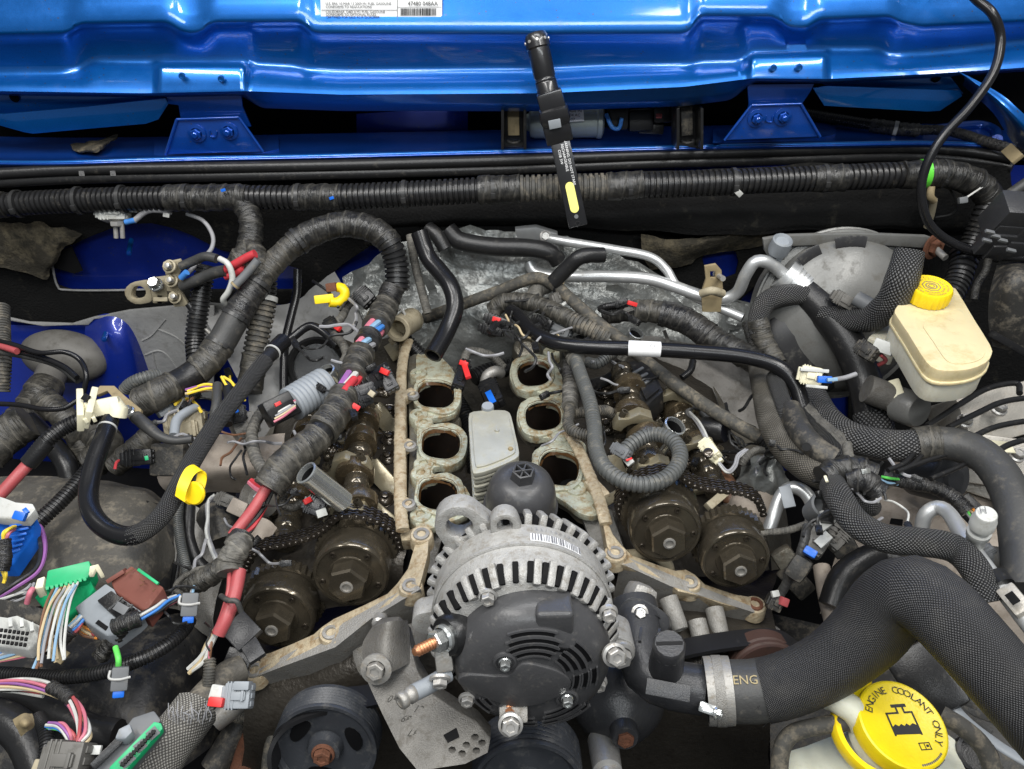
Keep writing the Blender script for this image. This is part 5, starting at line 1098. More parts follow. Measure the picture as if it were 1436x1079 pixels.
mk('part_plate', barm(D(906, 962, .6455), D(968, 974, .6395), 22, 4, bev=1), 'plastic_matt', wo)
bar('rear_lobe', D(875, 840, .75), D(910, 855, .755), 60, 40, 'cast_alu', wo, bev=14)
# ================================================================== TOP: harness, torch, cable, plenum
fh = thing('firewall_harness', 'thick black ribbed wiring harness running across the whole firewall', 'wiring harness', Y(718, 290, 1.06))
HP = [Y(a, b, 1.065) for a, b in ((-50, 292), (0, 288), (60, 284), (150, 280), (250, 278), (350, 277), (450, 277), (560, 273), (700, 266), (850, 262), (960, 258), (1060, 254), (1160, 250), (1260, 246), (1315, 244), (1352, 250), (1380, 266), (1392, 288))]
HX = lambda x: max(0, min(1, (x + 50) / 1480.0))
hsegs = [(-50, 12, 'tape', .95), (12, 245, 'corr', .92), (243, 358, 'tape', .98), (356, 426, 'corr', .92), (424, 488, 'tape', .98), (486, 688, 'corr', .98), (684, 742, 'tape', 1.05), (740, 868, 'corr', 1.02), (864, 914, 'tape', 1.05), (912, 1042, 'corr', 1.0), (1040, 1156, 'corr', .96), (1150, 1194, 'tape', .98), (1190, 1278, 'corr', .98), (1272, 1430, 'tape', 1.0)]
hmat = {'corr': 'corr_black', 'tape': 'tape'}
multi(fh, HP, 18.5, [(HX(a), HX(b), st, 'conduit' if st == 'corr' else 'tape_wrap', f, ('corr_dusty' if (st == 'corr' and 700 < a < 900) else None)) for a, b, st, f in hsegs])
for x in (30, 118, 180, 272, 430, 580, 705, 895, 1040, 1165): ringband(HP, 18.5, HX(x), 5, 1.06, 'zip_tie', 'cable_tie', fh)
ringband(HP, 18.5, HX(1302), 9, 1.08, 'green_band', 'green_band', fh, False)
ringband(HP, 18.5, .93, 3, 1.1, 'zip_tie', 'cable_tie', fh); ringband(HP, 18.5, .965, 2.5, 1.12, 'zip_tie', 'cable_tie', fh)
bar('tie_head', Y(1344, 282, 1.04), Y(1356, 280, 1.04), 9, 8, 'plastic_mid', fh); bar('tie_tail', Y(1354, 278, 1.04), Y(1378, 262, 1.045), 2.4, 1.5, 'zip_white', fh)
bar('tie_head', Y(1033, 268, 1.045), Y(1039, 274, 1.045), 8, 6, 'zip_white', fh)
for x, y, c in ((462, 279, 'blue_plastic'), (690, 274, 'green'), (310, 268, 'blue_plastic')): bar('paint_fleck', Y(x, y, 1.046), Y(x + 6, y - 2, 1.046), 4, 1.5, c, fh)
tube('bracket_clip', [Y(1306, 262, 1.05), Y(1305, 275, 1.045), Y(1309, 282, 1.05)], 5, 'smooth', 'leather_tape', fh)
tube('clip_leg', [Y(1310, 280, 1.07), Y(1306, 300, 1.08), Y(1300, 318, 1.09)], 5, 'smooth', 'cream_dirty', fh, n=8)
tube('branch', [Y(340, 285, 1.06), Y(350, 305, 1.045), Y(352, 330, 1.03), Y(345, 355, 1.01), Y(332, 378, 1.0)], 16, 'tape', None, fh)
tube('branch', [Y(1388, 285, 1.06), Y(1380, 305, 1.05), Y(1368, 335, 1.04), Y(1352, 370, 1.02), Y(1340, 400, 1.0)], 17, 'corr', None, fh)
tube('thin_lead', [Y(1330, 262, 1.07), Y(1342, 285, 1.07), Y(1335, 300, 1.08), Y(1312, 305, 1.09)], 1.6, 'smooth', 'wire_black', fh, n=7)
# ---- washer hose and its loom on the right of the cowl
T = thing('washer_loom', 'tape-wrapped washer hose loom lying on the cowl beside the hinge', 'wiring loom', Z(1250, 178, 1.26))
LP = [Z(a, b, 1.262) for a, b in ((1120, 158), (1165, 166), (1225, 176), (1275, 182), (1330, 184), (1380, 198), (1430, 214), (1480, 236))]
multi(T, LP, 8, [(0, .3, 'corr', 'conduit', 1), (.28, .45, 'tape', 'tape_wrap', 1.15, 'tape_vinyl'), (.43, 1, 'tape', 'hose', .85, 'tape_vinyl')])
ringband(LP, 8, .37, 5, 1.25, 'zip_white', 'cable_tie', T, False)
bar('broken_clip', Z(1412, 208, 1.275), Z(1428, 224, 1.27), 16, 6, 'leather_tape', T)
T = thing('power_cable', 'long black power cable hanging in a loop from the hood', 'cable', Y(1300, 250, 1.0))
tube('cable', [Y(1340, -40, 1.09), Y(1366, -4, 1.08), Y(1392, 20, 1.06), Y(1403, 55, 1.05), Y(1394, 100, 1.03), Y(1362, 148, 1.01), Y(1322, 192, 1.0), Y(1298, 235, .99), Y(1292, 275, .98), Y(1304, 315, .97), Y(1338, 342, .96), Y(1385, 357, .95), Y(1440, 362, .94), Y(1500, 366, .93)], 6.4, 'smooth', 'rubber_clean', T, n=16, amp=0)
tube('second_lead', [Y(1300, 310, .985), Y(1330, 340, .975), Y(1360, 355, .97), Y(1400, 366, .96)], 3, 'smooth', 'rubber_clean', T, n=10, amp=0)
# ---- torch hanging from the hood
to = thing('work_torch', 'black folding work torch with yellow light strip hanging from the hood', 'torch', Y(775, 180, 1.06))
TA, TB = Y(752, 54, 1.085), Y(771, 140, 1.055); d = TB - TA; n_ = d.length; s = S(TA); r = 17 * s
lathe('barrel', TA, d, [(0, -.006), (r * .8, -.006), (r * .98, -.001), (r, .006), (r * 1.02, .012), (r * .92, .014), (r * .92, n_ * .62), (r * .86, n_ * .64), (r * .86, n_ * .68), (r * .92, n_ * .70), (r * .88, n_ * .72), (r * .92, n_ * .74), (r * .92, n_ * .98), (0, n_)], 'torch_black', to, 36)
for i in range(9):
    a = 2 * math.pi * i / 9; x, y, z = frame(d, ZUP); lathe('crown_stud', TA + d.normalized() * .004 + (y * math.cos(a) + z * math.sin(a)) * r * .98, y * math.cos(a) + z * math.sin(a), [(.0022, -.001), (.002, .0012), (0, .0015)], 'steel', to, 8)
bar('hinge_block', Y(769, 128, 1.05), Y(778, 160, 1.045), 36, 30, 'torch_black', to, bev=4)
bar('hinge_knuckle', Y(775, 150, 1.04), Y(780, 174, 1.04), 42, 30, 'torch_black', to, bev=7); bar('knuckle_plate', Y(777, 168, 1.026), Y(779, 180, 1.026), 17, 3, 'plastic_grey', to, bev=.6)
bar('hinge_foot', Y(779, 172, 1.04), Y(785, 198, 1.04), 38, 24, 'torch_black', to, bev=3)
LA, LB = Y(783, 188, 1.04), Y(811, 317, 1.0)
lamp = bar('lamp_bar', LA, LB, 27, 14, 'torch_black', to, bev=2)
bd = (LB - LA).normalized(); s = S(LA); tn = tocam(LB); bx3, by3, bz3 = frame(bd, tocam((LA + LB) / 2))
o = []
c0, c1 = LA.lerp(LB, .56), LA.lerp(LB, .80)
for k in range(9): a = math.pi / 2 + math.pi * k / 8; o.append(c0 + (bx3 * math.cos(a) + by3 * math.sin(a)) * 6.2 * s + bz3 * 7.9 * s)
for k in range(9): a = -math.pi / 2 + math.pi * k / 8; o.append(c1 + (bx3 * math.cos(a) + by3 * math.sin(a)) * 6.2 * s + bz3 * 7.9 * s)
mk('light_strip', platem(o, -bz3 * .001), 'cob_led', lamp)
lathe('hanging_eye', LA.lerp(LB, .97) + bz3 * 7.2 * s, bz3, [(4 * s, -.001), (3.6 * s, .001), (2.4 * s, .001), (2.2 * s, -.0005), (0, -.0005)], 'plastic', lamp, 16)
lathe('button', LA.lerp(LB, .89) + bz3 * 7.2 * s, bz3, [(3.2 * s, -.001), (3 * s, .001), (0, .001)], 'plastic_mid', lamp, 16)
for k, (tx, o_, z_) in enumerate((('WARNING: DO NOT STARE', -5.5, 5.2), ('RECHARGEABLE', 0, 5.2), ('COB 3W', 5.5, 5.2))):
    text(tx, LA.lerp(LB, .06 + .05 * k) + by3 * (-o_) * s + bz3 * 8.0 * s, bd, by3 if True else -by3, z_ * s, 'ink_white', lamp)
# ---- wiper motor and brackets in the plenum
wm = thing('wiper_motor', 'grey-green wiper motor can with paper label in the cowl gap', 'motor', Y(800, 190, 1.2))
MA, MB = Y(738, 172, 1.21), Y(846, 170, 1.21); s = S(MA); r = 22 * s; L_ = (MB - MA).length
lathe('motor_can', MA, MB - MA, [(0, 0), (r * .5, 0), (r * .55, .004), (r * .9, .006), (r, .012), (r, L_ * .9), (r * 1.08, L_ * .92), (r * 1.08, L_ * .97), (r * .8, L_), (0, L_)], 'motor_can', wm, 40)
plate('label', [Y(790, 152, 1.186), Y(818, 151, 1.186), Y(819, 170, 1.1795), Y(791, 172, 1.1795)], Vector((0, .001, 0)), 'sticker', wm)
for i, tx in enumerate(('MADE IN', '5504 AC', '12-07')): text(tx, Y(793, 157.5 + i * 6, 1.183 - i * .0025), RT, ZUP, 5.5 * s, 'ink', wm)
for A, B, w, t in (((852, 165), (880, 165), 34, 30), ((880, 170), (915, 168), 30, 30), ((915, 160), (944, 158), 26, 24), ((895, 180), (930, 182), 14, 14)): bar('gearbox', Y(*A, 1.21), Y(*B, 1.21), w, t, 'plastic', wm)
tube('motor_lead', [Y(850, 160, 1.19), Y(858, 178, 1.18), Y(868, 180, 1.18), Y(872, 166, 1.18)], 3, 'smooth', 'wire_blue', wm, n=8)
bar('plug_latch', Y(920, 163, 1.185), Y(928, 163, 1.185), 6, 3, 'wire_rose', wm)
for (x0, x1), lbl in (((703, 738), 'black wiper bracket with tan rib beside the torch'), ((945, 982), 'black wiper bracket beside the hood hinge')):
    T = thing('wiper_bracket', lbl, 'bracket', Y(x0 + 15, 205, 1.15), 'wiper brackets on the cowl'); xm = (x0 + x1) / 2
    for x in (x0 + 2, x1 - 2): bar('cheek', Y(x, 148, 1.15), Y(x, 205, 1.145), 4, 40, 'plastic', T, up=Vector((0, -1, .2)))
    bar('back_plate', Y(xm, 148, 1.168), Y(xm, 196, 1.162), x1 - x0 - 6, 4, 'plastic', T, up=Vector((0, -1, .2)))
    bar('rib', Y(xm - 1, 150, 1.162), Y(xm, 190, 1.156), 16, 4, 'leather_tape' if x0 < 800 else 'plastic_dusty', T, up=Vector((0, -1, .2)))
    bar('foot', Z(xm, 190, 1.256), Z(xm, 206, 1.256), x1 - x0, 4, 'plastic', T, up=ZUP); bolt(Z(xm, 198, 1.2585), ZUP, 6, 5, 'steel_dull', T, flange=1.6)
T = thing('cardboard_scrap', 'torn dusty brown scrap on the cowl next to the hinge', 'scrap', Z(130, 200, 1.255))
sheet('scrap', [[Z(98, 205, 1.256), Z(130, 198, 1.262), Z(166, 190, 1.26)], [Z(104, 212, 1.256), Z(132, 207, 1.266), Z(158, 198, 1.262)], [Z(112, 214, 1.255), Z(136, 214, 1.26), Z(150, 206, 1.258)]], 'felt_brown', T, 6, 6, .003, 60, .002)
sheet('blue_drum', [[Y(500, 160, 1.28), Y(560, 156, 1.26), Y(620, 150, 1.26), Y(656, 150, 1.28)], [Y(500, 190, 1.28), Y(560, 190, 1.26), Y(620, 190, 1.26), Y(656, 190, 1.28)]], 'shaded_paint', wm, 6, 6)
# ================================================================== RIGHT SIDE
def hose(name, label, cat, pts, r, style='smooth', mat=None, **k): return tube(name, pts, r, style, mat, label=label, cat=cat, **k)
# big radiator hose
rh = thing('radiator_hose', 'thick black braided radiator hose arching over the coolant tank', 'hose', D(1250, 830, .62))
RP = [D(975, 966, .68), D(1035, 970, .674), D(1085, 965, .668), D(1158, 936, .652), D(1214, 890, .635), D(1248, 846, .617), D(1278, 830, .598), D(1312, 849, .582), D(1352, 890, .565), D(1406, 951, .55), D(1460, 1012, .54), D(1520, 1080, .535)]
rr = 47 * .60 / F
tube('bare_end', RP, 0, 'smooth', 'rubber_grey', rh, rm=43 * .67 / F, t0=.03, t1=.175, n=32)
tube('braided_sleeve', RP, 0, 'braid', 'braid_big', rh, rm=rr, t0=.15, t1=1, n=36, amp=1.3, rad=[1.08, 1.08, 1.05, 1.04, 1.08, 1.12, 1.12, 1.08, 1.02, 1.0, 1.0, 1.0])
out, L = curve(RP, .01)
for k in range(70):                                     # frayed ends of the sleeve
    p = at(out, L, L[-1] * .152); d = (at(out, L, L[-1] * .16) - p).normalized(); a = random.uniform(0, 6.28); x, y, z = frame(d, ZUP); v = y * math.cos(a) + z * math.sin(a)
    q = p + v * rr * .93; mk('frayed_strand', tubem([q + d * .004, q - d * .003 + v * .001, q - d * random.uniform(.004, .012) + v * random.uniform(.0, .004) + y * random.uniform(-.004, .004)], .0004, 'smooth', 4, amp=0), 'braid_big', rh) if k < 26 else None
ph = at(out, L, L[-1] * .118); d = (at(out, L, L[-1] * .13) - at(out, L, L[-1] * .10)).normalized(); u_ = (tocam(ph) + ZUP * .6); u_ = (u_ - d * u_.dot(d)).normalized()
text('ENG', ph + u_ * 43.9 * .67 / F - d * .0145, d, d.cross(u_) * -1, .0105, 'ink_gold', rh)
cl = thing('hose_clamp', 'wide steel hose clamp with screw on the coolant outlet', 'clamp', D(1010, 965, .67))
p = at(out, L, L[-1] * .052); rc = 46 * .675 / F
lathe('band', p, d, [(rc * .95, -.011), (rc, -.011), (rc * 1.01, -.006), (rc, .0), (rc * 1.01, .006), (rc, .011), (rc * .95, .011)], 'steel_dull', cl, 44)
sc = D(992, 996, .652); bar('screw_housing', D(980, 990, .655), D(1004, 998, .65), 15, 14, 'zinc', cl, bev=4); bolt(D(1004, 1000, .645), Vector((.8, -.4, .2)), 7, 8, 'zinc', cl)
lathe('inner_band', p, d, [(rc * 1.0, -.004), (rc * 1.03, -.004), (rc * 1.03, .004), (rc * 1.0, .004)], 'cast_dusty', cl, 44)
# coolant tank
ctk = thing('coolant_tank', 'translucent coolant tank with bright yellow cap at the lower corner', 'coolant tank', D(1240, 1060, .66))
tk = [(1098, 1062), (1130, 1046), (1178, 1028), (1215, 1018), (1250, 1015), (1330, 1030), (1345, 1060), (1350, 1130), (1095, 1130)]
plate('tank', [Z(a, b, .985) for a, b in tk], Vector((0, 0, -.10)), 'coolant_tank', ctk, bev=.012, sm=3)
tube('filler_spout', [D(1162, 974, .66), D(1180, 985, .65), D(1200, 1000, .645), D(1215, 1030, .65)], 19, 'smooth', 'coolant_tank', ctk, n=24, amp=.2)
lathe('spout_lip', D(1160, 972, .661), (D(1150, 966, .664) - D(1180, 985, .65)), [(19 * .0006, -.01), (.0128, -.004), (.0128, .001), (.010, .003), (0, .003)], 'coolant_tank', ctk, 24)
CP = D(1266, 1016, .632); cax = Vector((.10, -.16, 1)).normalized(); s = S(CP); r = 63 * s
lathe('neck', CP, cax, [(r * .62, -.07), (r * .62, -.028), (r * .9, -.03), (r * .9, -.018), (r * .86, -.016)], 'coolant_tank', ctk, 40)
ring = lathe('neck_ring', CP - cax * .022 - RT * .012, cax, [(r * .88, -.006), (r * 1.0, -.006), (r * 1.03, -.003), (r * 1.03, .003), (r * 1.0, .006), (r * .88, .006)], 'yellow', ctk, 48)
capo = lathe('cap', CP, cax, [(r * .90, -.016), (r * .97, -.016), (r, -.012), (r, -.003), (r * .98, .0005), (r * .94, .0015), (r * .90, .0010), (0, .0010)], 'yellow_bright', ctk, 64)
cxv = (RT - cax * RT.dot(cax)).normalized(); cyv = cax.cross(cxv)
rot0 = .42                                              # cap print is turned a little
def K(rad, a, h=.0014): return CP + (cxv * math.sin(a) + cyv * math.cos(a)) * rad * r + cax * h
tm = bmesh.new(); msg = 'ENGINE COOLANT ONLY'
for k, ch in enumerate(msg):
    if ch == ' ': continue
    a = -1.62 + rot0 + k * .182 + (0 if k < 6 else .02); merge(tm, textm(ch, K(.68, a), (K(1, a + .01) - K(1, a)), (K(1.1, a) - K(1, a)), r * .235))
mk('lettering', tm, 'ink', capo, smooth=0)
ux = (cxv * math.cos(.42) - cyv * math.sin(.42)) if False else (cxv * .97 - cyv * -.10).normalized(); uy = cax.cross(ux)
def Q(a, b, h=.0012): return CP + ux * a * r + uy * b * r + cax * h
def flatp(pts, name, mat, h=.0012): mk(name, platem([Q(a, b, h) for a, b in pts], -cax * .0003), mat, capo, smooth=0)
flatp([(-.28, -.22), (-.28, -.05), (-.20, .0), (-.13, -.05), (-.06, .0), (.0, -.05), (.07, .0), (.13, -.05), (.22, .0), (.30, -.05), (.30, -.24)], 'tank_symbol', 'ink', .0014)
for a in (((-.32, -.25), (-.32, .26), (-.28, .26), (-.28, -.25)), ((.30, -.26), (.30, .24), (.34, .24), (.34, -.26)), ((-.32, .22), (-.32, .26), (-.04, .26), (-.04, .22)), ((.16, .22), (.16, .26), (.34, .26), (.34, .22)), ((-.04, .22), (-.04, .36), (.0, .36), (.0, .22)), ((.12, .22), (.12, .36), (.16, .36), (.16, .22)), ((-.12, .36), (-.12, .43), (.24, .43), (.24, .36))): flatp(a, 'tank_symbol', 'ink', .0014)
for a in (((.14, -.58), (.14, -.42), (.16, -.42), (.16, -.58)), ((.38, -.58), (.38, -.42), (.40, -.42), (.40, -.58)), ((.14, -.44), (.14, -.42), (.40, -.42), (.40, -.44)), ((.14, -.58), (.14, -.56), (.40, -.56), (.40, -.58)), ((.26, -.58), (.26, -.42), (.275, -.42), (.275, -.58)), ((.30, -.52), (.30, -.47), (.36, -.47), (.36, -.52))): flatp(a, 'book_symbol', 'ink', .0014)
for k in range(13): a = 2.35 + k * .055; p0, p1 = K(.86, a), K(1.005, a + .03, -.002); mk('grip_rib', barm(p0, p1, 2.0, 2.0, cax, .3), 'ink_grey', capo)
mk('cap_hinge', barm(K(.95, -.55, -.004), K(1.18, -.62, -.012), 36, 9, cax, 2), 'yellow_bright', capo)
tube('guard_tube', [D(1092, 1100, .66), D(1096, 1052, .66), D(1110, 1030, .66), D(1140, 1020, .655), D(1192, 1012, .65)], 12, 'smooth', 'rubber_dusty', ctk, n=18)
tube('guard_tube', [D(1320, 1002, .66), D(1352, 1022, .65), D(1380, 1050, .645), D(1400, 1100, .64)], 13, 'smooth', 'rubber_dusty', ctk, n=18)
lathe('lower_cup', D(1372, 1058, .68), Vector((0, -.3, 1)), [(.018, -.03), (.018, 0), (.015, .001), (.014, -.012), (0, -.012)], 'plastic', ctk, 28)
# things seen under the big hose
hose('grey_strap', 'thin grey plastic strap running under the braided radiator hose', 'strap', [(1300, 905, .98), (1318, 950, .97), (1345, 1000, .96), (1400, 1045, .95), (1450, 1075, .95)], 8, 'smooth', 'plastic_grey', flat=(.35, ZUP))
bar('black_duct', (1270, 910, .97), (1330, 1000, .95), 70, 50, 'plastic', label='black plastic duct in the shade below the radiator hose', cat='duct')
T = thing('wire_clip', 'bright bent wire clip beside the grey strap', 'clip', (1350, 962, .95)); tube('wire', [(1338, 962, .955), (1352, 955, .96), (1368, 962, .957), (1366, 968, .955), (1345, 966, .955), (1350, 972, .955)], 1.4, 'smooth', 'zinc', T, n=7); bar('foot', (1345, 975, .945), (1372, 985, .945), 22, 5, 'plastic_dusty', T)
for i, (a, b) in enumerate(((((1330, 985, .9), (1400, 1010, .9))), (((1345, 1000, .9), (1390, 1030, .9))))): bar('grille_bar', a, b, 14, 10, 'plastic_dusty', label=('grimy cross bar nearest the wire clip', 'grimy cross bar beside the tank guard tube')[i], cat='bar')
hose('brace_rod', 'pale vertical brace rod behind the big hose', 'rod', [(1152, 795, .93), (1160, 840, .92), (1170, 880, .91)], 12, 'smooth', 'pinkbeige')
hose('drain_tube', 'grey drain tube standing behind the brace rod', 'tube', [(1190, 800, .91), (1200, 830, .90), (1206, 840, .89)], 9, 'smooth', 'plastic_dusty')
hose('shadow_hose', 'black smooth hose in the shade behind the braided hose', 'hose', [(1165, 850, .94), (1180, 810, .96), (1210, 785, .97), (1240, 778, .97), (1262, 790, .97)], 17, 'smooth', 'rubber')
hose('return_hose', 'braided coolant return hose curving above the radiator hose', 'hose', [(1168, 682, 1.075), (1178, 700, 1.085), (1200, 733, 1.085), (1240, 755, 1.085), (1290, 760, 1.085), (1338, 770, 1.08), (1368, 800, 1.075), (1386, 845, 1.06)], 20, 'braid', None, n=24)
T = thing('wide_hose', 'braided cross hose with rubber end curving down at the fender', 'hose', (1320, 625, 1.08))
WP = [(1140, 556, 1.03), (1160, 590, 1.04), (1200, 616, 1.055), (1262, 626, 1.07), (1330, 622, 1.08), (1384, 644, 1.085), (1418, 695, 1.08), (1430, 760, 1.065), (1436, 830, 1.05)]
multi(T, WP, 23.5, [(0, .49, 'braid', 'braided_sleeve', .98), (.44, .50, 'smooth', 'cuff', 1.10, 'tape_dusty'), (.48, 1, 'smooth', 'rubber_hose', 1.0, 'rubber_grey')])
T = thing('suction_hose', 'thick smooth rubber hose crimped to the aluminium line above the brake booster', 'hose', (1190, 480, 1.12))
SP = [Y(1098, 384, .985), Y(1122, 405, .97), Y(1152, 432, .94), Y(1186, 476, .90), Y(1210, 528, .86), Y(1222, 575, .82), Y(1228, 622, .785), Y(1226, 668, .76)]
multi(T, SP, 23.5, [(.08, .80, 'smooth', 'rubber_hose', 1, 'rubber'), (.74, .90, 'braid', 'braided_sleeve', 1.1), (.88, 1, 'smooth', 'lower_end', .95, 'rubber')])
multi(T, SP, 23.5, [(.0, .13, 'smooth', 'crimp_sleeve', 1.03, 'alu_tube')])
for t in (.035, .06, .085, .11): ringband(SP, 23.5, t, 4.5, 1.13, 'alu_tube', 'crimp_ring', T, False)
T = thing('refrigerant_line', 'bent aluminium refrigerant tubes joined to the thick rubber hose', 'metal pipe', Y(900, 390, 1.05))
tube('pipe', [Y(768, 334, 1.08), Y(800, 340, 1.07), Y(860, 350, 1.06), Y(910, 360, 1.05), Y(934, 378, 1.04), Y(950, 402, 1.02), Y(985, 422, 1.0), Y(1018, 436, .985), Y(1042, 446, .97)], 6.5, 'smooth', 'alu_tube', T, n=18, amp=0)
tube('pipe', [Y(742, 368, 1.07), Y(752, 382, 1.06), Y(790, 388, 1.05), Y(850, 388, 1.04), Y(905, 391, 1.03), Y(945, 402, 1.02), Y(985, 416, 1.0), Y(1012, 420, .99), Y(1034, 410, .985), Y(1046, 385, .98), Y(1060, 367, .98), Y(1080, 370, .98), Y(1102, 388, .98)], 8.5, 'smooth', 'alu_tube', T, n=20, amp=0)
plate('block_fitting', [Y(722, 322, 1.085), Y(752, 319, 1.085), Y(782, 328, 1.085), Y(784, 342, 1.085), Y(760, 344, 1.085), Y(726, 336, 1.085)], Vector((0, .012, 0)), 'alu_tube', T, bev=.002); bolt(Y(765, 332, 1.08), Vector((0, -.8, .5)), 6, 6, 'steel', T)
q = Y(1094, 346, .985); s = S(q); lathe('service_cap', q, Vector((.05, -.3, 1)), [(10 * s, -.028), (10 * s, -.012), (14 * s, -.010), (15 * s, -.004), (14 * s, .012), (12 * s, .014), (9 * s, .010), (0, .010)], 'plastic_grey', T, 18)
T = thing('line_bracket', 'dusty tan clamp bracket holding the aluminium lines by the blue hole', 'bracket', Y(1000, 430, .98))
plate('plate', [Y(988, 374, .985), Y(1004, 371, .985), (Y(1012, 380, .985)), Y(1014, 404, .985), Y(1011, 438, .975), Y(985, 438, .975), Y(984, 410, .98), Y(990, 392, .985)], Vector((0, .005, 0)), 'leather_tape', T, [[Y(996, 381, .985), Y(1003, 381, .985), Y(1003, 390, .985), Y(996, 390, .985)]], bev=.001)
tube('clamp_lip', [Y(984, 412, .965), Y(998, 408, .955), Y(1013, 412, .965)], 6, 'smooth', 'cream_dirty', T); tube('stud', [Y(1003, 384, 1.0), Y(1014, 391, .97)], 4, 'smooth', 'steel', T, n=10)
# brake booster
bb = thing('brake_booster', 'dusty grey round brake booster with shade-dark, dirty front behind the yellow-capped reservoir', 'brake booster', Y(1185, 560, .95))
BC = Y(1186, 446, .955); bax = Vector((.02, -.93, .36)).normalized(); s = S(BC); r = 118 * s
lathe('shell', BC, bax, [(r * .3, -.09), (r * .9, -.085), (r * .97, -.07), (r * .97, -.035), (r * 1.03, -.033), (r * 1.04, -.025), (r * 1.02, -.020), (r * .95, -.018), (r * .93, -.008), (r * .80, .008), (r * .62, .020), (r * .45, .028), (r * .3, .032), (0, .034)], 'booster', bb, 72)
lathe('rim_tape', BC - bax * .026, bax, [(r * 1.03, -.004), (r * 1.05, -.003), (r * 1.05, .003), (r * 1.03, .004)], 'booster', bb, 72)
for a0, a1 in ((.15, .55), (.75, 1.05)):
    o_ = [BC + bax * .0035 + (RT * math.sin(-a0 - (a1 - a0) * k / 6 + .3) + (ZUP - bax * bax.z).normalized() * math.cos(-a0 - (a1 - a0) * k / 6 + .3)) * r * (.90 if True else 0) for k in range(7)]
    tube('peeled_patch', o_, 8, 'tape', 'booster_black', bb, flat=(.12, bax))
lathe('front_disc', BC + bax * .010, bax, [(r * .70, -.002), (r * .68, .006), (r * .5, .020), (r * .3, .024), (r * .18, .026), (r * .16, .036), (0, .036)], 'booster', bb, 56)
lathe('shadowed_front', BC + bax * .016 - RT * r * .42 - ZUP * r * .42, bax, [(r * .62, -.03), (r * .60, .004), (r * .5, .014), (r * .3, .020), (0, .022)], 'booster_black', bb, 48)  # dark disc added for the shadow and dirt on the lower front
plate('mount_plate', [Y(1070, 336, 1.0), Y(1100, 331, 1.0), Y(1200, 328, 1.0), Y(1300, 332, 1.0), Y(1322, 340, 1.0), Y(1318, 350, 1.0), Y(1200, 342, 1.0), Y(1108, 346, 1.0), Y(1100, 366, 1.0), Y(1080, 366, 1.0), Y(1072, 352, 1.0)], Vector((0, .008, 0)), 'booster', bb, bev=.002)
T = thing('pushrod_bolt', 'rusty brown bolt and washer beside the booster under the loop of cable', 'bolt', Y(1312, 352, 1.0))
bolt(Y(1308, 346, 1.0), Vector((.4, -.8, .1)), 12, 10, 'rust', T, flange=1.5); tube('shank', [Y(1308, 346, 1.0), Y(1326, 362, .975)], 5, 'smooth', 'steel_dull', T, n=12)
T = thing('vacuum_hose', 'braided vacuum hose looping up in front of the booster beside the yellow cap', 'hose', Y(1240, 430, .85))
VP = [Y(1150, 436, .93), Y(1185, 447, .91), Y(1222, 446, .88), Y(1250, 425, .86), Y(1266, 390, .855), Y(1276, 352, .87)]
tube('braided_sleeve', VP, 20, 'braid', 'braid', T, n=24, rad=[.75, .85, 1, 1.1, 1.1, .95])
tube('connector_end', [Y(1200, 418, .9), Y(1222, 430, .885)], 11, 'smooth', 'plastic_mid', T)
bar('sensor_plug', Y(1170, 414, .92), Y(1196, 428, .91), 18, 16, 'boot_grey', T)
T = thing('engine_loom_branch', 'braided loom branch curving round the shade-dark front of the booster', 'wiring loom', Y(1080, 430, .95))
tube('braided_sleeve', [Y(1130, 412, .955), Y(1100, 414, .95), Y(1075, 424, .945), Y(1064, 445, .935), Y(1066, 468, .92)], 15, 'braid', None, T); tube('tape_wrap', [Y(1062, 448, .93), Y(1070, 475, .915), Y(1080, 495, .90), Y(1090, 512, .885)], 14, 'tape', 'tape_dusty', T); tube('lead', [Y(1048, 452, .95), Y(1054, 475, .93), Y(1064, 500, .905)], 8, 'tape', None, T)
# brake fluid reservoir
br2 = thing('brake_fluid_reservoir', 'cream translucent brake fluid reservoir with yellow cap', 'reservoir', Z(1310, 520, 1.08))
zt = 1.165
tp = [(1255, 434), (1270, 418), (1300, 410), (1334, 402), (1345, 412), (1366, 447), (1389, 484), (1391, 497), (1382, 509), (1358, 518), (1325, 520), (1306, 514), (1293, 499), (1274, 468), (1258, 444)]
tp3 = smoothloop([Z(a, b, zt) for a, b in tp], 2); cc = sum(tp3, Vector()) / len(tp3)
mk('upper_shell', platem(tp3, Vector((0, 0, -.016)), bev=.007), 'reservoir', br2, smooth=50)
mk('seam_flange', platem([cc + (p - cc) * 1.035 + Vector((0, 0, -.015)) for p in tp3], Vector((0, 0, -.004)), bev=.0015), 'reservoir', br2, smooth=40)
mk('lower_shell', platem([cc + (p - cc) * .99 + Vector((0, 0, -.0185)) for p in tp3], Vector((0, 0, -.026)), bev=.008), 'reservoir_low', br2, smooth=50)
mk('raised_panel', platem([cc + (p - cc) * .62 + Vector((.004, -.02, .0012)) for p in tp3], Vector((0, 0, -.004)), bev=.001), 'reservoir', br2, smooth=50)
plate('side_arm', [Z(1216, 474, 1.10), Z(1250, 444, 1.11), Z(1262, 470, 1.11), Z(1258, 488, 1.10), Z(1232, 480, 1.1)], Vector((0, 0, -.03)), 'reservoir_low', br2, bev=.004)
kp = Z(1306, 402, 1.186); kax = Vector((-.02, -.10, 1)).normalized(); s = S(kp); r = 29 * s
lathe('filler_neck', kp, kax, [(r * .8, -.04), (r * .8, -.01)], 'reservoir', br2, 30)
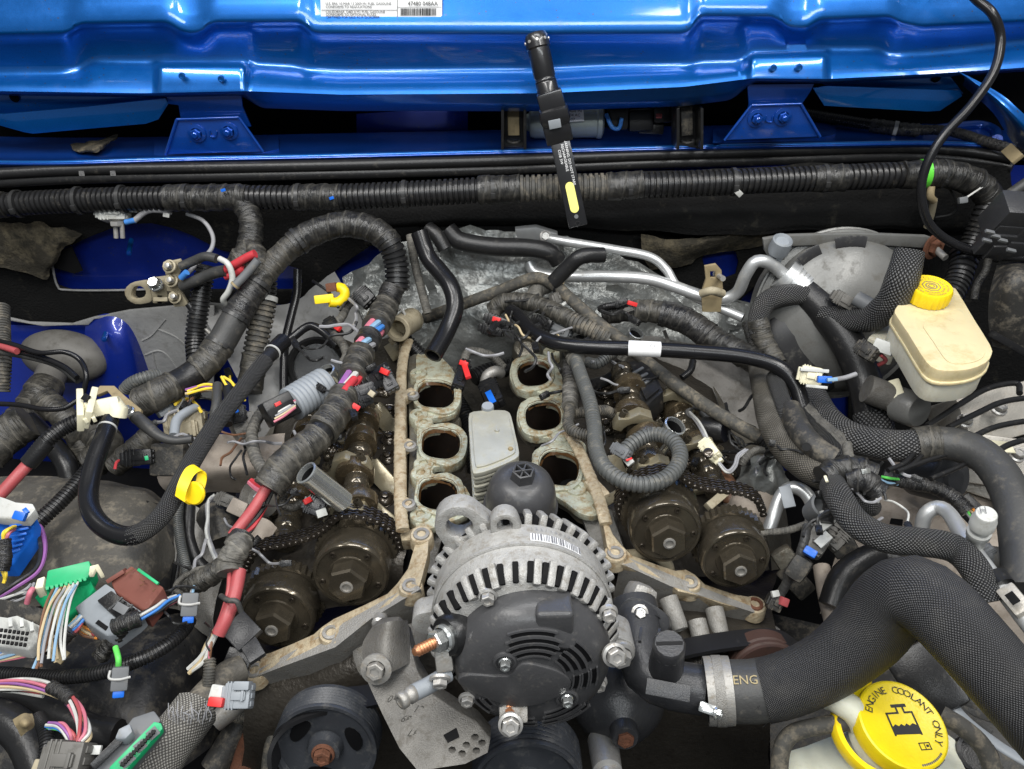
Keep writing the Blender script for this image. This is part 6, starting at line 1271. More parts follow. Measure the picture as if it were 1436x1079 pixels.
# scalloped grip round the cap
bm = bmesh.new(); rings = []
x, y, z = frame(kax, RT)
kx = (RT - kax * RT.dot(kax)).normalized(); ky = kax.cross(kx)
for rf, h in ((.98, -.018), (1.0, -.015), (1.0, -.002), (.94, .001), (.90, .0012), (.86, .0006), (0, .0006)):
    rings.append([bm.verts.new(kp + (kx * math.cos(2 * math.pi * i / 72) + ky * math.sin(2 * math.pi * i / 72)) * r * rf * (1 + (.025 * math.cos(24 * 2 * math.pi * i / 72) if h < 0 else 0)) + kax * h) for i in range(72)] if rf else [bm.verts.new(kp + kax * h)])
for a, b in zip(rings, rings[1:]):
    for i in range(72): j = (i + 1) % 72; bm.faces.new((a[i], a[j], b[j], b[i]) if len(b) > 1 else (a[i], a[j], b[0]))
bmesh.ops.recalc_face_normals(bm, faces=bm.faces); kc = mk('cap', bm, 'yellow', br2, smooth=50)
def octr(rf, wd):
    o = [kp + (kx * math.cos(2 * math.pi * (i + .5) / 8) + ky * math.sin(2 * math.pi * (i + .5) / 8)) * r * rf + kax * .0012 for i in range(8)]; n2 = [kp + (kx * math.cos(2 * math.pi * (i + .5) / 8) + ky * math.sin(2 * math.pi * (i + .5) / 8)) * r * (rf - wd) + kax * .0012 for i in range(8)]
    return platem(o, -kax * .0006, [n2])
mk('octagon_mark', octr(.44, .05), 'ink_gold', kc); lathe('ring_mark', kp + kax * .0008, kax, [(r * .28, -.0005), (r * .28, .0005), (r * .21, .0005), (r * .21, -.0005)], 'ink_gold', kc, 28); lathe('ring_mark', kp + kax * .0008, kax, [(r * .15, -.0005), (r * .15, .0005), (r * .11, .0005), (r * .11, -.0005)], 'ink_gold', kc, 24)
tm = bmesh.new()
for rad_, msg, st_ in ((.70, 'WARNING CLEAN FILLER CAP BEFORE REMOVING', 0), (.53, 'USE ONLY DOT 3 FLUID FROM A SEALED CONTAINER', .3)):
    for k, ch in enumerate(msg):
        if ch == ' ': continue
        a = st_ - 2.2 + k * 2 * math.pi / (len(msg) + 2); q = kp + (kx * math.sin(a) + ky * math.cos(a)) * r * rad_ + kax * .0008
        merge(tm, textm(ch, q, kx * math.cos(a) - ky * math.sin(a), kx * math.sin(a) + ky * math.cos(a), r * .15))
mk('lettering', tm, 'ink_gold', kc, smooth=0)
mc = thing('master_cylinder', 'cast aluminium brake master cylinder below the cream reservoir', 'master cylinder', Z(1280, 580, 1.03))
tube('barrel', [Z(1215, 545, 1.06), Z(1255, 560, 1.05), Z(1292, 576, 1.04)], 20, 'smooth', 'cast_dark', mc, n=28, amp=0)
lathe('end_cap', Z(1290, 577, 1.055), Vector((.4, -.85, .3)), [(25 * .0009, -.03), (25 * .0009, -.004), (22 * .0009, 0), (0, .001)], 'booster', mc, 32)
bar('flange', (1240, 545, 1.05), (1270, 585, 1.03), 18, 20, 'cast_alu', mc); bar('level_sensor', (1226, 482, 1.12), (1254, 492, 1.12), 18, 14, 'white_plastic', mc); bar('sensor_plug', (1206, 486, 1.11), (1228, 500, 1.11), 22, 20, 'plastic_dusty', mc)
tube('sensor_lead', [(1236, 498, 1.11), (1242, 506, 1.1), (1232, 512, 1.09)], 3, 'smooth', 'wire_rose', mc, n=8)
bar('lower_arm', (1253, 535, 1.07), (1262, 560, 1.06), 16, 14, 'cream', mc)
# ABS block and brake pipes
ab = thing('abs_module', 'beige dusty brake control block at the fender with black pipes', 'brake unit', (1390, 600, 1.0))
for a, b, w, t, m in (((1330, 600, 1.02), (1480, 560, 1.02), 70, 60, 'abs_alu'), ((1350, 640, 1.0), (1480, 660, 1.0), 70, 60, 'abs_alu'), ((1410, 690, .99), (1480, 700, .99), 40, 40, 'abs_alu'), ((1330, 660, .97), (1420, 690, .97), 40, 40, 'abs_alu')): bar('block', a, b, w, t, m, ab, bev=4)
bar('label', (1352, 622, 1.053), (1420, 628, 1.053), 24, 1.5, 'cream', ab, up=ZUP, bev=.2)
for p in ((1352, 592, 1.06), (1400, 575, 1.06), (1372, 640, 1.04), (1425, 640, 1.04)): bolt(p, Vector((0, -.3, 1)), 8, 12, 'steel', ab)
bm_ = None
for i, pts in enumerate(([(1300, 598), (1345, 568), (1385, 545), (1425, 538), (1430, 552)], [(1330, 600), (1370, 580), (1410, 563), (1470, 555)], [(1352, 620), (1400, 598), (1480, 585)], [(1390, 640), (1420, 622), (1490, 605)], [(1275, 655), (1320, 640), (1370, 628)], [(1305, 672), (1345, 655), (1375, 640)], [(1245, 660), (1268, 650), (1285, 632)], [(1258, 662), (1280, 652), (1296, 634)])):
    hose('brake_pipe', 'thin black brake pipe ' + ('topmost, hooked over the beige block', 'second from the reservoir, over the beige block', 'third from the reservoir, over the beige block', 'lowest over the beige block, by the rubber hose', 'under the cross hose, longest', 'under the cross hose, nearest the rubber bend', 'short, under the cross hose beside the master cylinder', 'short, curving under the cross hose')[i], 'pipe', [(a, b, 1.085 - .01 * (i > 3)) for a, b in pts], 4.2 if i < 4 else 3.6, 'smooth', 'plastic', group='black brake pipes', n=12, amp=0)
T = thing('pump_motor', 'dark round pump motor under the rubber bend', 'motor', (1330, 680, .98)); lathe('can', (1335, 672, 1.02), Vector((.3, -.8, .5)), [(.03, -.05), (.03, -.004), (.027, 0), (.014, .001), (.012, .006), (0, .006)], 'plastic_matt', T, 32); bar('bracket', (1345, 700, 1.0), (1375, 730, .99), 30, 14, 'plastic', T)
# refrigerant service port at the fender
T = thing('service_port', 'bare aluminium refrigerant tube with ribbed grey service cap near the fender', 'metal pipe', (1378, 770, 1.06))
tube('tube', [(1292, 745, 1.02), (1298, 722, 1.04), (1315, 712, 1.05), (1332, 722, 1.055), (1350, 752, 1.065), (1372, 782, 1.07), (1405, 826, 1.07), (1450, 885, 1.07)], 11, 'smooth', 'alu_tube', T, n=20, amp=0)
q0, q1 = Z(1366, 764, 1.075), Z(1383, 722, 1.125); d = q1 - q0; n_ = d.length; u1 = 14.5 * S(q1)
lathe('service_cap', q0, d, [(u1 * .9, 0), (u1 * .95, n_ * .3), (u1 * 1.1, n_ * .34), (u1 * 1.1, n_ * .46), (u1 * .92, n_ * .5), (u1 * .92, n_ * .6), (u1 * 1.15, n_ * .64), (u1 * 1.15, n_ * .84), (u1 * 1.0, n_ * .88), (u1 * 1.0, n_), (u1 * .9, n_ * 1.03), (0, n_ * 1.03)], 'white_plastic', T, 36)
text('H', q1 + d.normalized() * n_ * .035 - RT * .003, RT, Vector((0, .6, .4)), .010, 'ink_grey', T)
tube('black_collar', [(1396, 806, 1.075), (1408, 822, 1.075)], 15, 'smooth', 'plastic', T); bar('clip', (1410, 826, 1.078), (1440, 862, 1.078), 26, 22, 'abs_alu', T); bar('clip_window', (1414, 832, 1.0905), (1426, 846, 1.0905), 12, 1.5, 'dark', T)
bar('side_plug', (1380, 768, 1.05), (1394, 785, 1.04), 18, 18, 'plastic_mid', T); lathe('elbow', (1425, 790, 1.05), Vector((.3, -.7, .6)), [(.014, -.03), (.014, 0), (.011, .002), (0, .002)], 'boot_grey', T, 24)
T = thing('fender_loom', 'tape-wrapped loom with green and orange wires under the rubber hose', 'wiring loom', (1300, 690, 1.04))
tube('tape_wrap', [(1238, 668, 1.05), (1270, 676, 1.05), (1310, 684, 1.05), (1340, 700, 1.045), (1358, 718, 1.04)], 10, 'tape', 'tape_vinyl', T)
wires(T, [(1352, 710, 1.045), (1364, 722, 1.04), (1368, 732, 1.03)], 5, ['orange', 'green', 'grey', 'tan'], 2); wires(T, [(1234, 672, 1.055), (1246, 676, 1.055), (1262, 676, 1.053)], 5, ['green', 'lblue', 'black'], 2)
# fuse box, corner
fb = thing('fuse_box', 'stacked black fuse box modules in the rear corner', 'fuse box', Y(1410, 360, .92))
for A, B, w, t in (((1392, 302), (1450, 306), 40, 60), ((1384, 326), (1440, 330), 20, 50), ((1376, 338), (1430, 342), 16, 44), ((1420, 322), (1470, 326), 34, 50), ((1404, 348), (1460, 352), 14, 40), ((1384, 352), (1410, 352), 10, 30)): bar('module', Y(*A, .94), Y(*B, .94), w, t, 'plastic_matt', fb, up=Vector((0, -.5, 1)), bev=2)
for p in ((1382, 324), (1390, 330), (1400, 336), (1378, 336), (1412, 350)): bar('latch', Y(p[0], p[1], .905), Y(p[0] + 12, p[1] + 3, .905), 5, 4, 'plastic_mid', fb, up=Vector((0, -.5, 1)))
T = thing('air_box', 'black moulded air box with brown dust at the rear corner', 'air box', Y(1420, 480, .9))
sheet('lid', [[Y(1398, 372, .95), Y(1425, 368, .95), Y(1470, 370, .95)], [Y(1388, 410, .88), Y(1420, 385, .86), Y(1470, 385, .86)], [Y(1386, 450, .86), Y(1420, 440, .84), Y(1470, 440, .84)], [Y(1392, 486, .85), Y(1420, 492, .84), Y(1470, 492, .84)]], 'plastic_dusty', T, 8, 8); bar('lip', Y(1390, 468, .845), Y(1440, 496, .835), 10, 12, 'plastic', T)
hose('corner_conduit', 'black ribbed conduit dropping behind the yellow reservoir cap', 'conduit', [Y(1348, 352, .99), Y(1350, 372, .97), Y(1342, 398, .95), Y(1330, 420, .93)], 17, 'corr')
hose('corner_strap', 'grey fabric strap in the rear corner above the fuse box', 'strap', [Y(1396, 290, 1.04), Y(1415, 274, 1.04), Y(1450, 250, 1.04)], 8, 'smooth', 'rubber_grey')
T = thing('corner_lead', 'thin taped lead by the air box', 'wire', Y(1385, 380, .93)); tube('lead', [Y(1386, 364, .94), Y(1382, 380, .93), Y(1370, 400, .92), Y(1366, 420, .91)], 5, 'tape', None, T)
# ================================================================== MIDDLE AND RIGHT-MIDDLE
hp = thing('labelled_pipe', 'long glossy black pipe with a white label crossing above the right head', 'pipe', (960, 500, 1.09))
PP = [(716, 436, 1.075), (728, 444, 1.08), (748, 466, 1.085), (782, 482, 1.09), (830, 487, 1.095), (890, 489, 1.10), (965, 493, 1.10), (1040, 500, 1.10), (1088, 513, 1.095), (1114, 538, 1.08), (1126, 572, 1.06)]
tube('pipe', PP, 10.5, 'smooth', 'rubber_clean', hp, n=24, amp=0)
tube('label', PP, 10.9, 'smooth', 'sticker', hp, n=24, amp=0, t0=.473, t1=.558)
text('O', Z(915, 489, 1.115), RT, Vector((0, .5, .8)), .009, 'ink_grey', hp)
hose('dusty_vent_hose', 'dusty olive rubber hose bent over the rear of the engine', 'hose', [(596, 446, 1.02), (640, 430, 1.05), (700, 408, 1.08), (735, 394, 1.10), (756, 390, 1.105), (780, 402, 1.10), (812, 430, 1.09), (845, 458, 1.075), (872, 478, 1.06), (905, 506, 1.05), (955, 545, 1.045), (1010, 582, 1.04), (1062, 612, 1.03), (1085, 622, 1.02)], 8.8, 'smooth', 'rubber_dusty', n=18)
T = thing('vent_hose_clip', 'dark clip on the olive hose behind the engine', 'clip', (785, 410, 1.09)); lathe('band', (785, 407, 1.097), Vector((.5, -.5, -.35)), [(.0085, -.006), (.0095, -.006), (.0095, .006), (.0085, .006)], 'plastic', T, 24); bar('tail', (776, 412, 1.085), (782, 425, 1.075), 12, 8, 'plastic_mid', T)
hose('water_pipe', 'black bent steel water pipe ending open behind the intake ports', 'pipe', [Y(588, 326, 1.03), Y(600, 360, 1.01), Y(616, 380, .99), Y(632, 402, .965), Y(638, 432, .94), Y(626, 465, .91), Y(607, 499, .87)], 12.5, 'smooth', 'rubber_clean', n=22, hollow=.75, amp=0)
hose('heater_hose', 'dark heater hose running sideways below the torch', 'hose', [Y(628, 322, 1.08), Y(645, 338, 1.07), Y(690, 346, 1.06), Y(740, 348, 1.055), Y(770, 354, 1.05), Y(782, 366, 1.05)], 13, 'smooth', 'rubber', n=20)
hose('bypass_hose', 'short black elbow hose resting on the aluminium lines', 'hose', [Y(776, 396, 1.0), Y(796, 376, 1.0), Y(815, 360, 1.0), Y(846, 358, 1.01)], 11, 'smooth', 'rubber', n=18)
for i, p in enumerate(([Y(575, 330, 1.06), Y(582, 370, 1.03), Y(592, 410, 1.0), Y(600, 440, .98)], [Y(600, 320, 1.07), Y(612, 330, 1.06), Y(624, 350, 1.05)])):
    hose('rear_rod', ('thin dirty rod beside the bent water pipe', 'short dark hose end above the bent water pipe')[i], 'rod', p, 6 if i == 0 else 10, 'smooth', 'cloth_grey' if i == 0 else 'rubber')
# taped harness behind the right ports
ch = thing('rear_harness', 'grey dusty taped harness behind the right bank intake ports', 'wiring harness', (780, 440, 1.06))
CPP = [(690, 436, 1.06), (708, 424, 1.075), (740, 424, 1.08), (772, 434, 1.08), (806, 452, 1.075), (832, 464, 1.07), (852, 476, 1.06)]
multi(ch, CPP, 12.5, [(0, .7, 'tape', 'tape_wrap', 1, 'tape_dusty'), (.68, 1, 'corr', 'conduit', 1.05, 'corr_dusty')])
tube('tape_tail', [(700, 428, 1.07), (692, 445, 1.06), (690, 468, 1.05)], 8, 'tape', 'tape_dusty', ch, flat=(.5, FRONT)); tube('branch', [(748, 424, 1.08), (752, 408, 1.085), (770, 400, 1.09)], 11, 'tape', 'cloth_grey', ch)
wires(ch, [(845, 470, 1.065), (856, 478, 1.06), (866, 478, 1.055)], 4, ['white', 'tan', 'lblue', 'white'], 2)
for A, B, c in (((684, 446, 1.07), (716, 458, 1.065), 'plastic'), ((676, 460, 1.055), (706, 466, 1.055), 'plastic'), ((750, 448, 1.06), (775, 458, 1.06), 'plastic'), ((765, 455, 1.055), (800, 470, 1.055), 'plastic_mid'), ((775, 420, 1.09), (790, 415, 1.09), 'boot_grey')): bar('plug', A, B, 15, 14, c, ch)
bar('latch', (691, 447, 1.08), (702, 450, 1.08), 7, 4, 'red_plastic', ch);  bar('clip', (788, 428, 1.09), (798, 422, 1.09), 4, 3, 'zip_white', ch)
# branch conduits down the right bank
bc = thing('injector_loom', 'taped loom branch running down beside the right bank ports', 'wiring loom', (800, 560, 1.05))
BP = [(795, 480, 1.06), (797, 510, 1.06), (800, 545, 1.058), (799, 575, 1.056), (797, 595, 1.055), (806, 606, 1.055), (828, 612, 1.055)]
multi(bc, BP, 10, [(0, .32, 'tape', 'tape_wrap', .95), (.30, .42, 'tape', 'dark_tape', 1.05, 'tape_vinyl'), (.41, .50, 'tape', 'tape_wrap', 1, 'tape_dusty'), (.49, .68, 'tape', 'tape_flag', 1.15, 'cloth_grey'), (.66, 1, 'corr', 'conduit', .8, 'corr_dusty')])
tube('side_branch', [(803, 580, 1.05), (825, 578, 1.045), (848, 576, 1.04), (860, 582, 1.03)], 8, 'corr', 'corr_dusty', bc)
T = thing('conduit_loop', 'long grey ribbed conduit looping over the right cam gears', 'conduit', (900, 650, 1.08))
tube('conduit', [(806, 500, 1.075), (814, 525, 1.078), (826, 560, 1.08), (833, 596, 1.08), (836, 630, 1.085), (848, 656, 1.09), (872, 674, 1.09), (902, 680, 1.09), (932, 672, 1.09), (951, 652, 1.09), (952, 630, 1.09), (936, 613, 1.09), (912, 610, 1.085), (890, 620, 1.08), (874, 634, 1.075)], 11, 'corr', 'corr_grey', T, n=18, pitch=.0052)
bar('plug', (862, 628, 1.075), (882, 640, 1.078), 16, 14, 'plastic_mid', T); bar('plug_nose', (876, 640, 1.07), (886, 652, 1.065), 12, 12, 'white_plastic', T); bar('latch', (878, 646, 1.078), (886, 643, 1.078), 3, 3, 'red_plastic', T)
tube('tape_end', [(802, 493, 1.072), (808, 505, 1.076)], 12, 'tape', 'cloth_grey', T)
hose('short_conduit', 'short ribbed conduit passing under the labelled pipe', 'conduit', [(823, 508, 1.05), (838, 510, 1.055), (852, 500, 1.06), (862, 492, 1.06)], 8, 'corr', 'corr_grey')
tube('branch_conduit', [(826, 540, 1.03), (845, 535, 1.02), (865, 525, 1.02)], 8, 'corr', 'corr_black', label='black ribbed conduit going under the black coil cover', cat='conduit')
# coil cover
cc_ = thing('ignition_coil', 'glossy black ignition coil box standing over the right cams', 'ignition coil', (890, 540, 1.03))
plate('body', [(862, 512, 1.045), (908, 500, 1.05), (931, 548, 1.045), (898, 578, 1.04)], Vector((.004, 0, -.035)), 'plastic', cc_, bev=.004); plate('top_panel', [(884, 512, 1.0515), (906, 505, 1.053), (925, 545, 1.049), (906, 560, 1.048)], Vector((0, 0, -.004)), 'plastic', cc_, bev=.001)
for a, b in (((888, 524, 1.0525), (902, 516, 1.0535)), ((896, 530, 1.0525), (908, 524, 1.053)), ((904, 538, 1.0515), (912, 532, 1.052))): bar('rib', a, b, 4, 3, 'plastic_mid', cc_, up=ZUP)
# thick black taped loom across the rear right
T = thing('main_engine_loom', 'thick black taped loom passing behind the labelled pipe', 'wiring loom', (950, 450, 1.05))
MP = [Y(845, 442, .99), Y(880, 437, .985), Y(920, 437, .98), Y(960, 450, .965), Y(995, 472, .94), Y(1030, 492, .91), Y(1062, 508, .89)]
multi(T, MP, 17, [(0, .2, 'tape', 'tape_wrap', .85), (.19, .36, 'tape', 'tape_wrap', .95, 'tape_dusty'), (.35, .68, 'tape', 'tape_wrap', 1.08, 'tape_vinyl'), (.66, 1, 'tape', 'tape_wrap', 1, 'tape')])
ringband(MP, 17, .36, 4, 1.1, 'zip_tie', 'cable_tie', T)
bar('small_plug', Y(862, 428, .975), Y(880, 422, .975), 10, 9, 'plastic', T); bar('small_plug', Y(876, 436, .97), Y(888, 432, .97), 7, 6, 'boot_grey', T); bar('latch', Y(880, 424, .968), Y(893, 428, .968), 6, 5, 'red_plastic', T); tube('plug_lead', [Y(840, 434, .98), Y(850, 430, .975), Y(862, 428, .975)], 5, 'corr', None, T)
hose('grey_drop_conduit', 'small ribbed conduit dropping below the labelled pipe', 'conduit', [(972, 506, 1.04), (968, 520, 1.035), (956, 530, 1.03)], 5, 'corr', 'corr_black')
bar('small_clip_bracket', (932, 465, 1.02), (938, 482, 1.02), 5, 5, 'boot_grey', label='small grey bracket leg behind the white pipe label', cat='bracket')
hose('red_brown_flap', 'reddish brown fabric flap beside the outer cam chain', 'flap', [(1000, 660, .97), (1016, 675, .965), (1028, 700, .95)], 16, 'tape', 'wire_brown', flat=(.4, ZUP))
# braided looms bundle right
rb = thing('braided_loom', 'dusty flattened braided loom curving down behind the right cam gears', 'wiring loom', (1085, 600, 1.05))
tube('sleeve', [(1066, 515, 1.05), (1072, 550, 1.055), (1080, 590, 1.06), (1100, 628, 1.06), (1130, 655, 1.06), (1162, 672, 1.06)], 18, 'braid', 'braid_dusty', rb, n=24)
hose('braided_lead', 'black braided lead beside the dusty flattened loom', 'wiring loom', [(1086, 528, 1.075), (1096, 560, 1.075), (1108, 588, 1.075), (1122, 600, 1.07)], 12, 'braid')
T = thing('moulded_pipe', 'dusty grey moulded pipe with a dark round hole', 'pipe', (1125, 610, 1.07)); tube('pipe', [(1108, 575, 1.075), (1122, 605, 1.08), (1142, 628, 1.08), (1168, 645, 1.075)], 17, 'smooth', 'plastic_dusty', T, n=22); lathe('hole', D(1131, 627, (V((1131, 627, 1.08)) - CAM).dot(FWD) - .0165), tocam((1131, 627, 1.08)), [(.005, -.002), (.0048, .0012), (0, .0012)], 'port_black', T, 16)
hose('braided_hose', 'thin braided hose tucked along the cross hose', 'hose', [(1128, 570, 1.06), (1146, 600, 1.06), (1172, 632, 1.06), (1200, 652, 1.055), (1220, 668, 1.05)], 11, 'braid')
T = thing('tape_strap', 'crumpled strip of tape draped over the braided hoses', 'tape', (1180, 620, 1.08)); sheet('strip', [[(1134, 566, 1.085), (1160, 590, 1.09), (1184, 612, 1.09), (1196, 640, 1.085)], [(1128, 572, 1.082), (1152, 598, 1.086), (1176, 622, 1.086), (1184, 648, 1.085)]], 'cloth_grey', T, 8, 4, .003, 60)
kn = thing('loom_junction', 'lump of crumpled tape where the looms meet above the return hose', 'wiring loom', (1200, 670, 1.06))
tube('tape_knot', [(1154, 672, 1.075), (1176, 660, 1.08), (1200, 658, 1.08), (1222, 668, 1.075)], 18, 'tape', 'tape', kn, amp=2.2); tube('tape_knot', [(1188, 676, 1.075), (1212, 674, 1.08), (1232, 690, 1.07)], 16, 'tape', 'tape_vinyl', kn, amp=2.4)
tube('tape_tail', [(1196, 652, 1.085), (1190, 640, 1.088), (1188, 624, 1.09)], 7, 'tape', 'cloth_grey', kn, flat=(.4, FRONT)); bar('foil_scrap', (1208, 662, 1.094), (1220, 660, 1.094), 7, 2, 'foil', kn); bar('tie', (1157, 668, 1.095), (1160, 676, 1.095), 4, 3, 'cream', kn)
tube('branch', [(1200, 690, 1.06), (1214, 705, 1.05), (1222, 712, 1.04)], 14, 'braid', None, kn); tube('branch', [(1160, 690, 1.07), (1164, 710, 1.06), (1160, 735, 1.05)], 9, 'tape', None, kn)
# connectors on the right bank
T = thing('cream_connector', 'cream locking connector with blue insert beside the suction hose', 'connector', (1140, 530, 1.08)); bar('shell', (1122, 524, 1.10), (1152, 530, 1.10), 26, 20, 'cream', T); bar('insert', (1146, 532, 1.112), (1166, 533, 1.112), 10, 9, 'blue_plastic', T); bar('pin', (1160, 533, 1.116), (1174, 532, 1.116), 5, 4, 'lblue' if 0 else 'wire_lblue', T); bar('rim', (1122, 518, 1.111), (1162, 521, 1.111), 5, 6, 'white_plastic', T); bar('rim', (1130, 541, 1.108), (1160, 544, 1.108), 4, 6, 'white_plastic', T); tube('lead', [(1168, 533, 1.105), (1185, 530, 1.1), (1200, 525, 1.1)], 3.5, 'smooth', 'wire_grey', T)
T = thing('two_wire_connector', 'pale yellow two-wire connector above the outer cam gear', 'connector', (1000, 635, 1.02)); bar('shell', (988, 622, 1.035), (1004, 642, 1.035), 19, 16, 'cream', T); bar('nose', (1002, 640, 1.03), (1010, 650, 1.027), 13, 12, 'cream', T); lathe('screw', (993, 635, 1.05), Vector((-.3, -.4, 1)), [(.006, -.004), (.006, .001), (.004, .002), (0, .002)], 'oily_dark', T, 16)
wires(T, [(1008, 650, 1.03), (1020, 662, 1.03), (1030, 655, 1.03), (1036, 640, 1.03), (1048, 632, 1.03)], 2, ['grey', 'white', 'grey'], 2); wires(T, [(990, 616, 1.035), (985, 604, 1.03), (978, 592, 1.02), (968, 580, 1.01)], 2, ['white', 'grey'], 2)
T = thing('black_round_plug', 'black round plug with frayed wires behind the pale yellow connector', 'connector', (1025, 610, 1.0)); lathe('body', (1018, 604, 1.02), Vector((.7, -.5, .3)), [(.016, -.03), (.017, -.004), (.015, 0), (0, -.002)], 'plastic', T, 24); wires(T, [(1024, 610, 1.02), (1034, 618, 1.02), (1042, 628, 1.015)], 6, ['black'] * 6, 1.6, jitter=3)
hose('grommet_conduit', 'short black ribbed grommet ending the olive hose', 'conduit', [(1066, 612, 1.04), (1078, 622, 1.035), (1084, 636, 1.03)], 12, 'corr', 'corr_black')
tube('grey_tail', [(1040, 652, 1.02), (1048, 640, 1.03), (1060, 632, 1.035), (1072, 632, 1.03)], 5, 'tape', 'cloth_grey', label='thin grey taped tail joining the ribbed grommet', cat='wire')
for i, (pts, r, m) in enumerate((([(968, 588, 1.0), (964, 578, 1.005), (972, 570, 1.01), (985, 574, 1.01)], 5, 'rubber_grey'), ([(984, 578, 1.01), (994, 592, 1.005), (1002, 604, 1.0)], 5, 'rubber_grey'))): hose('small_hose', ('small grey hook-shaped hose above the zinc tube', 'small grey hose leading to the round plug')[i], 'hose', pts, r, 'smooth', m)
# exhaust heat shield and pipes right of the cams
T = thing('exhaust_shield', 'crumpled grey heat shield beside the right cam gears', 'heat shield', (1070, 670, .95))
sheet('shield', [[(1040, 650, .98), (1062, 640, 1.0), (1090, 640, 1.0), (1106, 660, .98)], [(1036, 680, .97), (1062, 676, .99), (1088, 672, .985), (1104, 690, .97)], [(1052, 710, .95), (1072, 705, .955), (1092, 700, .955), (1108, 710, .95)]], 'foil', T, 8, 8, .007, 50, .002)
lathe('oval_duct', (1066, 712, .96), Vector((.3, -.6, .7)), [(.030, -.05), (.030, -.008), (.026, 0), (.018, .002), (0, .002)], 'pinkbeige', T, 28)
hose('dipstick_tube', 'bent bare metal tube with a clear clip by the outer cam gear', 'metal pipe', [(1078, 745, .97), (1086, 720, .985), (1096, 695, 1.0), (1112, 684, 1.01), (1130, 692, 1.01), (1140, 712, 1.0), (1138, 735, .98)], 9.5, 'smooth', 'alu_tube', n=18)
bar('clear_clip', (1100, 682, 1.025), (1108, 712, 1.012), 16, 4, 'plastic_grey', label='clear plastic clip on the bent metal tube', cat='clip')
T = thing('grey_blue_connector', 'grey multi-way connector with blue seal below the loom junction', 'connector', (1140, 770, .98))
bar('shell', (1164, 732, 1.035), (1136, 775, 1.02), 30, 26, 'boot_grey', T); bar('seal', (1139, 770, 1.04), (1133, 780, 1.035), 18, 16, 'blue_plastic', T); bar('latch', (1156, 728, 1.05), (1165, 738, 1.05), 26, 4, 'white_plastic', T); bar('latch', (1150, 752, 1.045), (1160, 762, 1.045), 22, 3, 'white_plastic', T); bar('plug_tail', (1130, 782, 1.02), (1110, 812, 1.0), 28, 26, 'plastic_dusty', T, bev=8)
bar('shell', (1180, 744, 1.03), (1160, 765, 1.02), 30, 22, 'boot_grey', T); lathe('collar', (1156, 708, 1.05), Vector((.1, -.5, 1)), [(.012, -.03), (.015, -.002), (.0145, .0), (.012, .001), (.011, -.012), (0, -.012)], 'plastic_mid', T, 24); bar('collar_clip', (1152, 722, 1.055), (1164, 718, 1.055), 10, 6, 'white_plastic', T)
wires(T, [(1166, 700, 1.05), (1164, 716, 1.05), (1168, 732, 1.04)], 4, ['black', 'grey', 'yellow', 'black'], 2)
T = thing('lying_plug', 'grey two-pole plug with blue seal lying across the outer cam gear', 'connector', (1030, 750, 1.0))
bar('shell', (1018, 762, 1.012), (1045, 748, 1.02), 18, 16, 'boot_grey', T); bar('seal', (1016, 768, 1.015), (1024, 772, 1.012), 10, 10, 'blue_plastic', T); bar('latch', (1028, 750, 1.027), (1044, 744, 1.03), 5, 4, 'white_plastic', T)
tube('twisted_lead', [(1044, 749, 1.02), (1075, 747, 1.02), (1105, 744, 1.025), (1132, 735, 1.03)], 5, 'tape', 'cloth_grey', T)
hose('grey_sleeved_lead', 'soft grey sleeved lead hanging down to the small plug', 'wire', [(1132, 738, 1.035), (1128, 760, 1.03), (1118, 790, 1.01), (1105, 815, .98), (1092, 838, .96)], 6.5, 'tape', 'rubber_grey')
T = thing('small_plug', 'small dusty plug with red tip beyond the end of the timing cover edge', 'connector', (1090, 845, .95)); bar('body', (1078, 840, .965), (1096, 850, .96), 22, 18, 'plastic_dusty', T); bar('tip', (1094, 842, .972), (1104, 846, .968), 12, 9, 'wire_rose', T); bar('cap', (1082, 834, .975), (1092, 832, .975), 9, 6, 'white_plastic', T)
for i, (a, b, w, m) in enumerate((((1102, 800, .93), (1130, 830, .90), 30, 'plastic_dusty'), ((1092, 770, .94), (1112, 800, .92), 30, 'head_alu'), ((1170, 740, .97), (1190, 780, .95), 34, 'plastic_dusty'))): bar('cast_lug', a, b, w, 24, m, label=('dusty lug under the grey sleeved lead', 'olive cast lug beside the outer cam gear', 'dusty lug under the return hose')[i], cat='lug', bev=6)
# ================================================================== LEFT SIDE
# ---- firewall bits
T = thing('ground_sensor', 'white relay with two pins and a blue-sleeved lead on the felt mat', 'sensor', Y(163, 310, 1.06))
bar('body', Y(142, 300, 1.07), Y(180, 300, 1.07), 20, 20, 'white_plastic', T, up=Vector((0, -.8, .6)), bev=2); bar('ear', Y(132, 298, 1.07), Y(144, 300, 1.07), 8, 6, 'zip_white', T); bar('ear', Y(178, 294, 1.07), Y(194, 296, 1.07), 6, 8, 'zip_white', T)
for x in (162, 171): tube('pin', [Y(x, 314, 1.055), Y(x + 1, 334, 1.05)], 3.2, 'smooth', 'steel', T, n=10, amp=0)
lathe('nut', Y(164, 314, 1.055), Vector((0, -.3, -1)), [(.010, -.004), (.010, .002), (.008, .004), (0, .004)], 'steel', T, 6)
tube('sleeve', [Y(176, 312, 1.055), Y(190, 309, 1.055)], 4, 'smooth', 'wire_blue', T, n=10)
tube('lead', [Y(188, 310, 1.055), Y(205, 297, 1.06), Y(222, 295, 1.06), Y(240, 298, 1.07)], 4, 'smooth', 'wire_grey', T, n=10); tube('lead', [Y(262, 300, 1.07), Y(285, 310, 1.06), Y(298, 330, 1.04), Y(297, 348, 1.02), Y(285, 362, 1.0), Y(262, 385, .985)], 3, 'smooth', 'wire_grey', T, n=8)
bar('end_clip', Y(229, 301, 1.06), Y(238, 303, 1.06), 6, 4, 'zip_white', T)
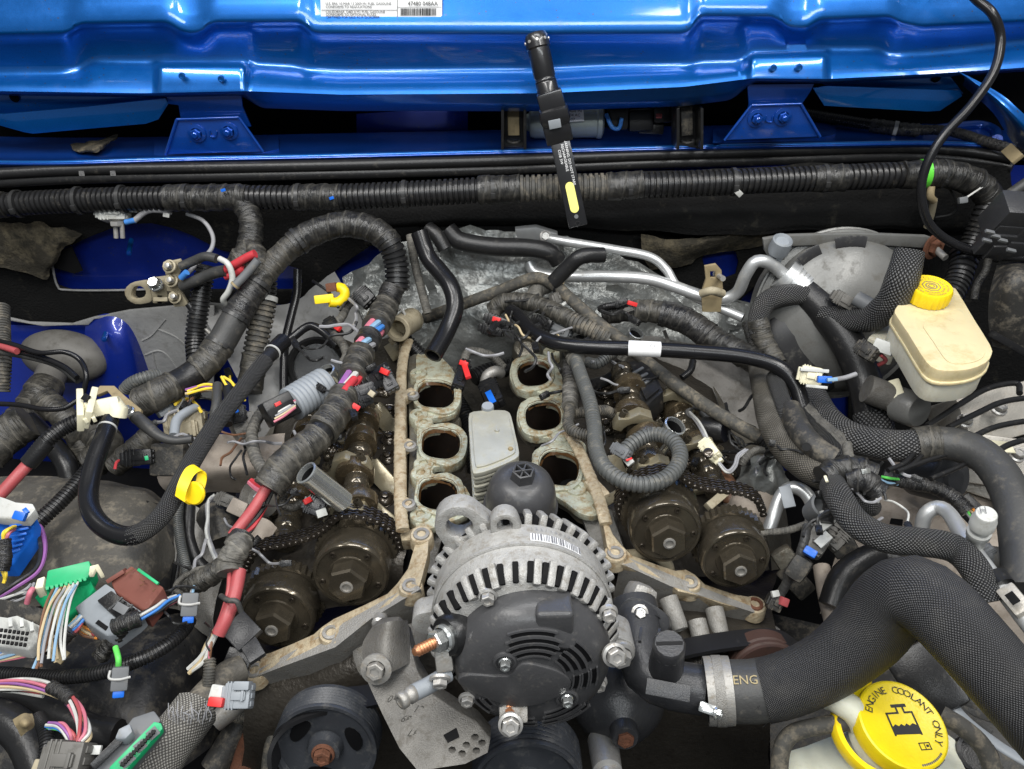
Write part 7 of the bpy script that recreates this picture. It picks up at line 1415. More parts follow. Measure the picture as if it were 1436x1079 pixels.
T = thing('rubber_boot', 'grey oval rubber boot with taped cable neck on the blue firewall', 'grommet', Y(95, 540, 1.05))
bc_ = Y(92, 500, 1.10); s = S(bc_); o = []
bm = bmesh.new(); bx_a = (RT * .96 + ZUP * -.22).normalized(); bz_a = Vector((0, -.85, .5)).normalized(); by_a = bz_a.cross(bx_a); rings = []
for rf, h in ((1.0, -.006), (1.03, .0), (1.0, .008), (.9, .014), (.7, .022), (.45, .027), (0, .029)):
    rings.append([bm.verts.new(bc_ + bx_a * math.cos(2 * math.pi * i / 40) * 56 * s * rf + by_a * math.sin(2 * math.pi * i / 40) * 36 * s * rf + bz_a * h * 1.3) for i in range(40)] if rf else [bm.verts.new(bc_ + bz_a * .038)])
for a, b in zip(rings, rings[1:]):
    for i in range(40): j = (i + 1) % 40; bm.faces.new((a[i], a[j], b[j], b[i]) if len(b) > 1 else (a[i], a[j], b[0]))
bmesh.ops.recalc_face_normals(bm, faces=bm.faces); mk('shell', bm, 'boot_grey', T, smooth=60)
NP = [Y(74, 520, 1.05), Y(68, 535, 1.03), Y(58, 552, 1.0), Y(44, 575, .97), Y(20, 600, .93), Y(-10, 622, .90)]
multi(T, NP, 21, [(0, .24, 'smooth', 'neck', 1.0, 'boot_grey'), (.2, 1, 'tape', 'cable', 1.1, 'tape_dusty')])
tube('cable_branch', [(60, 560, 1.03), (84, 580, 1.02), (104, 600, 1.0), (118, 626, .98), (128, 650, .96)], 18, 'tape', 'tape_dusty', T)
# wires at the left edge
T = thing('battery_leads', 'bundle of thin black wires with red end entering above the grey boot', 'wires', Y(60, 500, 1.0))
tube('wire', [(-20, 474, 1.10), (20, 484, 1.10), (55, 495, 1.10), (90, 494, 1.10), (112, 505, 1.09), (121, 526, 1.08), (117, 552, 1.06)], 3.6, 'smooth', 'rubber_clean', T, n=10)
tube('wire', [(-20, 482, 1.09), (20, 492, 1.09), (60, 502, 1.09), (90, 515, 1.085), (108, 530, 1.08)], 4, 'smooth', 'rubber_clean', T, n=10); tube('wire', [(-10, 492, 1.085), (40, 500, 1.085), (80, 512, 1.08), (110, 534, 1.07)], 5, 'smooth', 'rubber_grey', T, n=10)
tube('red_end', [(-20, 480, 1.092), (5, 487, 1.096), (24, 493, 1.097)], 4.6, 'smooth', 'wire_rose', T, n=10); tube('wire', [(-20, 566, 1.06), (25, 568, 1.06), (60, 574, 1.06), (88, 573, 1.06), (108, 562, 1.065)], 3.6, 'smooth', 'rubber_clean', T, n=10)
hose('edge_conduit', 'grey ribbed conduit at the picture edge beside the boot', 'conduit', [(2, 430, 1.10), (3, 470, 1.08), (4, 510, 1.06), (2, 550, 1.03)], 11, 'corr', 'corr_dusty')
# ---- battery clamp
bt = thing('battery_clamp', 'dusty lead battery clamp with round opening and bolted cable lugs', 'battery terminal', Y(220, 430, .97))
yb = .985
def yp(pts, y=yb): return [Y(a, b, y) for a, b in pts]
plate('ring', smoothloop(yp([(174, 408), (182, 398), (196, 394), (210, 395), (211, 408), (213, 422), (204, 426), (190, 427), (178, 420)]), 2), Vector((0, .014, -.006)), 'cream_dirty', bt, [smoothloop(yp([(184, 412), (188, 403), (197, 402), (204, 408), (202, 416), (193, 419), (186, 418)]), 2)], bev=.002)
plate('clamp_body', yp([(209, 395), (232, 392), (236, 424), (228, 426), (214, 426)], .98), Vector((0, .014, 0)), 'cream_dirty', bt, bev=.002); bolt(Y(219, 400, .975), Vector((0, -.6, .8)), 8, 12, 'zinc', bt, flange=1.25)
bar('clamp_slot', Y(224, 415, .9785), Y(224, 425, .9785), 6, 2, 'dark', bt); bar('clamp_jaw', Y(216, 420, .975), Y(236, 420, .975), 6, 6, 'cream_dirty', bt)
for i, q in enumerate(([(229, 370), (252, 365), (257, 374), (252, 384), (232, 386)], [(231, 388), (250, 384), (257, 402), (252, 410), (234, 409)], [(237, 412), (252, 408), (262, 424), (264, 430), (244, 431)])): plate('cable_lug', yp(q, .975 - .003 * i), Vector((0, .006, 0)), 'cream_dirty', bt, bev=.0012)
for q in ((238, 374), (241, 394), (246, 417)):
    b_ = bolt(Y(q[0], q[1], .968), Vector((-.1, -.75, .65)), 7, 8, 'cream_dirty', bt, flange=1.35, name='lug_nut'); lathe('stud', Y(q[0], q[1], .962), Vector((-.1, -.75, .65)), [(.0035, 0), (.0035, .008), (0, .009)], 'steel', b_, 12)
T = thing('battery_cables', 'grey heat-shrunk battery cables with red ends leaving the lead clamp', 'cables', Y(290, 380, .97))
tube('cable', [Y(254, 374, .97), Y(272, 366, .97), Y(288, 360, .965), Y(304, 363, .96)], 6.5, 'smooth', 'rubber_grey', T, n=14); tube('cable', [Y(256, 402, .965), Y(275, 394, .96), Y(288, 388, .96), Y(304, 382, .955), Y(318, 380, .95)], 8, 'smooth', 'rubber_grey', T, n=14)
tube('red_sleeve', [Y(312, 381, .952), Y(326, 373, .95), Y(345, 362, .95), Y(358, 356, .95)], 6, 'smooth', 'wire_red', T, n=12); tube('red_sleeve', [Y(316, 388, .95), Y(330, 384, .95), Y(342, 376, .95)], 5.5, 'smooth', 'wire_red', T, n=12)
tube('white_strap', [Y(308, 363, .945), Y(320, 371, .935), Y(326, 390, .93), Y(321, 408, .925), Y(313, 420, .925), Y(316, 426, .93)], 4.2, 'smooth', 'wire_white', T, n=10); tube('black_lead', [Y(328, 402, .92), Y(345, 385, .93), Y(362, 365, .94)], 6, 'smooth', 'plastic_mid', T, n=12); ringband([Y(328, 402, .92), Y(345, 385, .93), Y(362, 365, .94)], 6, .05, 3, 1.15, 'leather_tape', 'tie', T, False)
tube('blue_ferrule', [Y(254, 390, .958), Y(262, 382, .958)], 4.5, 'smooth', 'wire_blue', T, n=12); tube('ground_tail', [Y(264, 426, .96), Y(274, 440, .955), Y(284, 456, .95)], 5, 'smooth', 'plastic', T, n=10); tube('bare_tail', [Y(286, 460, .95), Y(298, 472, .945), Y(302, 488, .94)], 3, 'smooth', 'steel_dull', T, n=8)
# ---- looms
ml = thing('arched_loom', 'dusty grey taped loom arching from the firewall to the fender', 'wiring loom', (400, 360, 1.1))
AP = [Y(557, 408, .98), Y(556, 372, 1.0), Y(546, 342, 1.01), Y(522, 322, 1.02), Y(484, 315, 1.02), Y(444, 324, 1.01), Y(408, 346, .99), Y(378, 376, .965), Y(352, 412, .935), Y(328, 450, .905), Y(312, 478, .885), Y(292, 506, .86), Y(262, 530, .835), Y(222, 552, .80), Y(196, 566, .79)]
multi(ml, AP, 17.5, [(0, .15, 'corr', 'conduit', 1.05), (.13, .42, 'tape', 'tape_wrap', 1.05, 'tape'), (.40, .56, 'tape', 'tape_wrap', .95, 'tape_dusty'), (.55, .67, 'tape', 'tape_wrap', 1.05, 'tape_vinyl'), (.66, .76, 'smooth', 'sleeve', 1.1, 'rubber_grey'), (.75, .84, 'tape', 'tape_wrap', 1.15, 'tape_dusty'), (.83, .92, 'smooth', 'sleeve', 1.05, 'rubber'), (.91, 1, 'tape', 'tape_wrap', 1.15, 'tape_dusty')])
for t in (.40, .56, .665, .75): ringband(AP, 17.5, t, 5, 1.18, 'zip_tie', 'cable_tie', ml)
tube('branch', [(320, 545, 1.06), (322, 565, 1.055), (318, 595, 1.045)], 8, 'smooth', 'rubber', ml, n=12); tube('branch', [(305, 540, 1.06), (304, 565, 1.055), (300, 590, 1.045)], 7, 'smooth', 'rubber_grey', ml, n=12)
tube('loose_tape', [Y(330, 372, .97), Y(338, 360, .975), Y(352, 350, .985), Y(362, 366, .965), Y(350, 390, .95)], 14, 'tape', 'tape_dusty', ml, amp=1.8)
wires(ml, [(262, 550, 1.05), (285, 543, 1.055), (308, 545, 1.05)], 4, ['yellow', 'purple', 'tan', 'yellow'], 2); wires(ml, [(312, 530, 1.06), (322, 540, 1.055), (332, 552, 1.05)], 4, ['yellow', 'yellow', 'black'], 2)
hose('ribbed_drop', 'black ribbed conduit dropping past the battery clamp', 'conduit', [Y(290, 372, 1.0), Y(284, 400, .985), Y(278, 440, .96), Y(274, 475, .94), Y(276, 505, .915)], 14, 'corr')
T = thing('ribbed_conduit', 'fat ribbed conduit with white band beside the arched loom', 'conduit', Y(360, 460, .93))
TP = [Y(374, 375, .985), Y(374, 400, .97), Y(370, 430, .95), Y(362, 470, .925), Y(355, 510, .90), Y(350, 550, .87)]
multi(T, TP, 17, [(0, .28, 'corr', 'conduit', .85), (.27, .72, 'corr', 'conduit', 1.0, 'corr_dusty'), (.7, 1, 'tape', 'tape_wrap', 1.0, 'tape_dusty')]); ringband(TP, 17, .25, 7, 1.02, 'zip_white', 'white_band', T, False)
hose('black_tube', 'thin black tube hanging straight past the grey sound mat', 'tube', [Y(417, 378, 1.03), Y(416, 410, 1.01), Y(408, 445, .98), Y(400, 480, .95), Y(398, 520, .92), Y(398, 560, .89)], 6, 'smooth', 'rubber_clean', n=12)
hose('bent_brake_line', 'glossy black bent tube crossing the grey panel', 'tube', [Y(392, 488, .90), Y(410, 474, .91), Y(428, 460, .92), Y(440, 458, .92), Y(456, 468, .91), Y(474, 486, .89)], 6, 'smooth', 'rubber_clean', n=12)
T = thing('round_grommet', 'black round opening in the grey panel behind the zinc tube', 'grommet', (440, 510, 1.0)); lathe('ring', Z(445, 514, 1.005), Vector((.2, -.8, .6)), [(.040, -.004), (.044, .0), (.040, .006), (.035, .002), (.034, -.01), (0, -.01)], 'plastic', T, 40)
# braided lead with quick connector
qc = thing('vacuum_line', 'braided line turning into a glossy black elbow hose with cream quick connector', 'hose', (180, 740, 1.05))
BLP = [(398, 478, 1.11), (388, 488, 1.11), (372, 506, 1.11), (345, 540, 1.105), (312, 582, 1.10), (282, 626, 1.095), (256, 672, 1.09), (232, 716, 1.08), (206, 742, 1.07), (180, 752, 1.065), (152, 744, 1.065), (130, 722, 1.07), (124, 690, 1.075), (132, 650, 1.085), (146, 612, 1.095), (158, 580, 1.10)]
multi(qc, BLP, 12.5, [(0, .05, 'smooth', 'black_end', 1.1, 'rubber_clean'), (.04, .10, 'smooth', 'neck', .9, 'rubber'), (.09, .625, 'braid', 'braided_sleeve', 1.0), (.61, .98, 'smooth', 'black_hose', 1.0, 'rubber_clean')])
ringband(BLP, 12.5, .055, 3, 1.1, 'zip_white', 'white_ring', qc, False); ringband(BLP, 12.5, .955, 3, 1.06, 'zip_white', 'white_ring', qc, False)
qq = bar('quick_connector', (112, 578, 1.11), (170, 566, 1.11), 24, 24, 'cream', qc, bev=6); bar('connector_collar', (122, 590, 1.115), (131, 554, 1.115), 9, 30, 'cream', qc, bev=2); bar('connector_collar', (113, 594, 1.113), (112, 556, 1.113), 9, 28, 'cream', qc, bev=2); tube('connector_elbow', [(160, 568, 1.11), (166, 572, 1.108), (164, 584, 1.10)], 13, 'smooth', 'cream', qc, n=20, amp=0); bar('black_latch', (117, 556, 1.128), (124, 560, 1.128), 10, 4, 'plastic', qc)
for a, b in (((118, 586, 1.118), (122, 592, 1.112)), ((130, 584, 1.118), (133, 590, 1.112))): bar('prong', a, b, 5, 10, 'cream', qc)
T = thing('ground_lug', 'dirty cable lug and zinc bolt beside the cream quick connector', 'cable lug', (180, 575, 1.05))
plate('bracket', [(130, 552, 1.08), (140, 541, 1.085), (160, 541, 1.085), (176, 556, 1.08), (198, 574, 1.07), (196, 584, 1.07), (184, 592, 1.07), (160, 560, 1.08), (150, 548, 1.083), (136, 554, 1.08)], Vector((0, .003, -.006)), 'leather_tape', T, bev=.001); bolt((181, 578, 1.082), Vector((-.2, -.3, 1)), 6.5, 10, 'zinc', T)
tube('cable', [(190, 584, 1.075), (206, 598, 1.07), (224, 612, 1.065), (245, 618, 1.06), (270, 616, 1.06)], 8, 'smooth', 'rubber_grey', T, n=14, rad=[1.1, 1.15, .9, .75, .75])
hose('ribbed_sleeve', 'black ribbed conduit under the cream quick connector running to the red cable', 'conduit', [(150, 582, 1.075), (118, 588, 1.08), (90, 600, 1.075), (68, 616, 1.07), (52, 634, 1.06), (44, 645, 1.05)], 11, 'corr')
T = thing('red_cable', 'faded red battery cable with black shrink sleeve at the picture edge', 'cable', (20, 670, 1.05)); tube('shrink_sleeve', [(66, 620, 1.068), (54, 634, 1.06), (40, 650, 1.05)], 12, 'smooth', 'rubber', T); tube('cable', [(44, 646, 1.05), (24, 668, 1.045), (-10, 705, 1.03)], 8.5, 'smooth', 'wire_rose', T)
hose('ribbed_floor_conduit', 'black ribbed conduit crossing the fender dome', 'conduit', [(150, 596, 1.045), (144, 620, 1.04), (132, 648, 1.035), (110, 676, 1.03), (84, 704, 1.025), (56, 730, 1.02), (36, 750, 1.015)], 11, 'corr', 'corr_black')
tube('dark_pipe', [(40, 590, 1.0), (70, 620, .99), (92, 650, .98), (100, 680, .96)], 14, 'smooth', 'plastic', label='dark tube in the shade under the red cable', cat='tube')
for i, (pts, r) in enumerate((([(-20, 640, 1.0), (10, 610, 1.01), (40, 590, 1.02)], 26), ([(90, 610, 1.0), (120, 600, 1.0), (150, 625, .99), (130, 650, .97)], 22), ([(215, 608, 1.0), (190, 630, .99), (160, 655, .97)], 16))): hose('taped_cable', ('fat dusty taped cable at the edge below the boot', 'crumpled taped bundle behind the glossy elbow hose', 'dusty taped bundle behind the black relay')[i], 'cable', pts, r, 'tape', 'tape_dusty')
hose('corrugated_stub', 'short grey ribbed conduit stub beside the arched loom end', 'conduit', [(174, 548, 1.05), (184, 538, 1.06), (202, 530, 1.065), (224, 526, 1.06)], 9, 'corr', 'corr_grey')
# black relay + blocks in the dark
T = thing('black_relay', 'black relay plug with green mark behind the glossy elbow hose', 'relay', (195, 645, 1.0)); bar('body', (176, 643, 1.03), (216, 640, 1.03), 22, 20, 'plastic', T); bar('green_mark', (203, 643, 1.0435), (208, 642, 1.0435), 6, 1, 'green', T); bar('shroud', (214, 645, 1.02), (262, 645, 1.02), 46, 24, 'plastic_dusty', T, bev=6)
wires(T, [(160, 660, 1.02), (164, 650, 1.025), (176, 646, 1.025)], 2, ['red', 'black'], 2.2)
T = thing('fluid_bottle', 'dirty cream plastic bottle with grey strap deep below the arched loom', 'bottle', (265, 600, .98)); bar('body', (240, 605, 1.0), (290, 598, 1.0), 52, 40, 'cream_dirty', T, bev=8); bar('neck', (244, 570, 1.02), (262, 566, 1.02), 30, 22, 'white_plastic', T); tube('strap', [(244, 612, 1.03), (248, 590, 1.035), (262, 578, 1.035), (274, 572, 1.03)], 7, 'smooth', 'plastic_grey', T, flat=(.4, FRONT)); bar('vent', (220, 580, 1.03), (240, 568, 1.03), 16, 12, 'plastic_grey', T)
T = thing('dark_blue_plug', 'dark plug with bright blue latch beside the braided line', 'connector', (330, 580, 1.03)); bar('body', (312, 585, 1.04), (345, 578, 1.04), 24, 20, 'plastic', T); bar('latch', (323, 579, 1.054), (334, 575, 1.054), 6, 4, 'blue_plastic', T); bar('dusty_block', (325, 605, 1.01), (360, 590, 1.01), 34, 30, 'cast_dusty', T, bev=8)
sheet('exhaust_crossover', [[(215, 640, .96), (280, 610, .98), (350, 612, .97), (400, 610, .97)], [(225, 680, .95), (290, 660, .97), (350, 655, .97), (400, 650, .95)], [(260, 705, .90), (300, 690, .92), (350, 688, .91), (390, 680, .9)]], 'pinkbeige', None, 8, 8, .004, 20, label='smooth beige metal panel below the braided line', cat='body panel')
# yellow pieces
T = thing('yellow_tag', 'yellow plastic strap tag looped on the braided line', 'tag', (265, 680, 1.09))
YP = [(252, 700, 1.095), (256, 682, 1.105), (266, 662, 1.11), (278, 656, 1.108), (284, 664, 1.10), (280, 682, 1.09), (270, 698, 1.085), (260, 704, 1.085), (252, 700, 1.095)]
out, L = curve(YP, .01); bm = bmesh.new(); rows = []; wv = Vector((.6, -.15, -.45)).normalized() * .0056
for i in range(41): p = at(out, L, L[-1] * i / 40); rows.append([bm.verts.new(p - wv), bm.verts.new(p + wv)])
for a, b in zip(rows, rows[1:]): bm.faces.new((a[0], a[1], b[1], b[0]))
bmesh.ops.recalc_face_normals(bm, faces=bm.faces); bmesh.ops.solidify(bm, geom=bm.faces[:], thickness=.002); mk('loop', bm, 'yellow', T, smooth=50); lathe('disc', (272, 692, 1.092), Vector((-.2, -.8, .5)), [(.0115, -.003), (.0125, 0), (.011, .002), (0, .002)], 'yellow', T, 24)
T = thing('yellow_clip', 'yellow plastic clip on the end of the loom above the zinc tube', 'clip', Y(465, 425, .96)); bar('tongue', Y(441, 421, .95), Y(468, 418, .955), 12, 8, 'yellow', T); tube('hook', [Y(462, 424, .95), Y(474, 424, .955), Y(483, 416, .96), Y(482, 406, .965), Y(474, 403, .97)], 7, 'smooth', 'yellow', T, n=12); bar('black_insert', Y(458, 404, .965), Y(472, 402, .965), 12, 10, 'rust', T)
# ---- main engine harness along the left bank
eh = thing('engine_harness', 'thick tape-wrapped engine harness with coloured wires showing through splits', 'wiring harness', (450, 600, 1.1))
EP = [Y(552, 402, .975), Y(543, 425, .955), (532, 448, 1.10), (516, 478, 1.10), (500, 512, 1.10), (488, 545, 1.10), (470, 580, 1.10), (446, 612, 1.098), (418, 636, 1.095), (394, 660, 1.09), (376, 686, 1.08)]
multi(eh, EP, 20, [(0, .10, 'tape', 'tape_wrap', .95, 'tape_vinyl'), (.08, .23, 'tape', 'tape_wrap', 1.05, 'tape_dusty'), (.29, .34, 'tape', 'tape_band', .92, 'tape_vinyl'), (.385, .53, 'tape', 'tape_wrap', .98, 'tape_dusty'), (.615, .78, 'tape', 'tape_wrap', 1.02, 'tape_dusty'), (.76, .81, 'smooth', 'band', .9, 'plastic'), (.80, 1, 'tape', 'tape_wrap', 1.0, 'tape_dusty')])
def exposed(t0, t1, cols, rf=.6):
    out, L = curve(EP, .01); rr = rpx(EP, 20)
    for i, c in enumerate(cols):
        a = 2 * math.pi * i / len(cols); q = []
        for k in range(5):
            s_ = L[-1] * (t0 + (t1 - t0) * k / 4); p = at(out, L, s_); d = (at(out, L, s_ + .005) - at(out, L, s_ - .005)).normalized(); x, y, z = frame(d, ZUP); b = a + k * .25
            q.append(p + (y * math.cos(b) + z * math.sin(b)) * rr * rf)
        tube('wire', q, 0, 'smooth', 'wire_' + c, eh, rm=rr * .22, n=7, amp=0)
exposed(.21, .31, ['blue', 'lblue', 'pink', 'black', 'blue', 'tan', 'grey', 'pink']); exposed(.33, .40, ['grey', 'lblue', 'pink', 'red', 'black', 'white', 'black']); exposed(.51, .63, ['red', 'white', 'purple', 'black', 'blue', 'pink', 'grey', 'black'])
tube('fill_core', EP, 9, 'smooth', 'rubber', eh, t0=.1, t1=.95)
tube('red_wrap', [(497, 532, 1.112), (488, 542, 1.114), (482, 550, 1.114)], 6, 'smooth', 'wire_red', eh, n=10)
wires(eh, [(352, 676, 1.06), (366, 686, 1.065), (380, 684, 1.07)], 3, ['red', 'pink'], 4)
for A, B, w, m in (((512, 540, 1.09), (544, 520, 1.085), 26, 'plastic'), ((492, 556, 1.10), (524, 545, 1.10), 22, 'plastic_matt'), ((500, 566, 1.09), (520, 558, 1.09), 18, 'plastic'), ((536, 520, 1.09), (552, 548, 1.075), 20, 'plastic_matt'), ((504, 410, 1.12), (520, 426, 1.11), 24, 'plastic'), ((462, 452, 1.08), (474, 470, 1.075), 18, 'plastic')): bar('plug', A, B, w, 18, m, eh)
for A, B in (((534, 519, 1.10), (545, 524, 1.10)), ((494, 568, 1.105), (504, 574, 1.10)), ((471, 458, 1.088), (477, 462, 1.088))): bar('latch', A, B, 8, 5, 'red_plastic', eh)
bar('white_plug_face', (518, 550, 1.112), (525, 555, 1.110), 8, 4, 'cream_dirty', eh)
tube('side_lead', [(468, 470, 1.08), (480, 482, 1.08), (486, 498, 1.08), (480, 510, 1.075)], 6, 'tape', 'cloth_grey', eh)
tube('side_lead', [(502, 416, 1.10), (488, 428, 1.09), (480, 444, 1.085), (470, 455, 1.08)], 6, 'tape', 'cloth_grey', eh)
tube('loop_lead', [(386, 566, 1.06), (366, 580, 1.065), (354, 604, 1.07), (356, 634, 1.07), (366, 656, 1.07), (376, 664, 1.075)], 8, 'tape', 'cloth_grey', eh); tube('loop_lead', [(398, 690, 1.06), (398, 708, 1.055), (410, 712, 1.05), (424, 706, 1.05)], 6, 'tape', 'tape_dusty', eh)
# continuing forward: black sleeve wires, dusty knot, red sleeve
fwd = thing('red_sleeve_harness', 'red sleeved wiring with a dusty tape knot running beside the cam gears', 'wiring harness', (320, 800, 1.02))
wires(fwd, [(378, 684, 1.075), (366, 708, 1.065), (350, 735, 1.06), (336, 752, 1.055)], 7, ['black', 'rose', 'black', 'grey', 'black', 'red', 'black'], 3.4); tube('red_cable', [(374, 684, 1.08), (358, 710, 1.072), (340, 734, 1.068), (326, 752, 1.062)], 8, 'smooth', 'wire_rose', fwd, n=12)
tube('tape_knot', [(338, 756, 1.06), (330, 772, 1.058), (322, 788, 1.05), (322, 804, 1.045)], 17, 'tape', 'cloth_grey', fwd, amp=2.0); tube('tape_band', [(340, 750, 1.06), (332, 764, 1.058)], 17, 'tape', 'tape_vinyl', fwd)
tube('tape_knot', [(318, 790, 1.045), (300, 804, 1.035), (276, 818, 1.025), (262, 828, 1.015)], 13, 'tape', 'tape_dusty', fwd, amp=2.0, rad=[1, 1.2, 1.1, .6]); tube('tape_tail', [(300, 796, 1.04), (274, 800, 1.03), (254, 812, 1.02), (246, 826, 1.01), (258, 836, 1.005)], 4, 'tape', 'cloth_grey', fwd)
tube('red_sleeve', [(336, 800, 1.045), (332, 822, 1.04), (326, 844, 1.035), (318, 866, 1.03), (306, 890, 1.02)], 9.5, 'smooth', 'wire_rose', fwd, n=16); tube('thin_red', [(322, 802, 1.045), (320, 830, 1.04), (312, 860, 1.03), (300, 890, 1.02)], 3.4, 'smooth', 'wire_rose', fwd, n=8)
tube('tie', [(310, 836, 1.04), (320, 842, 1.05), (332, 844, 1.05), (338, 858, 1.04)], 4, 'smooth', 'rubber_grey', fwd, n=8)
wires(fwd, [(304, 886, 1.02), (292, 906, 1.01), (282, 926, 1.0), (266, 942, .99)], 4, ['white', 'tan', 'white'], 3); wires(fwd, [(296, 894, 1.015), (294, 912, 1.01), (293, 930, 1.0)], 2, ['brown', 'pink'], 2)
tube('dusty_boot', [(294, 924, 1.0), (294, 940, .995), (292, 962, .985)], 8.5, 'corr', 'corr_dusty', fwd)
bar('bracket_black', (326, 872, .985), (352, 900, .98), 40, 12, 'plastic_matt', fwd); bar('bracket_foot', (318, 920, .97), (352, 930, .965), 26, 12, 'plastic', fwd); bar('bracket_arm', (345, 895, .98), (362, 925, .975), 24, 10, 'plastic_matt', fwd)
# connector at the centre of the left bank
gc = thing('grey_ribbed_connector', 'long grey ribbed connector with black lever and red tab', 'connector', (410, 570, 1.06))
tube('ribbed_shell', [(458, 538, 1.085), (432, 553, 1.085), (408, 568, 1.085)], 25, 'ribs', 'plastic_grey', gc, n=24, pitch=.0062); bar('black_lever', (372, 584, 1.088), (420, 560, 1.088), 36, 26, 'plastic', gc, bev=3); bar('opening', (380, 586, 1.1035), (414, 568, 1.1035), 20, 1.5, 'port_black', gc); bar('red_tab', (386, 570, 1.109), (394, 566, 1.109), 8, 5, 'red_plastic', gc)
for k, c in enumerate(('pink', 'tan', 'grey', 'white', 'pink')): tube('wire', [(384 + k, 592 - k * 4, 1.104), (398 + k, 584 - k * 4, 1.106), (414, 572 - k * 2.5, 1.103)], 1.8, 'smooth', 'wire_' + c, gc, n=6)
tube('rear_boot', [(448, 545, 1.08), (462, 536, 1.075)], 18, 'smooth', 'plastic_dusty', gc)
T = thing('cam_sensor_plug', 'dark plug with red latch and white face between zinc tube and chain', 'connector', (445, 712, 1.03)); bar('body', (430, 706, 1.06), (456, 716, 1.055), 24, 22, 'plastic_matt', T); bar('latch', (426, 705, 1.07), (436, 700, 1.07), 8, 8, 'red_plastic', T); bar('white_face', (444, 722, 1.064), (458, 717, 1.064), 11, 4, 'white_plastic', T)
T = thing('exhaust_sensor', 'dusty grey two-part sensor plug with looped wires near the dark gap', 'connector', (325, 705, 1.0)); bar('body', (306, 698, 1.02), (328, 706, 1.015), 18, 16, 'boot_grey', T); bar('sleeve', (324, 708, 1.015), (346, 718, 1.01), 22, 18, 'pinkbeige', T); wires(T, [(300, 696, 1.02), (291, 706, 1.015), (291, 730, 1.01), (290, 748, 1.01), (298, 772, 1.01), (308, 792, 1.01)], 2.5, ['white', 'grey'], 2.4)
lathe('metal_cup', (352, 692, 1.0), Vector((-.5, -.3, .8)), [(.020, -.03), (.020, 0), (.017, .001), (.016, -.01), (0, -.01)], 'steel_dull', None, 28, label='small round metal cup opening beside the tape-wrapped harness', cat='cup')
sheet('rusty_bracket', [[(356, 724, 1.0), (376, 728, 1.0), (388, 740, .99)], [(342, 764, .99), (360, 766, .99), (378, 760, .985)], [(336, 790, .975), (350, 782, .975), (366, 775, .97)]], 'pinkbeige', None, 6, 6, .002, 40, .003, label='pale rust-spotted bracket plate behind the red sleeved wiring', cat='bracket')
# hoses behind the yellow tag
hose('ribbed_hose', 'thin grey ribbed conduit hanging below the yellow tag', 'conduit', [(252, 698, 1.04), (250, 730, 1.03), (254, 765, 1.02), (262, 800, 1.01), (266, 822, 1.005)], 7, 'corr', 'corr_grey'); hose('black_drop_hose', 'black hose hanging beside the thin ribbed conduit', 'hose', [(266, 700, 1.03), (264, 730, 1.02), (264, 755, 1.01), (275, 785, .995), (290, 800, .985)], 9, 'smooth', 'rubber')
sheet('inner_bracket', [[(236, 705, .95), (280, 712, .97), (300, 740, .95), (320, 790, .92)], [(232, 790, .93), (262, 800, .94), (282, 830, .92), (300, 860, .9)], [(225, 850, .90), (255, 860, .90), (275, 880, .88), (300, 900, .86)]], 'cast_dusty', None, 8, 8, .004, 30, label='dusty curved fender bracket behind the hanging conduit', cat='bracket')
tube('ball_joint', [(300, 720, .98), (312, 735, .98), (318, 760, .97)], 26, 'smooth', 'plastic_dusty', label='round dusty rubber mount under the two-part sensor plug', cat='mount')
# ---- loose fuse-box connectors on the fender
def pins(T, A, B, n, side, w, cols):
    A, B = V(A), V(B)
    for i in range(n):
        p = A.lerp(B, (i + .5) / n); tube('wire', [p, p + side * .35 + Vector((0, 0, .006)), p + side * .75, p + side + Vector((random.uniform(-.006, .006), random.uniform(-.006, .006), -.006))], w, 'smooth', 'wire_' + cols[i % len(cols)], T, n=7)
T = thing('green_connector', 'bright green multi-pin connector with cream lever on the fender', 'connector', (85, 810, 1.0))
plate('body', [(66, 800, 1.06), (125, 786, 1.06), (128, 800, 1.055), (122, 812, 1.05), (62, 826, 1.05)], Vector((0, .004, -.020)), 'green', T, bev=.002); plate('lower_shell', [(58, 826, 1.045), (126, 812, 1.045), (132, 826, 1.04), (116, 850, 1.02), (84, 872, 1.015), (70, 862, 1.02), (48, 838, 1.035)], Vector((0, .002, -.018)), 'green', T, bev=.002)
for k in range(9): a = (66 + k * 6.6, 823 - k * 1.6, 1.052); bar('tooth', a, (a[0] + .5, a[1] + 5, 1.050), 4, 5, 'green', T)
plate('lever', [(124, 806, 1.062), (126, 794, 1.064), (138, 791, 1.062), (146, 806, 1.05), (140, 808, 1.052), (134, 798, 1.06), (130, 806, 1.058)], Vector((0, 0, -.004)), 'cream', T, bev=.001); plate('side_cap', [(48, 826, 1.05), (52, 812, 1.055), (63, 808, 1.056), (60, 824, 1.05)], Vector((0, 0, -.014)), 'cream', T, bev=.001)
pins(T, (72, 826, 1.05), (112, 816, 1.05), 7, Vector((.014, -.075, -.012)), 2, ['brown', 'lblue', 'brown', 'tan', 'tan', 'white', 'white']); pins(T, (80, 828, 1.052), (110, 820, 1.052), 4, Vector((.006, -.07, -.008)), 2, ['tan', 'grey', 'white', 'lblue'])
T = thing('brown_connector', 'red-brown and grey lever connector with green strip on the fender', 'connector', (170, 840, 1.0))
plate('brown_shell', [(155, 816, 1.05), (184, 793, 1.06), (230, 824, 1.055), (224, 832, 1.05), (204, 858, 1.04), (162, 832, 1.045)], Vector((0, 0, -.026)), 'brown', T, bev=.002); bar('brown_rib', (152, 815, 1.05), (176, 800, 1.056), 6, 16, 'brown', T); bar('green_strip', (194, 799, 1.060), (222, 819, 1.058), 4, 4, 'green', T)
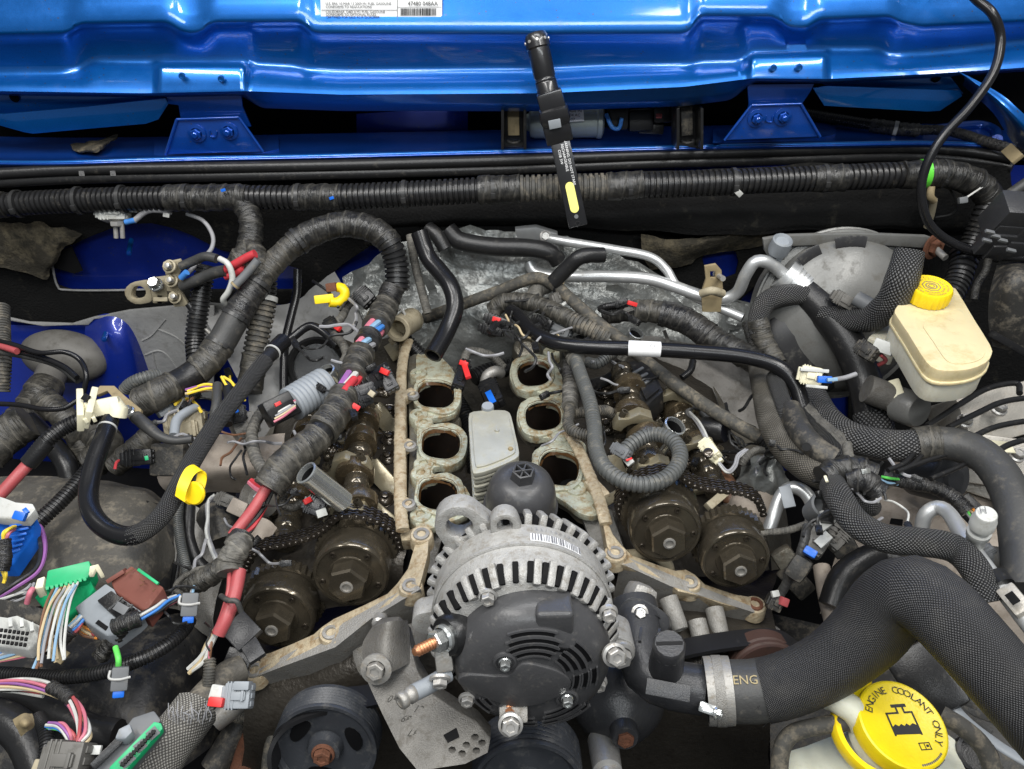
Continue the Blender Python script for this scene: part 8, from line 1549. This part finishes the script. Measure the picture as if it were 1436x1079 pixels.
for a, b in (((175, 806, 1.0605), (188, 797, 1.0615)), ((196, 812, 1.0595), (202, 816, 1.0592)), ((214, 830, 1.056), (218, 826, 1.057)), ((196, 822, 1.057), (202, 819, 1.058))): bar('groove', a, b, 2, 1.5, 'rust', T)
plate('grey_frame', [(104, 852, 1.035), (148, 818, 1.05), (160, 826, 1.05), (164, 834, 1.048), (200, 858, 1.042), (190, 868, 1.036), (160, 890, 1.03), (150, 892, 1.03), (120, 872, 1.03)], Vector((0, 0, -.022)), 'plastic_grey', T, bev=.002); plate('black_panel', [(136, 842, 1.0475), (156, 828, 1.052), (196, 858, 1.045), (174, 876, 1.0375)], Vector((0, 0, -.004)), 'plastic', T, bev=.001)
bar('lever_bar', (152, 856, 1.051), (172, 838, 1.054), 4, 4, 'plastic', T); bar('lever_bar', (168, 868, 1.047), (186, 848, 1.051), 4, 4, 'plastic', T); bar('lever_face', (160, 848, 1.052), (178, 858, 1.050), 12, 3, 'plastic_mid', T); bar('slot', (136, 872, 1.034), (150, 882, 1.033), 6, 2, 'dark', T)
tube('tape_tail', [(162, 880, 1.04), (180, 872, 1.045), (196, 866, 1.045)], 12, 'tape', 'tape_vinyl', T); wires(T, [(194, 866, 1.045), (215, 856, 1.04), (232, 846, 1.035), (250, 838, 1.03)], 5, ['white', 'black', 'lblue', 'pink', 'black', 'blue'], 2.2)
T = thing('blue_connector', 'blue ribbed connector with white lever at the picture edge', 'connector', (20, 740, 1.03))
plate('ribbed_side', [(0, 722, 1.05), (34, 728, 1.05), (50, 722, 1.05), (46, 752, 1.03), (18, 792, 1.01), (-30, 792, 1.01), (-30, 722, 1.05)], Vector((0, 0, -.02)), 'blue_plastic', T, bev=.002)
for k in range(7): bar('rib', (14, 738 + k * 7.5, 1.05 - k * .006), (44 - k * 3, 733 + k * 7.5, 1.05 - k * .006), 3.4, 5, 'blue_plastic', T)
plate('white_lever', [(-20, 690, 1.07), (6, 698, 1.07), (22, 704, 1.07), (46, 706, 1.068), (50, 714, 1.065), (38, 728, 1.06), (0, 726, 1.06), (-20, 722, 1.06)], Vector((0, 0, -.012)), 'white_plastic', T, bev=.002); bar('blue_tab', (20, 722, 1.074), (36, 726, 1.072), 12, 8, 'blue_plastic', T); bar('blue_tab', (34, 714, 1.076), (39, 720, 1.074), 6, 4, 'blue_plastic', T)
wires(T, [(20, 740, 1.05), (10, 746, 1.055), (6, 756, 1.05), (4, 770, 1.04)], 3, ['yellow', 'yellow', 'pink'], 2.4); tube('tape_wrap', [(4, 758, 1.05), (6, 780, 1.04), (2, 800, 1.03)], 10, 'tape', 'tape_vinyl', T); wires(T, [(5, 800, 1.03), (7, 808, 1.025), (6, 816, 1.02)], 3, ['yellow', 'yellow'], 2.4)
T = thing('white_connector', 'white multi-pin connector in a scuffed black shell at the edge', 'connector', (30, 880, 1.0))
plate('black_shell', [(-20, 836, 1.03), (20, 842, 1.035), (70, 856, 1.03), (72, 876, 1.02), (60, 900, 1.01), (40, 908, 1.005), (-20, 870, 1.02)], Vector((0, 0, -.02)), 'plastic_dusty', T, bev=.003); plate('white_body', [(-20, 862, 1.04), (10, 866, 1.04), (24, 863, 1.042), (58, 878, 1.036), (52, 900, 1.025), (40, 912, 1.02), (-20, 904, 1.02)], Vector((0, 0, -.014)), 'white_plastic', T, bev=.0015)
for r_, c_ in ((0, 0), (1, 0), (2, 0)):
    for k in range(7): q = Z(2 + k * 6 - r_ * 1.5, 884 + k * .8 + r_ * 8, 1.0385 - r_ * .0045 + .002); mk('pin_slot', boxm(q, RT * .0013, Vector((0, .0012, .0006)), ZUP * .0008), 'port_black', T)
for a in ((14, 868, 1.043), (30, 868, 1.044), (44, 874, 1.042)): bar('tab', a, (a[0] + 1, a[1] + 12, 1.041), 5, 5, 'white_plastic', T)
T = thing('loose_wire_bundle', 'bundle of pale wires wrapped with black tape beside the white connector', 'wires', (60, 910, .99))
wires(T, [(112, 868, 1.03), (102, 882, 1.025), (86, 896, 1.02), (60, 906, 1.015), (30, 914, 1.01), (-20, 926, 1.0)], 7, ['white', 'lblue', 'tan', 'pink', 'white', 'grey', 'rose', 'blue'], 2.4); tube('tape_wrap', [(100, 884, 1.028), (92, 892, 1.025), (84, 902, 1.02)], 10, 'tape', 'tape_vinyl', T); bar('paper_tag', (72, 912, 1.008), (92, 924, 1.004), 18, 3, 'leather_tape', T)
wires(T, [(-20, 852, 1.02), (20, 838, 1.03), (38, 830, 1.035), (46, 822, 1.035)], 5, ['grey', 'white', 'black', 'grey', 'grey'], 2); tube('pink_wire', [(38, 846, 1.04), (42, 832, 1.05), (46, 826, 1.05)], 4, 'smooth', 'wire_pink', T, n=10)
wires(T, [(-20, 846, 1.01), (20, 822, 1.02), (52, 800, 1.02), (60, 770, 1.02), (54, 742, 1.02), (44, 735, 1.02)], 3, ['black', 'black', 'purple'], 3); wires(T, [(112, 880, 1.015), (122, 888, 1.012), (134, 892, 1.01)], 6, ['orange', 'tan', 'brown', 'orange', 'rose'], 2.2)
hose('lower_conduit', 'black ribbed conduit crossing the lower fender liner', 'conduit', [(-40, 944, .985), (20, 946, .985), (80, 950, .99), (140, 944, .995), (190, 928, 1.0), (230, 908, 1.0), (256, 886, .995), (266, 870, .99)], 10, 'corr', 'corr_black')
hose('frayed_tape', 'frayed torn tape end above the blue injector plug', 'tape', [(140, 922, 1.0), (152, 905, 1.01), (166, 890, 1.02), (172, 878, 1.03)], 11, 'tape', 'tape', amp=2.5)
def injector(p, lbl, ax, tail):
    T = thing('injector_plug', lbl, 'connector', V(p), 'blue injector plugs'); p = V(p); s = S(p); ax = ax.normalized()
    x, y, z = frame(ax, tocam(p)); mk('shell', boxm(p, x * 16 * s, y * 11 * s, z * 9 * s, .002), 'plastic_mid', T); mk('blue_nose', boxm(p + x * 19 * s, x * 6 * s, y * 7.5 * s, z * 6.5 * s, .0015), 'blue_plastic', T)
    tube('spring_clip', [p + y * 13 * s + z * 8 * s - x * 2 * s, p + z * 11 * s, p - y * 13 * s + z * 8 * s - x * 2 * s, p - y * 13 * s - x * 12 * s + z * 5 * s], 1.8, 'smooth', 'zip_white', T, n=7); wires(T, tail, 2, ['lblue', 'grey'], 2)
injector((168, 952, 1.02), 'dark injector plug with blue nose and green wire over the lower liner', Vector((.02, -.6, -.5)), [(166, 940, 1.02), (166, 930, 1.02), (165, 920, 1.02)])
tube('green_wire', [(166, 936, 1.022), (166, 924, 1.03), (162, 908, 1.03)], 4, 'smooth', 'wire_green', label='short bright green wire above the injector plug', cat='wire', n=10)
injector((266, 848, 1.03), 'dark injector plug with blue nose hanging from the dusty tape knot', Vector((0, -.6, -.5)), [(268, 836, 1.03), (270, 826, 1.03), (272, 820, 1.03)])
T = thing('red_grey_plug', 'grey square plug with red locking tab beside the tan hose', 'connector', (330, 972, 1.0)); bar('body', (318, 976, 1.03), (354, 976, 1.03), 34, 26, 'plastic_grey', T, bev=3); bar('neck', (298, 970, 1.03), (322, 974, 1.03), 20, 20, 'wire_white', T); bar('red_tab', (294, 984, 1.035), (314, 986, 1.035), 13, 14, 'red_plastic', T); bar('top_step', (330, 962, 1.04), (352, 962, 1.04), 12, 20, 'plastic_grey', T)
T = thing('tan_hose', 'cracked tan rubber hose with woven grey sleeve at the bottom', 'hose', (270, 1000, .95)); TP2 = [(338, 938, .96), (316, 950, .965), (286, 980, .975), (262, 1012, .98), (236, 1045, .98), (212, 1085, .975), (200, 1110, .97)]
multi(T, TP2, 24, [(0, .52, 'smooth', 'hose', .92, 'liner_tan'), (.45, 1, 'braid', 'woven_sleeve', 1.35, 'mesh_grey')])
for k in range(18): a, b = 236 + k * 3.4, 1008 + (k % 5) * 2; tube('frayed_thread', [(a, b, 1.005), (a + random.uniform(-4, 3), b - 10, 1.01), (a + random.uniform(-10, 8), b - random.uniform(14, 26), 1.012)], .6, 'smooth', 'wire_grey', T, n=4, amp=0)
T = thing('grey_green_connector', 'long grey connector with green pin face at the bottom', 'connector', (190, 1040, 1.0)); plate('grey_shell', [(128, 1082, 1.03), (160, 1040, 1.035), (186, 1006, 1.04), (216, 996, 1.04), (226, 1010, 1.038), (160, 1090, 1.025)], Vector((0, 0, -.02)), 'plastic_mid', T, bev=.002)
plate('green_face', [(154, 1075, 1.0375), (216, 1012, 1.046), (226, 1014, 1.044), (228, 1022, 1.042), (170, 1088, 1.034), (150, 1088, 1.034)], Vector((0, 0, -.006)), 'green', T, bev=.001)
for a, b in (((166, 1070), (182, 1054)), ((186, 1048), (198, 1036)), ((204, 1030), (216, 1018))): bar('pin_field', (a[0] + 4, a[1] + 4, 1.0415 + (1075 - a[1]) * .00012), (b[0] + 5, b[1] + 5, 1.0415 + (1075 - b[1]) * .00012), 13, 2, 'plastic_mid', T, bev=.3)
for k in range(12): q = Z(172 + k * 3.9, 1072 - k * 4.1, 1.0445 + k * .0005); mk('pin_slot', boxm(q, RT * .0016, Vector((0, .0014, .0004)), ZUP * .0007), 'port_black', T)
plate('lever', [(166, 1022, 1.05), (182, 1014, 1.05), (186, 1026, 1.048), (176, 1036, 1.046), (160, 1036, 1.046)], Vector((0, 0, -.01)), 'plastic_grey', T, bev=.002); bar('black_slide', (130, 1076, 1.036), (176, 1030, 1.042), 12, 8, 'plastic', T)
T = thing('grey_brown_connector', 'beige-grey square connector at the bottom edge with purple wires', 'connector', (90, 1060, 1.0)); bar('body', (70, 1066, 1.03), (122, 1068, 1.03), 48, 40, 'boot_grey', T, bev=3); bar('lower', (54, 1082, 1.02), (110, 1090, 1.02), 30, 40, 'cream_dirty', T, bev=3); bar('white_tab', (118, 1052, 1.03), (142, 1052, 1.03), 12, 6, 'white_plastic', T)
wires(T, [(-20, 962, 1.0), (30, 960, 1.005), (70, 966, 1.01), (96, 980, 1.015), (112, 1004, 1.02), (118, 1030, 1.025), (112, 1046, 1.025)], 7, ['white', 'pink', 'purple', 'tan', 'white', 'pink', 'rose'], 2.4); tube('tape_wrap', [(72, 964, 1.01), (88, 972, 1.015), (102, 982, 1.018)], 9, 'tape', 'tape_vinyl', T)
wires(T, [(68, 1018, 1.02), (86, 1020, 1.025), (100, 1034, 1.025), (104, 1048, 1.02)], 5, ['pink', 'purple', 'white', 'blue', 'green', 'lblue', 'rose'], 2.2); wires(T, [(-20, 968, .99), (20, 966, .995), (60, 972, 1.0)], 5, ['purple', 'rose', 'white', 'black'], 2.4)
hose('lower_ribbed_conduit', 'black ribbed conduit standing beside the beige-grey connector', 'conduit', [(54, 1006, 1.0), (62, 1024, 1.01), (66, 1050, 1.01), (58, 1085, 1.0)], 10, 'corr'); hose('foam_hose', 'soft black foam-covered hose under the purple wires', 'hose', [(-20, 980, .95), (30, 978, .955), (80, 1000, .96), (130, 1024, .96), (166, 1030, .96)], 20, 'smooth', 'rubber'); hose('edge_hose', 'thick black hose in the lower corner', 'hose', [(-30, 1000, .97), (10, 1012, .975), (40, 1040, .97), (60, 1090, .96)], 26, 'smooth', 'rubber')
T = thing('masking_tape_flag', 'torn beige tape flag in the lower corner', 'tape', (35, 1015, 1.02)); sheet('flag', [[(18, 1012, 1.03), (32, 1002, 1.035), (46, 1000, 1.03)], [(22, 1020, 1.032), (36, 1014, 1.04), (50, 1012, 1.03)], [(30, 1032, 1.02), (38, 1028, 1.028), (48, 1022, 1.022)]], 'leather_tape', T, 6, 6, .002, 80, .0012)

# ---- more loose thin wiring hanging from the looms
def strays(T, paths, cols, r=1.7):
    for i, p in enumerate(paths): tube('stray_wire', p, r, 'smooth', 'wire_' + cols[i % len(cols)], T, n=6, amp=0)
rnd = random.Random(3)
def tangle(T, box, z, n, cols, tips=True, r=1.7):
    for i in range(n):
        x, y = rnd.uniform(box[0], box[2]), rnd.uniform(box[1], box[3]); a = rnd.uniform(0, 6.28); P = []
        for k in range(5):
            P.append((x, y, z + rnd.uniform(-.006, .010))); a += rnd.uniform(-.9, .9); L = rnd.uniform(9, 18); x += L * math.cos(a); y += L * math.sin(a) * .8
        strays(T, [P], [cols[i % len(cols)]], r * rnd.uniform(.8, 1.5))
        if tips and i % 3 == 0: bar('small_plug', P[-1], (x, y, P[-1][2]), 9, 8, ('plastic', 'plastic_mid', 'boot_grey')[i % 3], T)
tangle(eh, (440, 430, 500, 560), 1.10, 12, ['black', 'black', 'grey', 'black']); tangle(eh, (350, 600, 430, 700), 1.075, 10, ['black', 'grey', 'black'])
tangle(ch, (690, 420, 860, 500), 1.085, 16, ['black', 'grey', 'black', 'black', 'tan']); tangle(kn, (1110, 640, 1250, 740), 1.07, 14, ['black', 'grey', 'black', 'black', 'white'])
tangle(ml, (230, 540, 360, 640), 1.03, 14, ['black', 'grey', 'black', 'brown', 'yellow']); tangle(bc, (800, 500, 900, 600), 1.05, 9, ['black', 'grey', 'black']); tangle(fwd, (260, 740, 350, 880), 1.03, 9, ['grey', 'black', 'white', 'black'])
tangle(rb, (960, 570, 1080, 680), 1.0, 12, ['black', 'grey', 'black', 'black']); tangle(T, (10, 1000, 120, 1050), 1.0, 1, ['black'], False)
